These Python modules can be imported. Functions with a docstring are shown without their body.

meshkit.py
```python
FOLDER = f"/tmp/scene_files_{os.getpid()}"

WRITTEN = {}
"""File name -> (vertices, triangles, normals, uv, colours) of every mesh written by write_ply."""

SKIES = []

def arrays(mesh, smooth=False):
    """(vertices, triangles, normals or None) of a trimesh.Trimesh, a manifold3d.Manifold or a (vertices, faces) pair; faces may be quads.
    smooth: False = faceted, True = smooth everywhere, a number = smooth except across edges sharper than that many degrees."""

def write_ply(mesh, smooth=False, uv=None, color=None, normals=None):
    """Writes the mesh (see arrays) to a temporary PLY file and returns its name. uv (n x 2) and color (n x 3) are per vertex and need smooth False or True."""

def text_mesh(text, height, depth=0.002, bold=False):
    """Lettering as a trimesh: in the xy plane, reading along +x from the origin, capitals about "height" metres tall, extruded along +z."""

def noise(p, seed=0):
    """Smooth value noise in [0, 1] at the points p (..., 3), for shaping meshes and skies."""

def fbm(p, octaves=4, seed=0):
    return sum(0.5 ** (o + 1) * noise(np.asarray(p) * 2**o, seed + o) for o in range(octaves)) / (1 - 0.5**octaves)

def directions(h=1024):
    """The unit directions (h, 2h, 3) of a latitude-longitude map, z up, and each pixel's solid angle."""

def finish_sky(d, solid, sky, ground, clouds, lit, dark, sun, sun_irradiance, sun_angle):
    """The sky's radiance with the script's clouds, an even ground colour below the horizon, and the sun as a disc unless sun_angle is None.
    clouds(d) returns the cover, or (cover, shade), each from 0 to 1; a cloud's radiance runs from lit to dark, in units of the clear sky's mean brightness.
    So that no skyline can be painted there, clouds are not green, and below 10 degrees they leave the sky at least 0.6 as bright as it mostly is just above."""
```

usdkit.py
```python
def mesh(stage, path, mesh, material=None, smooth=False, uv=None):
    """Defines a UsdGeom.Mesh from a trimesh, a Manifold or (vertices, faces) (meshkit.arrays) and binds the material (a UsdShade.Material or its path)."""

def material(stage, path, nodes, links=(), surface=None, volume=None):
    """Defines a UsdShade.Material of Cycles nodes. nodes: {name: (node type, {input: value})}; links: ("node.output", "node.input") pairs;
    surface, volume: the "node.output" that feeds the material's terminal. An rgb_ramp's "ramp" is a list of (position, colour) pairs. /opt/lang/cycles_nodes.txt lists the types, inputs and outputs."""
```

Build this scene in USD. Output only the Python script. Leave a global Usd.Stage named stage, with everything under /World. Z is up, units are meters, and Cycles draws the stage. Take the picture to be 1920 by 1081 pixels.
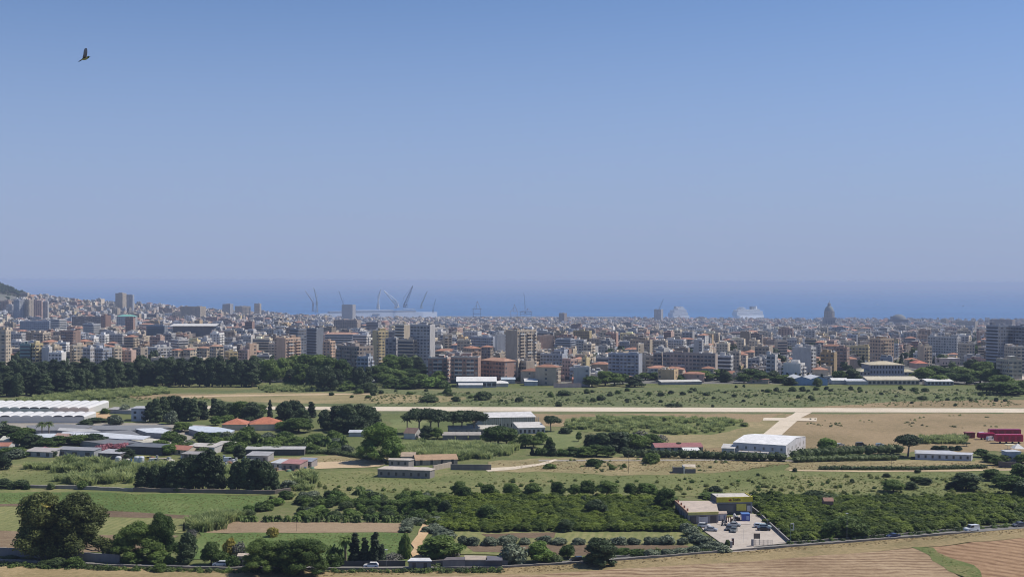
import math, random
import numpy as np
import trimesh, usdkit, meshkit
from shapely.geometry import Polygon, Point
from shapely.prepared import prep
from scipy.interpolate import PchipInterpolator
from pxr import Usd, UsdGeom, UsdLux, UsdShade, Gf, Sdf, Vt

stage = Usd.Stage.CreateInMemory()
UsdGeom.SetStageUpAxis(stage, 'Z')
UsdGeom.Xform.Define(stage, '/World')
stage.SetDefaultPrim(stage.GetPrimAtPath('/World'))
LK = '/World/Looks/'
UsdGeom.Scope.Define(stage, '/World/Looks')

# ---------------------------------------------------------------- camera, sky, sun, exposure
EYE = np.array([0.0, 0.0, 79.0])               # the hillside viewpoint, 79 m above the plain (z = 0)
F, CX, CY, ROW = 2400.0, 960.0, 540.5, 527.0   # focal length in photo pixels, image centre, eye level row
ROLL = 0.0031
pitch = math.atan((CY - ROW) / F)
FWD = np.array([0, math.cos(pitch), -math.sin(pitch)])
up0 = np.array([0, math.sin(pitch), math.cos(pitch)])
RGT = np.array([1, 0, 0]) * math.cos(ROLL) + up0 * math.sin(ROLL)
UP = -np.array([1, 0, 0]) * math.sin(ROLL) + up0 * math.cos(ROLL)
cam = UsdGeom.Camera.Define(stage, '/World/Camera')
cam.CreateHorizontalApertureAttr(36.0)
cam.CreateFocalLengthAttr(36.0 * F / 1920)
cam.CreateClippingRangeAttr(Gf.Vec2f(1.0, 400000.0))
m4 = Gf.Matrix4d(*[float(v) for v in (*RGT, 0, *UP, 0, *(-FWD), 0, *EYE, 1)])
cam.AddTransformOp().Set(m4)
cam.CreateExposureAttr(0.0)

SUN_EL = math.radians(53)
SUN = np.array([0.96, 0.28, 0.0]); SUN /= np.linalg.norm(SUN)
SUN = np.array([SUN[0] * math.cos(SUN_EL), SUN[1] * math.cos(SUN_EL), math.sin(SUN_EL)])
sun = UsdLux.DistantLight.Define(stage, '/World/Sun')
sun.CreateIntensityAttr(1.22); sun.CreateAngleAttr(0.5); sun.CreateNormalizeAttr(True)
sun.CreateColorAttr(Gf.Vec3f(1.0, 0.94, 0.86))
zax = Gf.Vec3d(*map(float, SUN)); rot = Gf.Rotation(Gf.Vec3d(0, 0, 1), zax)
sun.AddTransformOp().Set(Gf.Matrix4d().SetRotate(rot))
sky = UsdLux.DomeLight.Define(stage, '/World/sky')
sky.GetPrim().SetCustomDataByKey('kind', 'structure')
sky_m = usdkit.material(stage, LK + 'sky_look', {
    's': ('sky_texture', dict(sky_type='single_scattering', sun_disc=False, sun_elevation=SUN_EL, sun_rotation=math.atan2(SUN[0], SUN[1]), altitude=0.0, air_density=0.6, aerosol_density=0.2, ozone_density=6.0)),
    'tc': ('texture_coordinate', {}), 'xyz': ('separate_xyz', {}),
    'mr': ('map_range', dict(range_type='smoothstep', from_min=-0.02, from_max=0.28, to_min=1.0, to_max=0.0)),   # summer haze all round the horizon
    'mx': ('mix', dict(mix_type='mix', color2=(2.55, 3.10, 4.60))),
    'b': ('background_shader', dict(strength=0.125))},
    [('tc.generated', 'xyz.vector'), ('xyz.z', 'mr.value'), ('mr.result', 'mx.fac'), ('s.color', 'mx.color1'), ('mx.color', 'b.color')], surface='b.background')
UsdShade.MaterialBindingAPI.Apply(sky.GetPrim()).Bind(sky_m)

HAZE = 6.8e-5
haze_m = usdkit.material(stage, LK + 'haze_look', {'v': ('principled_volume', dict(color=(0.60, 0.72, 0.97), density=HAZE, anisotropy=0.0))}, [], volume='v.volume')

# ---------------------------------------------------------------- helpers
_names = {}
def numbered(name, parent='/World'):
    k = (parent, name)
    n = _names.get(k, -1) + 1
    _names[k] = n
    return f'{parent}/{name}' if n == 0 else f'{parent}/{name}_{n:03d}'

THINGS = []   # (prim, photo x, photo y, label or description, group) for the labels that are worked out at the end
def data(prim, label=None, cat=None, group=None, kind=None):
    for k, v in (('label', label), ('category', cat), ('group', group), ('kind', kind)):
        if v: prim.SetCustomDataByKey(k, v)
    return prim

def put(name, mesh, mat, parent='/World', smooth=False, col=None, **kw):
    """One Mesh prim. col: per-vertex colours for the paint materials."""
    path = numbered(name, parent if isinstance(parent, str) else str(parent.GetPath()))
    if col is not None:
        v, f, _ = meshkit.arrays(mesh); u, inv = np.unique(f, return_inverse=True); v, f, col = v[u], inv.reshape(f.shape), np.asarray(col)[u]
        if smooth and smooth is not True: tm = trimesh.Trimesh(v, f, process=False); sv_, sf_, sn_ = meshkit.arrays(tm, smooth); col = np.repeat(col[:1], len(sv_), 0) if len(sv_) != len(v) else col
        mesh = (v, f)
    m = usdkit.mesh(stage, path, mesh, M[mat] if isinstance(mat, str) else mat, smooth=smooth)
    if col is not None:
        UsdGeom.PrimvarsAPI(m).CreatePrimvar('tone', Sdf.ValueTypeNames.Color3fArray, 'vertex').Set(Vt.Vec3fArray.FromNumpy(np.asarray(col, np.float32)))
    data(m.GetPrim(), **kw)
    return m.GetPrim()

def thing(name, loc, rz=0.0, label=None, cat=None, group=None, scale=None, kind=None):
    x = UsdGeom.Xform.Define(stage, numbered(name))
    x.AddTranslateOp().Set(Gf.Vec3d(*map(float, loc)))
    if rz: x.AddRotateZOp().Set(math.degrees(rz))
    if scale is not None: x.AddScaleOp().Set(Gf.Vec3f(*map(float, scale)))
    return data(x.GetPrim(), label, cat, group, kind)

CLS = stage.CreateClassPrim('/World/Prototypes')
def copy_of(proto, name, loc, rz=0.0, scale=None, **kw):
    p = thing(name, loc, rz, scale=scale, **kw)
    p.GetReferences().AddInternalReference(f'/World/Prototypes/{proto}')
    p.SetInstanceable(True)
    return p

_prof = PchipInterpolator([-500, 0, 300, 950, 1000, 1200, 1500, 2000, 3000, 4000, 5000, 6000, 6450, 6620, 9000],
                          [0, 0, 0, 0, -0.5, -3.5, -9.9, -22.8, -50.8, -76.7, -98.6, -114.5, -120.6, -127.0, -132.0])
SEA_Z = -124.0
def sstep(a, b, x):
    t = np.clip((x - a) / (b - a), 0, 1); return t * t * (3 - 2 * t)
def terrain(x, y):
    x, y = np.asarray(x, float), np.asarray(y, float)
    z = _prof(np.clip(y, -500, 9000))
    px = 960 + F * x / np.maximum(y, 3500.0)
    lift = np.interp(px, [-900, -100, 0, 30, 60, 110, 300, 490, 620], [300, 195, 152, 128, 102, 80, 50, 22, 0])
    return z + lift * sstep(2700, 4700, y) * (1 - sstep(5500, 6400, y))
def ray(px, py):
    return FWD + RGT * (px - CX) / F - UP * (py - CY) / F
def G(px, py, z=None):
    """The ground point seen at a photo pixel."""
    d = ray(px, py)
    if z is not None or py > 730:
        t = ((z or 0.0) - EYE[2]) / d[2]
        p = EYE + d * t
        if z is not None or p[1] < 940: return p
    t = np.linspace(800, 9000, 3000)
    P = EYE[None] + d[None] * t[:, None] / d[1]
    below = np.nonzero(P[:, 2] <= terrain(P[:, 0], P[:, 1]))[0]
    i = below[0] if len(below) else -1
    p = P[i].copy(); p[2] = terrain(p[0], p[1])
    return p
def at(px, py, D):
    d = ray(px, py); return EYE + d * (D / d[1])
def pix(p):
    v = np.asarray(p, float) - EYE
    c = v @ FWD
    return CX + F * (v @ RGT) / c, CY - F * (v @ UP) / c
def size(px_len, p):
    return px_len * p[1] / F
rng = np.random.default_rng(7)

# ---------------------------------------------------------------- materials
M = {}
def plain(name, c, rough=0.8, vary=0.15, scale=1.5, spec=0.3, metallic=0.0):
    a = tuple(max(0, v * (1 - vary)) for v in c); b = tuple(min(1, v * (1 + vary)) for v in c)
    M[name] = usdkit.material(stage, LK + name, {
        'g': ('geometry', {}), 'n': ('noise_texture', dict(scale=scale, detail=4, roughness=0.65)),
        'r': ('rgb_ramp', dict(ramp=[(0.3, a), (0.7, b)])),
        'p': ('principled_bsdf', dict(roughness=rough, specular_ior_level=spec, metallic=metallic))},
        [('g.position', 'n.vector'), ('n.fac', 'r.fac'), ('r.color', 'p.base_color')], surface='p.BSDF')
    return M[name]

def field(name, cols, big=0.02, small=0.35, rows=None, row_col=None, row_amt=0.5, bump=0.5):
    """Ground cover: three tones by noise at two scales, with optional plough or crop rows (direction in radians, spacing in metres)."""
    nodes = {'g': ('geometry', {}),
             'mp': ('mapping', dict(scale=(1.0, 1.0, 1.0))),
             'n1': ('noise_texture', dict(scale=big, detail=5, roughness=0.6, distortion=0.6)),
             'n2': ('noise_texture', dict(scale=small, detail=6, roughness=0.75)),
             'mx': ('math', dict(math_type='multiply_add', value2=0.5, value3=-0.03)),
             'm2': ('math', dict(math_type='multiply_add', value2=0.56)),
             'r': ('rgb_ramp', dict(ramp=[(0.30, cols[0]), (0.5, cols[1]), (0.70, cols[2])])),
             'bp': ('bump', dict(strength=bump, distance=0.4)),
             'p': ('principled_bsdf', dict(roughness=0.95, specular_ior_level=0.1))}
    links = [('g.position', 'n1.vector'), ('g.position', 'n2.vector'), ('n1.fac', 'mx.value1'), ('n2.fac', 'm2.value1'), ('mx.value', 'm2.value3'),
             ('m2.value', 'r.fac'), ('n2.fac', 'bp.height'), ('bp.normal', 'p.normal')]
    out = 'r.color'
    if rows:
        nodes['rm'] = ('mapping', dict(rotation=(0, 0, -rows[0]), scale=(1, 1, 1)))
        nodes['sx'] = ('separate_xyz', {})
        nodes['dn'] = ('noise_texture', dict(scale=0.08, detail=4))
        nodes['ph'] = ('math', dict(math_type='multiply_add', value2=2 * math.pi / rows[1]))
        nodes['dv'] = ('math', dict(math_type='multiply', value2=rows[2] if len(rows) > 2 else 3.0))
        nodes['sn'] = ('math', dict(math_type='sine'))
        nodes['mr'] = ('map_range', dict(from_min=-0.6, from_max=1.0, to_min=0.0, to_max=row_amt, clamp=True))
        nodes['jn'] = ('noise_texture', dict(scale=0.12, detail=5, roughness=0.7))
        nodes['jm'] = ('math', dict(math_type='multiply'))
        nodes['jr'] = ('map_range', dict(from_min=0.35, from_max=0.6, to_min=0.1, to_max=1.0, clamp=True))
        nodes['mixr'] = ('mix', dict(mix_type='mix', color2=row_col or cols[0]))
        links += [('g.position', 'rm.vector'), ('rm.vector', 'sx.vector'), ('sx.y', 'ph.value1'), ('g.position', 'dn.vector'), ('dn.fac', 'dv.value1'), ('dv.value', 'ph.value3'),
                  ('ph.value', 'sn.value1'), ('sn.value', 'mr.value'), ('g.position', 'jn.vector'), ('jn.fac', 'jr.value'), ('jr.result', 'jm.value1'), ('mr.result', 'jm.value2'),
                  ('jm.value', 'mixr.fac'), ('r.color', 'mixr.color1')]
        out = 'mixr.color'
    links.append((out, 'p.base_color'))
    M[name] = usdkit.material(stage, LK + name, nodes, links, surface='p.BSDF')

def leaf(name, dark, light, trans=0.22, scale=0.5, odd=None):
    """Foliage: dark and light tones by noise, shifted for each plant, with light passing through."""
    nodes = {'g': ('geometry', {}), 'o': ('object_info', {}), 'n': ('noise_texture', dict(scale=scale, detail=3, roughness=0.7)),
             'ad': ('math', dict(math_type='multiply_add', value2=0.35)), 'sb': ('math', dict(math_type='subtract', value2=0.17)),
             'r': ('rgb_ramp', dict(ramp=[(0.30, dark), (0.72, light)])),
             'd': ('principled_bsdf', dict(roughness=0.6, specular_ior_level=0.25)), 't': ('translucent_bsdf', {}), 'm': ('mix_closure', dict(fac=trans))}
    links = [('g.position', 'n.vector'), ('o.random', 'ad.value1'), ('n.fac', 'ad.value3'), ('ad.value', 'sb.value1'), ('sb.value', 'r.fac'),
             ('r.color', 'd.base_color'), ('r.color', 't.color'), ('d.BSDF', 'm.closure1'), ('t.BSDF', 'm.closure2')]
    M[name] = usdkit.material(stage, LK + name, nodes, links, surface='m.closure')

def paint(name, rough=0.85, grime=0.25, spec=0.25):
    """Colour from the mesh's own 'tone' values, weathered by noise."""
    M[name] = usdkit.material(stage, LK + name, {
        'a': ('attribute', dict(attribute='tone')), 'g': ('geometry', {}),
        'mp': ('mapping', dict(scale=(1.0, 1.0, 0.25))), 'n': ('noise_texture', dict(scale=0.5, detail=4, roughness=0.7)),
        'mr': ('map_range', dict(from_min=0.3, from_max=0.75, to_min=1.0 - grime, to_max=1.06, clamp=True)),
        'cc': ('combine_xyz', {}), 'm': ('mix', dict(mix_type='multiply', fac=1.0)),
        'p': ('principled_bsdf', dict(roughness=rough, specular_ior_level=spec))},
        [('g.position', 'mp.vector'), ('mp.vector', 'n.vector'), ('n.fac', 'mr.value'), ('mr.result', 'cc.x'), ('mr.result', 'cc.y'), ('mr.result', 'cc.z'),
         ('a.color', 'm.color1'), ('cc.vector', 'm.color2'), ('m.color', 'p.base_color')], surface='p.BSDF')
# ---------------------------------------------------------------- sky haze, sea, land
def grid_mesh(xs, ys, fz):
    X, Y = np.meshgrid(xs, ys)
    V = np.stack([X, Y, fz(X, Y)], -1).reshape(-1, 3)
    n, k = len(xs), len(ys)
    i = (np.arange(k - 1)[:, None] * n + np.arange(n - 1)[None]).ravel()
    Fc = np.stack([i, i + 1, i + n + 1, i + n], 1)
    return V, Fc

M['haze'] = haze_m
hb = trimesh.creation.box([240000, 240400, 88.0 + 134.0])
hb.apply_translation([0, 119000, (88.0 - 134.0) / 2])
put('haze', hb, 'haze', kind='stuff', label='pale summer haze over plain, city and sea')

M['sea_water'] = usdkit.material(stage, LK + 'sea_water', {
    'g': ('geometry', {}), 'mp': ('mapping', dict(scale=(0.0006, 0.0020, 1.0))), 'n': ('noise_texture', dict(scale=1.0, detail=5, roughness=0.6)),
    'n2': ('noise_texture', dict(scale=0.06, detail=4)), 'bp': ('bump', dict(strength=0.5, distance=2.0)),
    'r': ('rgb_ramp', dict(ramp=[(0.35, (0.024, 0.105, 0.265)), (0.65, (0.050, 0.170, 0.365))])),
    'p': ('principled_bsdf', dict(roughness=0.45, specular_ior_level=0.25))},
    [('g.position', 'mp.vector'), ('mp.vector', 'n.vector'), ('n.fac', 'r.fac'), ('r.color', 'p.base_color'), ('g.position', 'n2.vector'), ('n2.fac', 'bp.height'), ('bp.normal', 'p.normal')], surface='p.BSDF')
sv, sf = grid_mesh(np.linspace(-110000, 110000, 23), np.array([5200, 8000, 16000, 40000, 110000, 220000.0]), lambda x, y: np.full_like(x, SEA_Z))
put('sea', (sv, sf), 'sea_water', kind='structure', label='calm blue sea reaching the hazy horizon')

field('scrub_ground', [(0.075, 0.105, 0.035), (0.125, 0.145, 0.055), (0.235, 0.195, 0.110)], big=0.012, small=0.30)
field('city_ground', [(0.10, 0.10, 0.095), (0.17, 0.165, 0.15), (0.07, 0.09, 0.045)], big=0.01, small=0.05)
xs = np.concatenate([np.linspace(-7000, -1500, 56)[:-1], np.linspace(-1500, 1500, 61), np.linspace(1500, 7000, 56)[1:]])
tv, tf = grid_mesh(xs, np.linspace(-500, 1000, 16), lambda x, y: terrain(x, y))
put('ground', (tv, tf), 'scrub_ground', smooth=True, kind='structure', label='flat dry green plain of fields and scrub below the city')
tv, tf = grid_mesh(xs, np.linspace(1000, 6900, 119), lambda x, y: terrain(x, y))
put('terrain', (tv, tf), 'city_ground', smooth=True, kind='structure', label='ground sloping down under the city to the sea')
# ---------------------------------------------------------------- plants
leaf('leaf_pine', (0.027, 0.048, 0.020), (0.095, 0.135, 0.056), 0.26)
leaf('leaf_cypress', (0.020, 0.034, 0.018), (0.062, 0.090, 0.044), 0.12)
leaf('leaf_broad', (0.048, 0.090, 0.022), (0.190, 0.265, 0.066), 0.42)
leaf('leaf_bright', (0.070, 0.125, 0.026), (0.200, 0.300, 0.065), 0.34)
leaf('leaf_euca', (0.070, 0.092, 0.028), (0.240, 0.275, 0.092), 0.44)
leaf('leaf_yellow', (0.180, 0.160, 0.030), (0.400, 0.330, 0.070))
leaf('leaf_olive', (0.080, 0.105, 0.066), (0.210, 0.245, 0.155), 0.1)
leaf('leaf_citrus', (0.050, 0.086, 0.013), (0.205, 0.265, 0.040), 0.40, scale=0.09)
leaf('leaf_reed', (0.150, 0.205, 0.075), (0.430, 0.480, 0.200), 0.45, scale=0.12)
leaf('leaf_shrub', (0.042, 0.068, 0.026), (0.140, 0.185, 0.065), 0.34)
leaf('leaf_weed', (0.160, 0.195, 0.062), (0.330, 0.345, 0.130), 0.55, scale=0.05)
leaf('leaf_dry', (0.230, 0.180, 0.085), (0.460, 0.350, 0.190), 0.45, scale=0.12)
leaf('leaf_pink', (0.260, 0.090, 0.110), (0.520, 0.240, 0.280), 0.2)
leaf('leaf_grey', (0.090, 0.092, 0.080), (0.230, 0.220, 0.185), 0.1)
plain('bark', (0.10, 0.075, 0.055), 0.95, 0.3, 3.0)
plain('pale_bark', (0.22, 0.18, 0.14), 0.95, 0.25, 2.0)

def leaves(pts, nrm, size, r, long=1.0, jitter=0.55):
    """A small folded leaf spray (two triangles) at each point."""
    n = len(pts)
    nn = nrm + r.normal(0, jitter, (n, 3)); nn /= np.linalg.norm(nn, axis=1, keepdims=True)
    t = r.normal(0, 1, (n, 3)); t -= nn * (t * nn).sum(1, keepdims=True); t /= np.linalg.norm(t, axis=1, keepdims=True)
    b = np.cross(nn, t)
    s = size * r.uniform(0.6, 1.35, (n, 1))
    V = np.stack([pts - t * s * long, pts + b * s * 0.7, pts + t * s * long + nn * s * 0.2, pts - b * s * 0.7 + nn * s * 0.15], 1).reshape(-1, 3)
    i = np.arange(n)[:, None] * 4
    Fc = np.concatenate([i + [0, 1, 2], i + [0, 2, 3]], 1).reshape(-1, 3)
    return trimesh.Trimesh(V, Fc, process=False)

def crown(lobes, n, size, seed, core=0.80, flat=0.0, long=1.0, under=0.25):
    """Leaf sprays over overlapping lobes [(centre, radii)], with a rough dark core in each."""
    r = np.random.default_rng(seed)
    C = np.array([l[0] for l in lobes], float); R = np.array([l[1] for l in lobes], float)
    area = (R[:, 0] * R[:, 1] + R[:, 1] * R[:, 2] + R[:, 0] * R[:, 2]); k = r.choice(len(C), n * 2, p=area / area.sum())
    d = r.normal(0, 1, (n * 2, 3)); d /= np.linalg.norm(d, axis=1, keepdims=True)
    keep = r.uniform(0, 1, n * 2) < np.where(d[:, 2] < -0.1, under, 1.0)
    k, d = k[keep], d[keep]
    p = C[k] + d * R[k] * r.uniform(0.74, 1.20, (len(k), 1))
    inside = np.zeros(len(p), bool)
    for c, q in zip(C, R):
        inside |= (((p - c) / q) ** 2).sum(1) < 0.60
    p, d, k = p[~inside][:n], d[~inside][:n], k[~inside][:n]
    nr = d / R[k]; nr /= np.linalg.norm(nr, axis=1, keepdims=True); nr[:, 2] += flat
    parts = [leaves(p, nr, size, r, long)]
    for c, q in zip(C, R):
        s = trimesh.creation.icosphere(1)
        v = s.vertices * (q * core) * (1 + r.normal(0, 0.10, (len(s.vertices), 1)))
        parts.append(trimesh.Trimesh(v + c, s.faces, process=False))
    return trimesh.util.concatenate(parts)

def tube(a, b, r0, r1, sides=6):
    a, b = np.asarray(a, float), np.asarray(b, float)
    w = b - a; w = w / np.linalg.norm(w); u = np.cross(w, [0.31, 0.2, 0.93] if abs(w[2]) < 0.9 else [1, 0, 0]); u /= np.linalg.norm(u); v = np.cross(w, u)
    an = np.arange(sides) * 2 * math.pi / sides
    ring = np.cos(an)[:, None] * u + np.sin(an)[:, None] * v
    V = np.concatenate([a + ring * r0, b + ring * r1, [a], [b]])
    i = np.arange(sides); j = (i + 1) % sides
    Fc = np.concatenate([np.stack([i, j, j + sides], 1), np.stack([i, j + sides, i + sides], 1), np.stack([j, i, i * 0 + 2 * sides], 1), np.stack([i + sides, j + sides, i * 0 + 2 * sides + 1], 1)])
    return trimesh.Trimesh(V, Fc, process=False)

def trunk_of(lobes, h0, r0, seed=0, lean=0.0):
    fork = np.array([lean, 0, h0]); parts = [tube([0, 0, -0.3], fork, r0 * 1.25, r0 * 0.8, 8)]
    for c, q in lobes[:7]:
        e = np.array(c) * [0.9, 0.9, 1.0]
        mid = fork * 0.45 + e * 0.55 + [0, 0, -0.15 * abs(e[0])]
        parts += [tube(fork - [0, 0, 0.2], mid, r0 * 0.6, r0 * 0.35, 5), tube(mid, e, r0 * 0.35, r0 * 0.12, 5)]
    return trimesh.util.concatenate(parts)

PROTO = {}   # kind -> list of (prototype name, height, width, category)
def proto(kind, name, cat, leafmat, mesh, trunk=None, barkmat='bark', leafname='crown'):
    path = f'/World/Prototypes/{name}'
    UsdGeom.Xform.Define(stage, path)
    usdkit.mesh(stage, f'{path}/{leafname}', mesh, M[leafmat])
    if trunk is not None: usdkit.mesh(stage, f'{path}/trunk', trunk, M[barkmat], smooth=50)
    b = np.percentile(mesh.vertices, [2, 98], axis=0)
    PROTO.setdefault(kind, []).append((name, float(mesh.vertices[:, 2].max()), float((b[1] - b[0])[:2].mean()) * 1.04, cat))

def lobeset(seed, n, h0, h1, rad, r0, r1, zpow=1.0, shape=lambda t: 1.0, squash=0.8):
    r = np.random.default_rng(seed); L = []
    for i in range(n):
        t = ((i + r.uniform(0.1, 0.9)) / n) ** zpow; a = r.uniform(0, 2 * math.pi) if i else 0; a = i * 2.4 + r.uniform(-0.5, 0.5)
        q = r.uniform(r0, r1); d = rad * shape(t) * r.uniform(0.45, 1.0)
        L.append(((d * math.cos(a), d * math.sin(a), h0 + (h1 - h0) * t), (q, q * r.uniform(0.85, 1.15), q * squash * r.uniform(0.85, 1.15))))
    return L
dome = lambda t: math.sqrt(max(0.05, 1 - (1.15 * t - 0.15) ** 2))
cone = lambda t: 1.03 - t * 0.95
for i in range(3):
    L = lobeset(11 + i, 15, 2.8, 8.3, 3.3, 1.3, 2.1, shape=dome); proto('broad', f'broad_tree_{i}', 'tree', 'leaf_broad', crown(L, 3200, 0.34, i), trunk_of(L, 2.4, 0.28))
    L = lobeset(21 + i, 15, 2.4, 8.6, 3.3, 1.3, 2.1, shape=dome); proto('bright', f'bright_tree_{i}', 'tree', 'leaf_bright', crown(L, 3200, 0.36, 30 + i), trunk_of(L, 2.2, 0.28))
    L = lobeset(31 + i, 18, 1.2, 11.2, 2.7, 0.9, 1.7, shape=cone, squash=0.75); proto('pine', f'pine_tree_{i}', 'pine', 'leaf_pine', crown(L, 3000, 0.32, 60 + i, flat=0.4), trunk_of(L[:5], 3.0, 0.26))
    L = lobeset(41 + i, 15, 0.9, 9.0, 2.6, 1.0, 1.9, shape=dome, squash=1.0); proto('bulky', f'bulky_pine_{i}', 'pine', 'leaf_pine', crown(L, 3000, 0.34, 90 + i), trunk_of(L[:5], 2.0, 0.28))
for i in range(2):
    L = [((0.15 * math.sin(3 * k), 0.15 * math.cos(5 * k), 1.2 + k * 1.15), (0.95 * (1 - 0.075 * k), 0.95 * (1 - 0.075 * k), 1.1)) for k in range(10)]
    proto('cypress', f'cypress_{i}', 'cypress', 'leaf_cypress', crown(L, 1700, 0.24, 120 + i, long=1.4), tube([0, 0, -0.2], [0, 0, 1.2], 0.2, 0.16))
    L = lobeset(51 + i, 15, 6.9, 9.3, 3.6, 1.5, 2.1, shape=lambda t: 1.1 - 0.7 * t, squash=0.75); proto('umbrella', f'umbrella_pine_{i}', 'umbrella pine', 'leaf_pine', crown(L, 2600, 0.32, 140 + i, under=0.6), trunk_of(L, 5.0, 0.26, lean=0.4), 'pale_bark')
    L = lobeset(61 + i, 9, 0.6, 2.3, 1.25, 0.7, 1.1, shape=dome); proto('shrub', f'shrub_{i}', 'shrub', 'leaf_shrub', crown(L, 800, 0.24, 160 + i, under=0.8)); proto('olive', f'olive_bush_{i}', 'olive tree', 'leaf_olive', crown(L, 1200, 0.22, 170 + i, under=0.8), tube([0, 0, -0.2], [0, 0, 0.9], 0.15, 0.1))
    proto('greenbush', f'green_bush_{i}', 'bush', 'leaf_broad', crown(L, 1100, 0.24, 175 + i, under=0.8)); proto('brightbush', f'bright_bush_{i}', 'bush', 'leaf_bright', crown(L, 1100, 0.26, 178 + i, under=0.8))
    proto('pinkbush', f'pink_bush_{i}', 'oleander', 'leaf_pink', crown(L, 1100, 0.22, 190 + i, under=0.8)); proto('yellowbush', f'yellow_bush_{i}', 'bush', 'leaf_yellow', crown(L, 900, 0.22, 195 + i, core=0.4, under=0.8))
    proto('bare', f'bare_bush_{i}', 'bush', 'leaf_grey', crown(L, 700, 0.20, 197 + i, core=0.35, under=0.8), tube([0, 0, -0.2], [0, 0, 0.9], 0.12, 0.08))
for i in range(4):
    L = lobeset(71 + i, 8, 0.9, 2.5, 1.45, 0.75, 1.1, shape=dome); proto('citrus', f'citrus_tree_{i}', 'citrus tree', 'leaf_citrus', crown(L, 640, 0.30, 200 + i, under=0.5, flat=0.6), tube([0, 0, -0.2], [0, 0, 1.0], 0.14, 0.1))
for i in range(2):
    L = lobeset(81 + i, 52, 3.0, 20.6, 6.4, 1.0, 2.5, shape=lambda t: (0.75 + 0.3 * math.sin(9 * t + i * 2)) * (dome(t) * 0.55 + (1 - t) * 0.5) + 0.08, squash=1.35)
    proto('euca', f'eucalyptus_{i}', 'eucalyptus', 'leaf_euca', crown(L, 15000, 0.27, 210 + i, core=0.68, long=1.5), trunk_of(L, 4.5, 0.5), 'pale_bark')
    if i == 0: usdkit.mesh(stage, '/World/Prototypes/eucalyptus_0/yellow_foliage', crown([((0.4, 0.5, 20.0), (2.3, 2.3, 1.6)), ((-1.4, -.6, 19.2), (1.8, 1.8, 1.4)), ((1.6, -1.0, 18.8), (1.7, 1.7, 1.3))], 900, 0.27, 333), M['leaf_yellow'])
    L = lobeset(86 + i, 40, 2.6, 17.4, 6.8, 1.2, 2.7, shape=lambda t: (0.85 + 0.2 * math.sin(8 * t + i)) * dome(t) + 0.05, squash=0.95)
    proto('bigbroad', f'big_broad_{i}', 'tree', 'leaf_broad', crown(L, 14000, 0.27, 212 + i, core=0.72), trunk_of(L, 3.5, 0.5)); proto('bigbright', f'big_bright_{i}', 'tree', 'leaf_bright', crown(L, 12000, 0.32, 214 + i, core=0.72), trunk_of(L, 3.5, 0.5))

def frond_blades(n, ln, droop, w, base, r, up=0.9):
    parts = []
    for k in range(n):
        a = r.uniform(0, 2 * math.pi); e = r.uniform(-0.15, up); d = np.array([math.cos(a), math.sin(a), 0])
        l = ln * r.uniform(0.8, 1.1); s = np.linspace(0, 1, 6)
        c = np.array(base) + np.outer(s * l * math.cos(e), d) + np.outer(s * l * math.sin(e) - droop * l * s ** 2, [0, 0, 1])
        side = np.array([-d[1], d[0], 0]); ww = w * np.sin(np.pi * (0.08 + 0.92 * s) ** 0.8) + 0.03
        for sg in (-1, 1):
            o = c + np.outer(ww * sg, side) - np.outer(ww * 0.45, [0, 0, 1])
            V = np.concatenate([c, o]); i = np.arange(5)
            parts.append(trimesh.Trimesh(V, np.concatenate([np.stack([i, i + 1, i + 7], 1), np.stack([i, i + 7, i + 6], 1)]), process=False))
    return trimesh.util.concatenate(parts)
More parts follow.
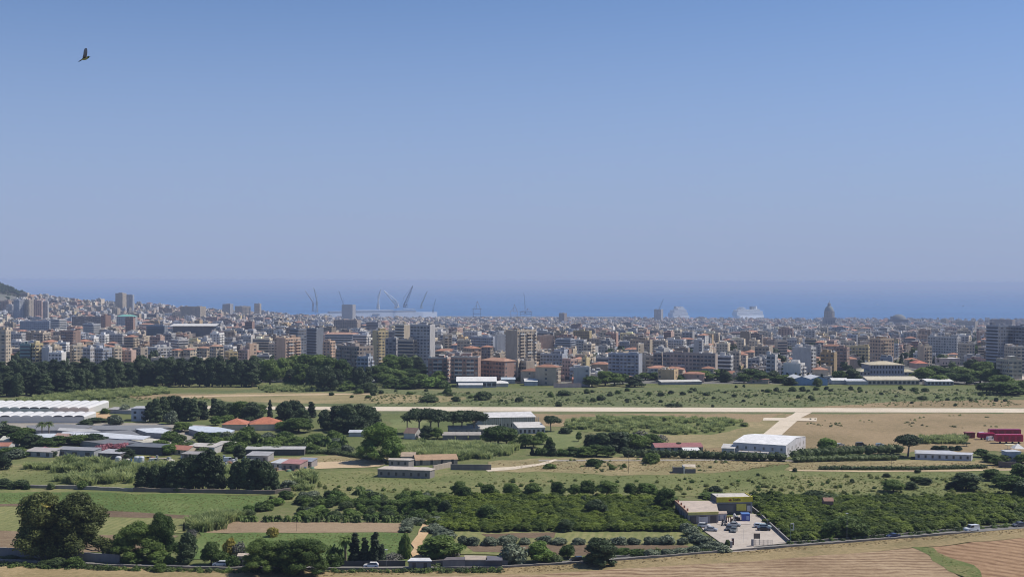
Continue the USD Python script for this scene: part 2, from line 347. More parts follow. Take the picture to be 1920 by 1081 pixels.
for i in range(2):
    r = np.random.default_rng(300 + i)
    tk = trimesh.util.concatenate([tube([0, 0, -0.2], [0.1, 0, 3.4], 0.32, 0.24, 8), tube([0.1, 0, 3.4], [0.15, 0, 6.8], 0.24, 0.28, 8)])
    proto('palm', f'palm_{i}', 'palm', 'leaf_shrub' if i else 'leaf_broad', trimesh.util.concatenate([frond_blades(34, 2.9, 0.75, 0.34, [0.15, 0, 6.9], r, 1.2), crown([((0.15, 0, 6.8), (0.5, 0.5, 0.6))], 40, 0.2, i)]), tk, 'pale_bark', 'frond_crown')
    proto('lowpalm', f'low_palm_{i}', 'palm', 'leaf_broad', frond_blades(40, 3.0, 0.7, 0.4, [0, 0, 0.7], r, 1.35), tube([0, 0, -0.2], [0, 0, 0.9], 0.4, 0.35), 'pale_bark', 'frond_crown')

def T(kind, px, yb, yt, w=None, label=None, name=None, group=None, cat=None, auto=None, p=None, variant=None):
    """A plant at a photo pixel: foot row yb, top row yt, crown width w, all in photo pixels."""
    p = G(px, yb) if p is None else p
    pr = PROTO[kind][(variant if variant is not None else int(rng.integers(99))) % len(PROTO[kind])]
    h = (yb - yt) * p[1] / F; sz = h / pr[1]; sx = (w * p[1] / F / pr[2]) if w else sz
    nm = name or {'broad': 'broadleaf_tree', 'bright': 'leafy_tree', 'pine': 'pine_tree', 'bulky': 'pine_tree', 'cypress': 'cypress_tree', 'umbrella': 'umbrella_pine', 'shrub': 'shrub', 'olive': 'olive_tree', 'greenbush': 'bush', 'brightbush': 'bush',
                  'pinkbush': 'oleander_bush', 'yellowbush': 'bush', 'bare': 'bare_bush', 'citrus': 'citrus_tree', 'euca': 'eucalyptus_tree', 'bigbroad': 'broadleaf_tree', 'bigbright': 'leafy_tree', 'palm': 'palm_tree', 'lowpalm': 'palm_tree'}[kind]
    o = copy_of(pr[0], nm, p, float(rng.uniform(0, 6.28)), (sx, sx, sz), label=label, cat=cat or pr[3], group=group)
    if auto: THINGS.append((o, px, (yb + yt) / 2, auto, group))
    return o

def inpoly(poly, n, r):
    """n random world points inside a polygon given in photo pixels on the plain."""
    pg = Polygon([tuple(G(*q, 0.0)[:2]) for q in poly]); pp = prep(pg); x0, y0, x1, y1 = pg.bounds; out = []
    while len(out) < n:
        for a, b in zip(r.uniform(x0, x1, n * 2), r.uniform(y0, y1, n * 2)):
            if pp.contains(Point(a, b)): out.append((a, b, 0.0))
            if len(out) >= n: break
    return np.array(out)

def scatter(name, protos, pts, smin, smax, seed, kind='stuff', label=None, zs=None, squash=1.0):
    """Uncountable ground cover: one PointInstancer. protos: [(mesh, material)]."""
    path = numbered(name); pi = UsdGeom.PointInstancer.Define(stage, path); r = np.random.default_rng(seed)
    UsdGeom.Scope.Define(stage, path + '/Prototypes')
    for k, (me, mt) in enumerate(protos):
        usdkit.mesh(stage, f'{path}/Prototypes/plant_{k}', me, M[mt]); pi.CreatePrototypesRel().AddTarget(f'{path}/Prototypes/plant_{k}')
    n = len(pts)
    pi.CreateProtoIndicesAttr(Vt.IntArray.FromNumpy(r.integers(0, len(protos), n).astype(np.int32)))
    pi.CreatePositionsAttr(Vt.Vec3fArray.FromNumpy(np.asarray(pts, np.float32)))
    a = r.uniform(0, 2 * math.pi, n)
    pi.CreateOrientationsAttr(Vt.QuathArray([Gf.Quath(float(math.cos(t / 2)), 0, 0, float(math.sin(t / 2))) for t in a]))
    s = r.uniform(smin, smax, (n, 1)) * np.ones((1, 3)); s[:, 2] *= r.uniform(0.75, 1.25, n) * squash
    if zs is not None: s *= np.asarray(zs)[:, None]
    pi.CreateScalesAttr(Vt.Vec3fArray.FromNumpy(s.astype(np.float32)))
    return data(pi.GetPrim(), label, None, None, kind)

def tuft(seed, h=0.8, w=0.7, n=26):
    r = np.random.default_rng(seed); p = r.normal(0, 1, (n, 3)); p /= np.linalg.norm(p, axis=1, keepdims=True); p[:, 2] = np.abs(p[:, 2])
    return leaves(p * [w, w, h] * r.uniform(0.5, 1, (n, 1)), p + [0, 0, 0.6], 0.28, r)
def reed(seed, n=70, h=4.2, rad=1.5):
    r = np.random.default_rng(seed); V, Fc = [], []
    for k in range(n):
        b = np.array([*r.normal(0, rad * 0.5, 2), 0.0]); a = r.uniform(0, 6.28); ln = r.uniform(0.15, 0.6); d = np.array([math.cos(a) * ln + b[0] * 0.2, math.sin(a) * ln + b[1] * 0.2, 1.0]) * h * r.uniform(0.6, 1.05)
        s = np.array([math.sin(a), -math.cos(a), 0]) * r.uniform(0.10, 0.22); m = b + d * [0.35, 0.35, 0.62]; i = len(V)
        V += [b - s, b + s, m + s * 1.5, m - s * 1.5, b + d * [1.3, 1.3, 0.95]]; Fc += [[i, i + 1, i + 2], [i, i + 2, i + 3], [i + 3, i + 2, i + 4]]
    return trimesh.Trimesh(np.array(V), np.array(Fc), process=False)
TUFT = [(tuft(i), 'leaf_weed') for i in range(3)] + [(tuft(9, 0.55, 0.9), 'leaf_weed')]
DRY = [(tuft(i + 20, 0.6, 0.8), 'leaf_dry') for i in range(2)]
DARK = [(tuft(i + 30, 1.2, 1.1, 60), 'leaf_broad') for i in range(2)]
SCRUBBY = [(tuft(i + 40, 1.2, 1.2, 60), 'leaf_shrub') for i in range(2)]
REED = [(reed(i), 'leaf_reed') for i in range(3)]
# ---------------------------------------------------------------- the city
paint('wall_paint'); paint('far_paint', grime=0.15); paint('roof_paint', 0.9, 0.35); paint('metal_paint', 0.5, 0.32, 0.3); paint('car_paint', 0.25, 0.05, 0.5)
M['window_glass'] = usdkit.material(stage, LK + 'window_glass', {
    'a': ('attribute', dict(attribute='tone')), 'p': ('principled_bsdf', dict(roughness=0.25, specular_ior_level=0.5))}, [('a.color', 'p.base_color')], surface='p.BSDF')

def compact(V, Fc, C):
    used, inv = np.unique(Fc, return_inverse=True)
    return (V[used], inv.reshape(-1, 3)), C[used]

class Q:
    """Collects quads with colours."""
    def __init__(s): s.v, s.c = [], []
    def quad(s, a, b, c, d, col): s.v.append((a, b, c, d)); s.c.append(col)
    def box(s, x0, x1, y0, y1, z0, z1, col, faces='flrtb', top=None):
        A = (x0, y0); B = (x1, y0); C = (x1, y1); D = (x0, y1)
        def side(p, q): s.quad((*p, z0), (*q, z0), (*q, z1), (*p, z1), col)
        if 'f' in faces: side(A, B)
        if 'r' in faces: side(B, C)
        if 'b' in faces: side(C, D)
        if 'l' in faces: side(D, A)
        if 't' in faces: s.quad((x0, y0, z1), (x1, y0, z1), (x1, y1, z1), (x0, y1, z1), top or col)
        if 'u' in faces: s.quad((x0, y1, z0), (x1, y1, z0), (x1, y0, z0), (x0, y0, z0), col)
    def hip(s, x0, x1, y0, y1, z0, rise, col):
        w, d = x1 - x0, y1 - y0
        if w >= d: r0, r1 = (x0 + d / 2, (y0 + y1) / 2), (x1 - d / 2, (y0 + y1) / 2)
        else: r0, r1 = ((x0 + x1) / 2, y0 + w / 2), ((x0 + x1) / 2, y1 - w / 2)
        z1 = z0 + rise; a, b, c, d_ = (x0, y0, z0), (x1, y0, z0), (x1, y1, z0), (x0, y1, z0); p, q = (*r0, z1), (*r1, z1)
        if w >= d: s.quad(a, b, q, p, col); s.quad(c, d_, p, q, col); s.quad(b, c, q, q, col); s.quad(d_, a, p, p, col)
        else: s.quad(b, c, q, p, col); s.quad(d_, a, p, q, col); s.quad(a, b, p, p, col); s.quad(c, d_, q, q, col)
    def gable(s, x0, x1, y0, y1, z0, rise, col, wall, over=0.0):
        ym = (y0 + y1) / 2; z1 = z0 + rise; o = over
        s.quad((x0 - o, y0 - o, z0 - o * rise / (ym - y0)), (x1 + o, y0 - o, z0 - o * rise / (ym - y0)), (x1 + o, ym, z1), (x0 - o, ym, z1), col)
        s.quad((x1 + o, y1 + o, z0 - o * rise / (ym - y0)), (x0 - o, y1 + o, z0 - o * rise / (ym - y0)), (x0 - o, ym, z1), (x1 + o, ym, z1), col)
        if wall is not None:
            s.quad((x1, y0, z0), (x1, y1, z0), (x1, ym, z1), (x1, ym, z1), wall); s.quad((x0, y1, z0), (x0, y0, z0), (x0, ym, z1), (x0, ym, z1), wall)
    def mesh(s):
        V = np.array(s.v, float).reshape(-1, 3); n = len(s.v); i = np.arange(n)[:, None] * 4
        Fc = np.concatenate([i + [0, 1, 2], i + [0, 2, 3]], 1).reshape(-1, 3)
        C = np.repeat(np.array(s.c, float), 4, axis=0)
        tri = V[Fc]; ok = np.linalg.norm(np.cross(tri[:, 1] - tri[:, 0], tri[:, 2] - tri[:, 0]), axis=1) > 1e-9
        return compact(V, Fc[ok], C)
    def put(s, name, mat, parent='/World', **kw):
        if not s.v: return None
        m, c = s.mesh(); return put(name, m, mat, parent, col=c, **kw)

WALLS = {'cream': (.60, .50, .35), 'beige': (.47, .39, .29), 'white': (.70, .68, .64), 'grey': (.43, .43, .43), 'blue-grey': (.34, .39, .46), 'pink': (.56, .37, .29), 'ochre': (.55, .38, .18), 'brick red': (.36, .20, .15),
         'brown': (.31, .25, .205), 'yellow': (.62, .50, .24), 'pale grey': (.50, .50, .49), 'sand': (.54, .45, .33), 'dark grey': (.25, .255, .27), 'teal': (.12, .27, .27), 'apricot': (.62, .42, .28)}
WALLS = {k: tuple(.76 * a + .26 * b for a, b in zip(v, (.49, .43, .375))) for k, v in WALLS.items()}   # every tone blended towards a warm grey-beige
TILE, FLATR, WHITE = (.38, .20, .14), (.42, .39, .37), (.78, .77, .74)
def mulc(c, f): return tuple(min(0.85, v * f) for v in c)
def lerp(a, b, t): return a + (b - a) * t

def facade(P, side, w, d, z0, n, fl, style, col, trim, r, W, B, lod):
    """Windows into W and balconies into B on one side: f front (y = -d/2), r right (x = w/2), l left."""
    L = w if side == 'f' else d
    def pt(u, o, z):
        if side == 'f': return (u - w / 2, -d / 2 - o, z)
        if side == 'r': return (w / 2 + o, u - d / 2, z)
        return (-w / 2 - o, d / 2 - u, z)
    def rect(T, u0, u1, za, zb, o, c): T.quad(pt(u0, o, za), pt(u1, o, za), pt(u1, o, zb), pt(u0, o, zb), c)
    def slab(u0, u1, za, zb, o, c):
        B.quad(pt(u0, o, za), pt(u1, o, za), pt(u1, o, zb), pt(u0, o, zb), c)
        B.quad(pt(u0, 0, zb), pt(u0, o, zb), pt(u1, o, zb), pt(u1, 0, zb), c) if False else B.quad(pt(u0, o, zb), pt(u1, o, zb), pt(u1, 0, zb), pt(u0, 0, zb), c)
        B.quad(pt(u0, 0, za), pt(u0, o, za), pt(u0, o, zb), pt(u0, 0, zb), c); B.quad(pt(u1, o, za), pt(u1, 0, za), pt(u1, 0, zb), pt(u1, o, zb), c)
        B.quad(pt(u0, 0, za), pt(u1, 0, za), pt(u1, o, za), pt(u0, o, za), c)
    pitch_ = {0: 3.1, 1: 4.2, 2: 6.0}[lod]
    nb = max(1, int(L / pitch_)); bw = L / nb
    if style == 'blank': cols_ = [j for j in range(nb) if r.random() < 0.18]
    else: cols_ = list(range(nb))
    dark = [(.05, .06, .075), (.085, .095, .11), (.13, .12, .11), (.21, .175, .14), (.30, .30, .29)] if lod == 0 else [(.03, .035, .045), (.05, .055, .065), (.08, .075, .07), (.13, .11, .09), (.45, .44, .42)]  # near panes paler: reflected sky is put into their colour
    balc = set()
    if style == 'stack':
        j = int(r.integers(0, 2))
        while j < nb: balc |= {j, j + 1} if nb > 3 else {j}; j += int(r.integers(3, 5))
    for k in range(n):
        za = z0 + fl * k
        if k == 0 and style != 'blank' and r.random() < 0.7:
            rect(W, 0.4, L - 0.4, za + 0.3, za + 2.7, 0.04, dark[int(r.integers(0, 4))]); continue
        if style == 'bands':
            rect(W, 0.3, L - 0.3, za + 0.95, za + 2.55, 0.04, dark[int(r.integers(0, 2))])
            if lod < 2: slab(0.0, L, za - 0.1, za + 0.85, 1.1 if lod == 0 else 0.9, trim)
            continue
        for j in cols_:
            u = (j + 0.5) * bw
            if lod == 2 and r.random() < 0.12: continue
            hw = (0.75 if j not in balc else 1.15) * bw / 3.1
            rect(W, u - hw, u + hw, za + (0.95 if j not in balc else 0.2), za + 2.45, 0.04, dark[int(r.choice(5, p=[.34, .26, .16, .14, .10]))])
            if lod == 0 and j not in balc and style != 'blank' and r.random() < 0.5: rect(W, u - hw * 1.9, u - hw, za + 0.95, za + 2.45, 0.06, mulc(col, 0.55)); rect(W, u + hw, u + hw * 1.9, za + 0.95, za + 2.45, 0.06, mulc(col, 0.55))
        if balc:
            run = None
            for j in range(nb + 1):
                if j in balc and j < nb: run = j if run is None else run
                elif run is not None:
                    slab(run * bw + 0.2, j * bw - 0.2, za - 0.15, za + 0.95, 1.25, trim if r.random() > 0.12 else (.62, .62, .60)); run = None

def block(w, d, n, r, base, style='stack', side_style=None, roof='flat', lod=0, trim=None, fl=3.1, roofcol=None, attic=None):
    """One building's quads about its own centre: wall, roof, window, balcony."""
    Wl, Rf, Wn, Bl = Q(), Q(), Q(), Q(); H = n * fl + 0.5; trim = trim or mulc(base, 1.18); x, y = w / 2, d / 2
    Wl.box(-x, x, -y, y, -6, H, base, 'flrb')
    rc = roofcol or mulc(FLATR, r.choice([.5, .7, .85, 1.0, 1.2, 1.9], p=[.2, .25, .2, .15, .1, .1]))
    if roof == 'hip': Rf.hip(-x - .5, x + .5, -y - .5, y + .5, H, min(w, d) * 0.17, roofcol or mulc(TILE, r.uniform(0.75, 1.3)))
    else:
        Rf.quad((-x, -y, H), (x, -y, H), (x, y, H), (-x, y, H), rc)
        if lod < 2:
            for (a, b, c, e) in ((-x, x, -y, -y + .3), (-x, x, y - .3, y), (-x, -x + .3, -y + .3, y - .3), (x - .3, x, -y + .3, y - .3)): Wl.box(a, b, c, e, H, H + 0.9, trim, 'flrbt')
        m = int(r.integers(1, 4)) if attic is None else attic
        for _ in range(m):
            a, b, h = min(9, w * .45) * r.uniform(.45, 1), min(6, d * .5) * r.uniform(.5, 1), r.uniform(2.0, 3.4); cx, cy = r.uniform(-x + a / 2, x - a / 2), r.uniform(-y + b / 2, y - b / 2)
            Rf.box(cx - a / 2, cx + a / 2, cy - b / 2, cy + b / 2, H, H + h, mulc(base, r.uniform(0.6, 1.6)), 'flrbt', mulc(WHITE, r.uniform(.6, 1.1)) if r.random() < .4 else rc)
        if lod == 0:
            for _ in range(int(r.integers(2, 7))):
                cx, cy, s = r.uniform(-x + 1, x - 1), r.uniform(-y + 1, y - 1), r.uniform(0.5, 1.0); Rf.box(cx - s, cx + s, cy - s, cy + s, H, H + s * 1.8, mulc(WHITE, r.uniform(.5, 1.1)))
            for _ in range(2):
                cx, cy = r.uniform(-x + 1, x - 1), r.uniform(-y + 1, y - 1); Rf.box(cx - .06, cx + .06, cy - .06, cy + .06, H, H + r.uniform(4, 7), (.3, .3, .3))
    facade(None, 'f', w, d, 0, n, fl, style, base, trim, r, Wn, Bl, lod)
    facade(None, 'r', w, d, 0, n, fl, side_style or ('blank' if r.random() < 0.45 else 'stack'), base, trim, r, Wn, Bl, lod)
    if lod < 2: facade(None, 'l', w, d, 0, n, fl, side_style or ('blank' if r.random() < 0.6 else 'grid'), base, trim, r, Wn, Bl, lod)
    return Wl, Rf, Wn, Bl, H

def stand(name, p, rz, parts, label, cat, group=None):
    t = thing(name, p, rz, label, cat, group)
    for q, nm, mt, stf in zip(parts[:4], ('wall', 'roof', 'window', 'balcony'), ('wall_paint', 'roof_paint', 'window_glass', 'wall_paint'), (0, 0, 1, 1)):
        q.put(nm, mt, t, kind='stuff' if stf else None)
    return t

TAKEN = []   # world footprints (x, y, radius) of what is placed by hand
MASK = np.zeros((1081, 1920), bool)
def cover(x0, x1, y0, y1):
    a = MASK[max(0, int(y0)):max(0, int(y1)), max(0, int(x0)):max(0, int(x1))]; n = a.size - int(a.sum()); a[:] = True; return n

HERO = []
def hero(xs, y0, yb, base, label, style='stack', side='stack', roof='flat', ratio=0.6, cat='apartment block', name='apartment_block', trim=None, roofcol=None, attic=None, tone=1.0, group=None):
    """A building read off the photograph: xs = left edge, corner and right edge columns of its dark and its lit side, y0 = top row, yb = row of its foot."""
    x0, xm, x1 = xs; a, b = max(3.0, xm - x0), max(0.5, x1 - xm)
    p = G((x0 + x1) / 2, yb); D = p[1]; m = D / F
    th = math.atan2(b, ratio * a); w = a * m / math.cos(th); d = max(ratio * w, 8.0)
    phi = math.atan(((x0 + x1) / 2 - CX) / F)
    c = p + np.array([0, d / 2, 0]); c[2] = float(terrain(c[0], c[1]))
    H = (yb - y0) * D / F; n = max(1, int(round(H / 3.1))); fl = (H - 0.5) / n
    r = np.random.default_rng(int(x0 * 7 + y0 * 13)); bc = mulc(WALLS.get(base, base), tone)
    P = block(w, d, n, r, bc, style, side, roof, 0 if D < 2600 else 1, trim, fl, roofcol, attic)
    o = stand(name, c, -th - phi, P, label, cat, group); TAKEN.append((c[0], c[1], 0.5 * math.hypot(w, d))); HERO.append((D, x0, x1, y0, yb)); return o

H_ = hero
# front row along the airfield, left to right
H_((36, 54, 58), 646, 692, 'teal', 'narrow teal green apartment tower behind the dark pine wood', 'bands', 'grid')
H_((57, 66, 75), 645, 692, 'yellow', 'yellow apartment tower with dark balconies beside the teal tower', 'stack', 'stack')
H_((77, 90, 93), 652, 692, 'pale grey', 'blank pale grey tower between yellow tower and white stepped block', 'blank', 'blank')
H_((88, 112, 120), 662, 694, 'white', 'white stepped modern block with curved white annexe above the pines', 'grid', 'blank', cat='school', name='school_building')
H_((88, 100, 112), 650, 690, 'cream', 'cream block half hidden behind the white stepped building', 'stack', 'stack')
H_((128, 134, 153), 649, 690, 'cream', 'cream block with deep brown balconies above the pine wood', 'stack', 'stack', ratio=1.6)
H_((155, 168, 172), 652, 692, 'grey', 'slim grey block right of the deep balconied cream block', 'stack', 'grid')
H_((170, 190, 206), 654, 690, 'blue-grey', 'blue-grey block with cream end between two cream blocks', 'stack', 'stack')
H_((206, 212, 226), 652, 689, 'cream', 'cream and pink corner block with small square balconies', 'stack', 'stack', ratio=1.4)
H_((224, 244, 252), 658, 688, 'pink', 'dusty pink block with white balcony fronts near the wood', 'stack', 'blank')
H_((250, 262, 274), 653, 684, 'beige', 'beige block with one tall cream end wall beside dusty pink block', 'stack', 'blank')
H_((274, 291, 318), 652, 680, 'pale grey', 'wide grey green block with cream corner over the long school', 'stack', 'stack', ratio=0.9)
H_((281, 376, 384), 672, 692, 'sand', 'long low sand coloured school with one row of square windows', 'grid', 'grid', ratio=0.25, cat='school', name='school_building', attic=0)
H_((318, 332, 350), 637, 672, 'white', 'white block with brown balcony bands behind two small red roofs', 'bands', 'bands')
H_((322, 334, 340), 656, 684, 'cream', 'small cream house with bright red tile roof', 'grid', 'grid', 'hip', cat='house', name='house', roofcol=(.50, .24, .17))
H_((343, 356, 363), 655, 684, 'cream', 'second cream house with red tile roof next to orange villas', 'grid', 'grid', 'hip', cat='house', name='house', roofcol=(.50, .25, .18))
H_((368, 386, 396), 652, 688, 'cream', 'cream stepped block with terracotta hip roofs and arcaded balconies', 'stack', 'stack', 'hip', roofcol=(.47, .28, .20))
H_((392, 404, 416), 649, 690, 'cream', 'taller cream block with terracotta cap and stacked loggias', 'stack', 'stack', 'hip', roofcol=(.47, .28, .20))
H_((419, 428, 444), 660, 688, 'yellow', 'low yellow house group with white dormers above the wood', 'stack', 'stack', cat='house', name='house')
H_((447, 463, 474), 656, 690, 'pink', 'pink block with tall red stair tower and white balconies', 'stack', 'blank')
H_((463, 470, 476), 645, 690, 'apricot', 'thin apricot stair tower rising over the pink block', 'blank', 'blank', attic=0)
H_((512, 532, 560), 634, 684, 'apricot', 'apricot block with wide grey blank side and lit loggia grid', 'blank', 'stack', ratio=1.3)
H_((542, 558, 573), 617, 676, 'blue-grey', 'dark blue grey tower, first of twin glass-banded towers', 'bands', 'grid', tone=0.7)
H_((573, 592, 605), 616, 674, 'blue-grey', 'second blue grey twin tower with pale right flank', 'bands', 'blank', tone=0.62)
H_((606, 619, 626), 640, 684, 'apricot', 'small apricot block with cream pilasters beside the twin towers', 'grid', 'stack')
H_((608, 660, 665), 626, 662, 'white', 'long white block under a terracotta roof behind the broadleaf park', 'bands', 'grid', 'hip', ratio=0.35, roofcol=(.47, .29, .22))
H_((629, 671, 698), 650, 712, 'brown', 'dark brown apartment block with recessed balconies behind park trees', 'stack', 'grid', ratio=0.5)
H_((670, 690, 697), 670, 714, 'blue-grey', 'lower blue grey block in front of the dark brown block', 'stack', 'stack')
H_((697, 708, 727), 621, 684, 'yellow', 'tall cream yellow tower with projecting upper floors', 'blank', 'stack', ratio=1.2)
H_((740, 757, 768), 609, 676, 'cream', 'cream slab with white horizontal balcony bands left of grey tower', 'bands', 'blank', trim=(.72, .68, .58))
H_((722, 742, 746), 635, 686, 'dark grey', 'dark office slab between the cream yellow tower and balcony block', 'grid', 'grid')
H_((745, 774, 783), 638, 688, 'beige', 'brown balconied block with sunlit cream corner before grey tower', 'bands', 'stack')
H_((768, 805, 815), 610, 688, 'grey', 'tallest grey tower with thin cream edge right of centre park', 'grid', 'blank', cat='tower block', name='tower_block')
H_((830, 833, 847), 628, 672, 'cream', 'white and cream block with dark loggias behind red roofed terrace', 'blank', 'stack', ratio=1.6)
H_((880, 924, 938), 632, 668, 'blue-grey', 'long blue grey block with toothed roofline left of big slab tower', 'stack', 'blank', ratio=0.4)
H_((928, 932, 948), 628, 675, 'white', 'bright white block wedged against the big slab tower', 'blank', 'blank', ratio=1.5)
H_((948, 970, 1006), 620, 692, 'beige', 'big beige slab tower with grey side and six columns of balconies', 'blank', 'stack', ratio=1.9, cat='tower block', name='tower_block')
H_((802, 838, 842), 672, 716, 'brick red', 'brick red block, left half of the pair by the airfield', 'stack', 'stack', trim=(.55, .50, .44))
H_((844, 896, 901), 670, 718, 'brick red', 'wide brick red block with orange lit end, right half of pair', 'stack', 'blank', trim=(.50, .46, .42))
H_((868, 884, 902), 652, 700, 'apricot', 'apricot house group with pale roofs behind the wide brick block', 'grid', 'stack', roof='hip')
H_((902, 920, 924), 650, 690, 'brown', 'square brown villa under a flat orange roof', 'grid', 'grid', 'hip', cat='house', name='house')
H_((900, 946, 968), 676, 716, 'brick red', 'low red terrace with orange roof and beige end by white tents', 'stack', 'blank', 'hip', ratio=0.5, roofcol=(.46, .28, .20))
H_((966, 974, 976), 678, 716, 'beige', 'narrow windowless beige block right of the low red terrace', 'blank', 'blank')
H_((976, 989, 1000), 678, 716, 'sand', 'sand coloured block with dark recessed middle near the tents', 'stack', 'blank')
H_((1004, 1044, 1052), 688, 722, 'beige', 'wide beige house with orange roof ridge and yellow right wing', 'blank', 'stack', 'hip', cat='house', name='house')
H_((1008, 1013, 1040), 630, 664, 'apricot', 'orange brown block with blank sunny side near big slab tower', 'blank', 'blank', ratio=2.0)
H_((1042, 1070, 1078), 636, 668, 'blue-grey', 'blue glassy office cube right of the orange brown block', 'bands', 'bands', cat='office', name='office_building')
H_((1056, 1072, 1081), 674, 712, 'pink', 'pink block with red vertical stripes and flat white roof', 'grid', 'stack')
H_((1093, 1102, 1104), 672, 706, 'yellow', 'small bright yellow house end near the pink striped block', 'grid', 'blank', cat='house', name='house')
H_((1076, 1106, 1108), 690, 724, 'grey', 'plain grey windowless hall above the trees', 'blank', 'blank', cat='hall', name='warehouse', attic=0)
H_((1141, 1198, 1205), 664, 710, 'blue-grey', 'blue grey slab with cream end wall facing the airfield', 'stack', 'blank', ratio=0.3, trim=(.32, .36, .42))
H_((1196, 1197, 1206), 646, 690, 'cream', 'cream blank-walled block above the blue grey slab', 'blank', 'blank', ratio=3.0)
H_((1205, 1212, 1227), 668, 704, 'sand', 'sand block with white awning between blue and brown slabs', 'stack', 'stack')
H_((1226, 1242, 1243), 662, 706, 'brown', 'dark brown slab, left end of the long brown terrace', 'stack', 'blank', trim=(.45, .42, .38))
H_((1244, 1342, 1346), 663, 708, 'brown', 'long brown terrace slab with grey balconies behind the meadow', 'stack', 'blank', ratio=0.15, tone=1.25, trim=(.36, .33, .31))
H_((1302, 1318, 1320), 638, 680, 'grey', 'grey brown blank tower with small red roof behind long terrace', 'blank', 'blank')
H_((1346, 1372, 1376), 668, 704, 'pale grey', 'pale block with white roof slabs right of the long terrace', 'bands', 'grid', trim=WHITE)
H_((1368, 1388, 1390), 660, 700, 'beige', 'beige block with yellow top storey and flat roof', 'grid', 'grid')
H_((1440, 1456, 1459), 666, 712, 'grey', 'grey wall-like block at the eastern white houses', 'stack', 'blank')
H_((1472, 1504, 1510), 682, 716, 'white', 'white house with large blank grey gable above blue hangar', 'blank', 'stack', cat='house', name='house', ratio=0.4)
H_((1488, 1522, 1532), 652, 706, 'pale grey', 'tall pale block with brown upper wall above the white houses', 'blank', 'stack', ratio=0.5)
H_((1541, 1566, 1571), 662, 706, 'ochre', 'ochre brown block with bright yellow lit edge', 'stack', 'blank', tone=0.7)
H_((1570, 1590, 1594), 652, 694, 'pink', 'mauve pink block between ochre block and cypresses', 'stack', 'grid', tone=0.7)
H_((1588, 1630, 1634), 650, 686, 'yellow', 'yellow arcaded block behind a row of dark cypresses', 'stack', 'blank', ratio=0.4)
H_((1636, 1656, 1680), 636, 700, 'apricot', 'tower with orange and cream vertical stripes and grey side', 'grid', 'stack', ratio=1.2, trim=(.70, .55, .38), cat='tower block', name='tower_block')
H_((1653, 1675, 1676), 671, 706, 'blue-grey', 'plain blue grey slab standing before the striped tower', 'blank', 'blank', tone=0.8)
H_((1724, 1736, 1750), 650, 694, 'cream', 'rounded cream tower with curved balconies and roof pavilion', 'blank', 'stack', ratio=1.1)
H_((1743, 1795, 1802), 632, 672, 'pale grey', 'long pale office slab with ribbed front at the hazy right', 'grid', 'grid', ratio=0.25, cat='office', name='office_building')
H_((1800, 1815, 1830), 645, 684, 'sand', 'grey block with sculpted cream right side among park trees', 'grid', 'stack')
H_((1855, 1876, 1894), 611, 690, 'blue-grey', 'tallest dark blue tower with white balconies at the eastern edge', 'bands', 'grid', ratio=0.9, tone=0.75, trim=(.42, .46, .52), cat='tower block', name='tower_block')
H_((1890, 1925, 1940), 612, 690, 'blue-grey', 'dark slab tower with white sun-struck ledge at right border', 'stack', 'grid', tone=0.7)
H_((1874, 1896, 1920), 675, 722, 'beige', 'beige block with dark windows at the right border above trees', 'stack', 'stack')
H_((1888, 1904, 1925), 650, 700, 'sand', 'sand block with white garages behind the beige border block', 'grid', 'stack')
# second rank on the left
H_((188, 196, 206), 592, 642, 'brick red', 'brick red tower with cream corner strips and pale cap', 'grid', 'blank', cat='tower block', name='tower_block')
H_((234, 248, 252), 597, 640, 'brick red', 'dark red tower beside a green roofed block', 'grid', 'blank', tone=0.85, cat='tower block', name='tower_block')
H_((216, 250, 254), 593, 626, 'grey', 'grey block under a turquoise green pitched roof', 'grid', 'grid', 'hip', roofcol=(.18, .42, .36))
H_((134, 186, 190), 594, 634, 'brown', 'long dark brown slab left of the brick red tower', 'grid', 'grid', ratio=0.2, tone=0.85)
H_((90, 108, 121), 599, 640, 'white', 'block with broad white horizontal bands and blue-grey side', 'bands', 'bands', tone=0.8, trim=WHITE)
H_((154, 172, 185), 608, 648, 'blue-grey', 'rounded pale blue block with white balcony rings', 'bands', 'bands', trim=WHITE)
H_((272, 305, 311), 611, 650, 'blue-grey', 'blue glass office with thick white frame', 'bands', 'grid', tone=0.6, trim=(.20, .27, .33), cat='office', name='office_building')
H_((36, 88, 90), 602, 642, 'blue-grey', 'pair of pale blue slabs at the left city edge', 'grid', 'grid', ratio=0.3)
H_((0, 10, 14), 620, 690, 'sand', 'tall sand block cut by the left picture border', 'stack', 'grid')
H_((24, 34, 43), 563, 600, 'blue-grey', 'bluish tower, first of four hazy towers below the hill', 'grid', 'grid', cat='tower block', name='tower_block')
H_((43, 52, 61), 562, 602, 'sand', 'sand tower, second of four hazy towers below the hill', 'grid', 'grid', cat='tower block', name='tower_block')
H_((62, 76, 78), 564, 600, 'pink', 'pinkish tower, third of four hazy towers below the hill', 'grid', 'grid', cat='tower block', name='tower_block')
H_((78, 88, 90), 566, 600, 'pale grey', 'pale tower, last of four hazy towers below the hill', 'grid', 'grid', cat='tower block', name='tower_block')
H_((215, 228, 235), 550, 590, 'sand', 'tall twin tower on the left skyline, sandy half', 'grid', 'grid', cat='tower block', name='tower_block')
H_((233, 247, 250), 553, 590, 'blue-grey', 'tall twin tower on the left skyline, bluish half', 'grid', 'grid', cat='tower block', name='tower_block')
H_((336, 372, 383), 575, 606, 'sand', 'broad sandy hospital-like slab on the left skyline', 'grid', 'grid', ratio=0.5, tone=.8)
H_((416, 430, 436), 570, 598, 'grey', 'dark skyline block left of the shipyard, first of two', 'grid', 'grid', ratio=0.6)
H_((439, 452, 468), 574, 598, 'sand', 'sandy skyline block left of the shipyard, second of two', 'grid', 'stack', ratio=0.6)
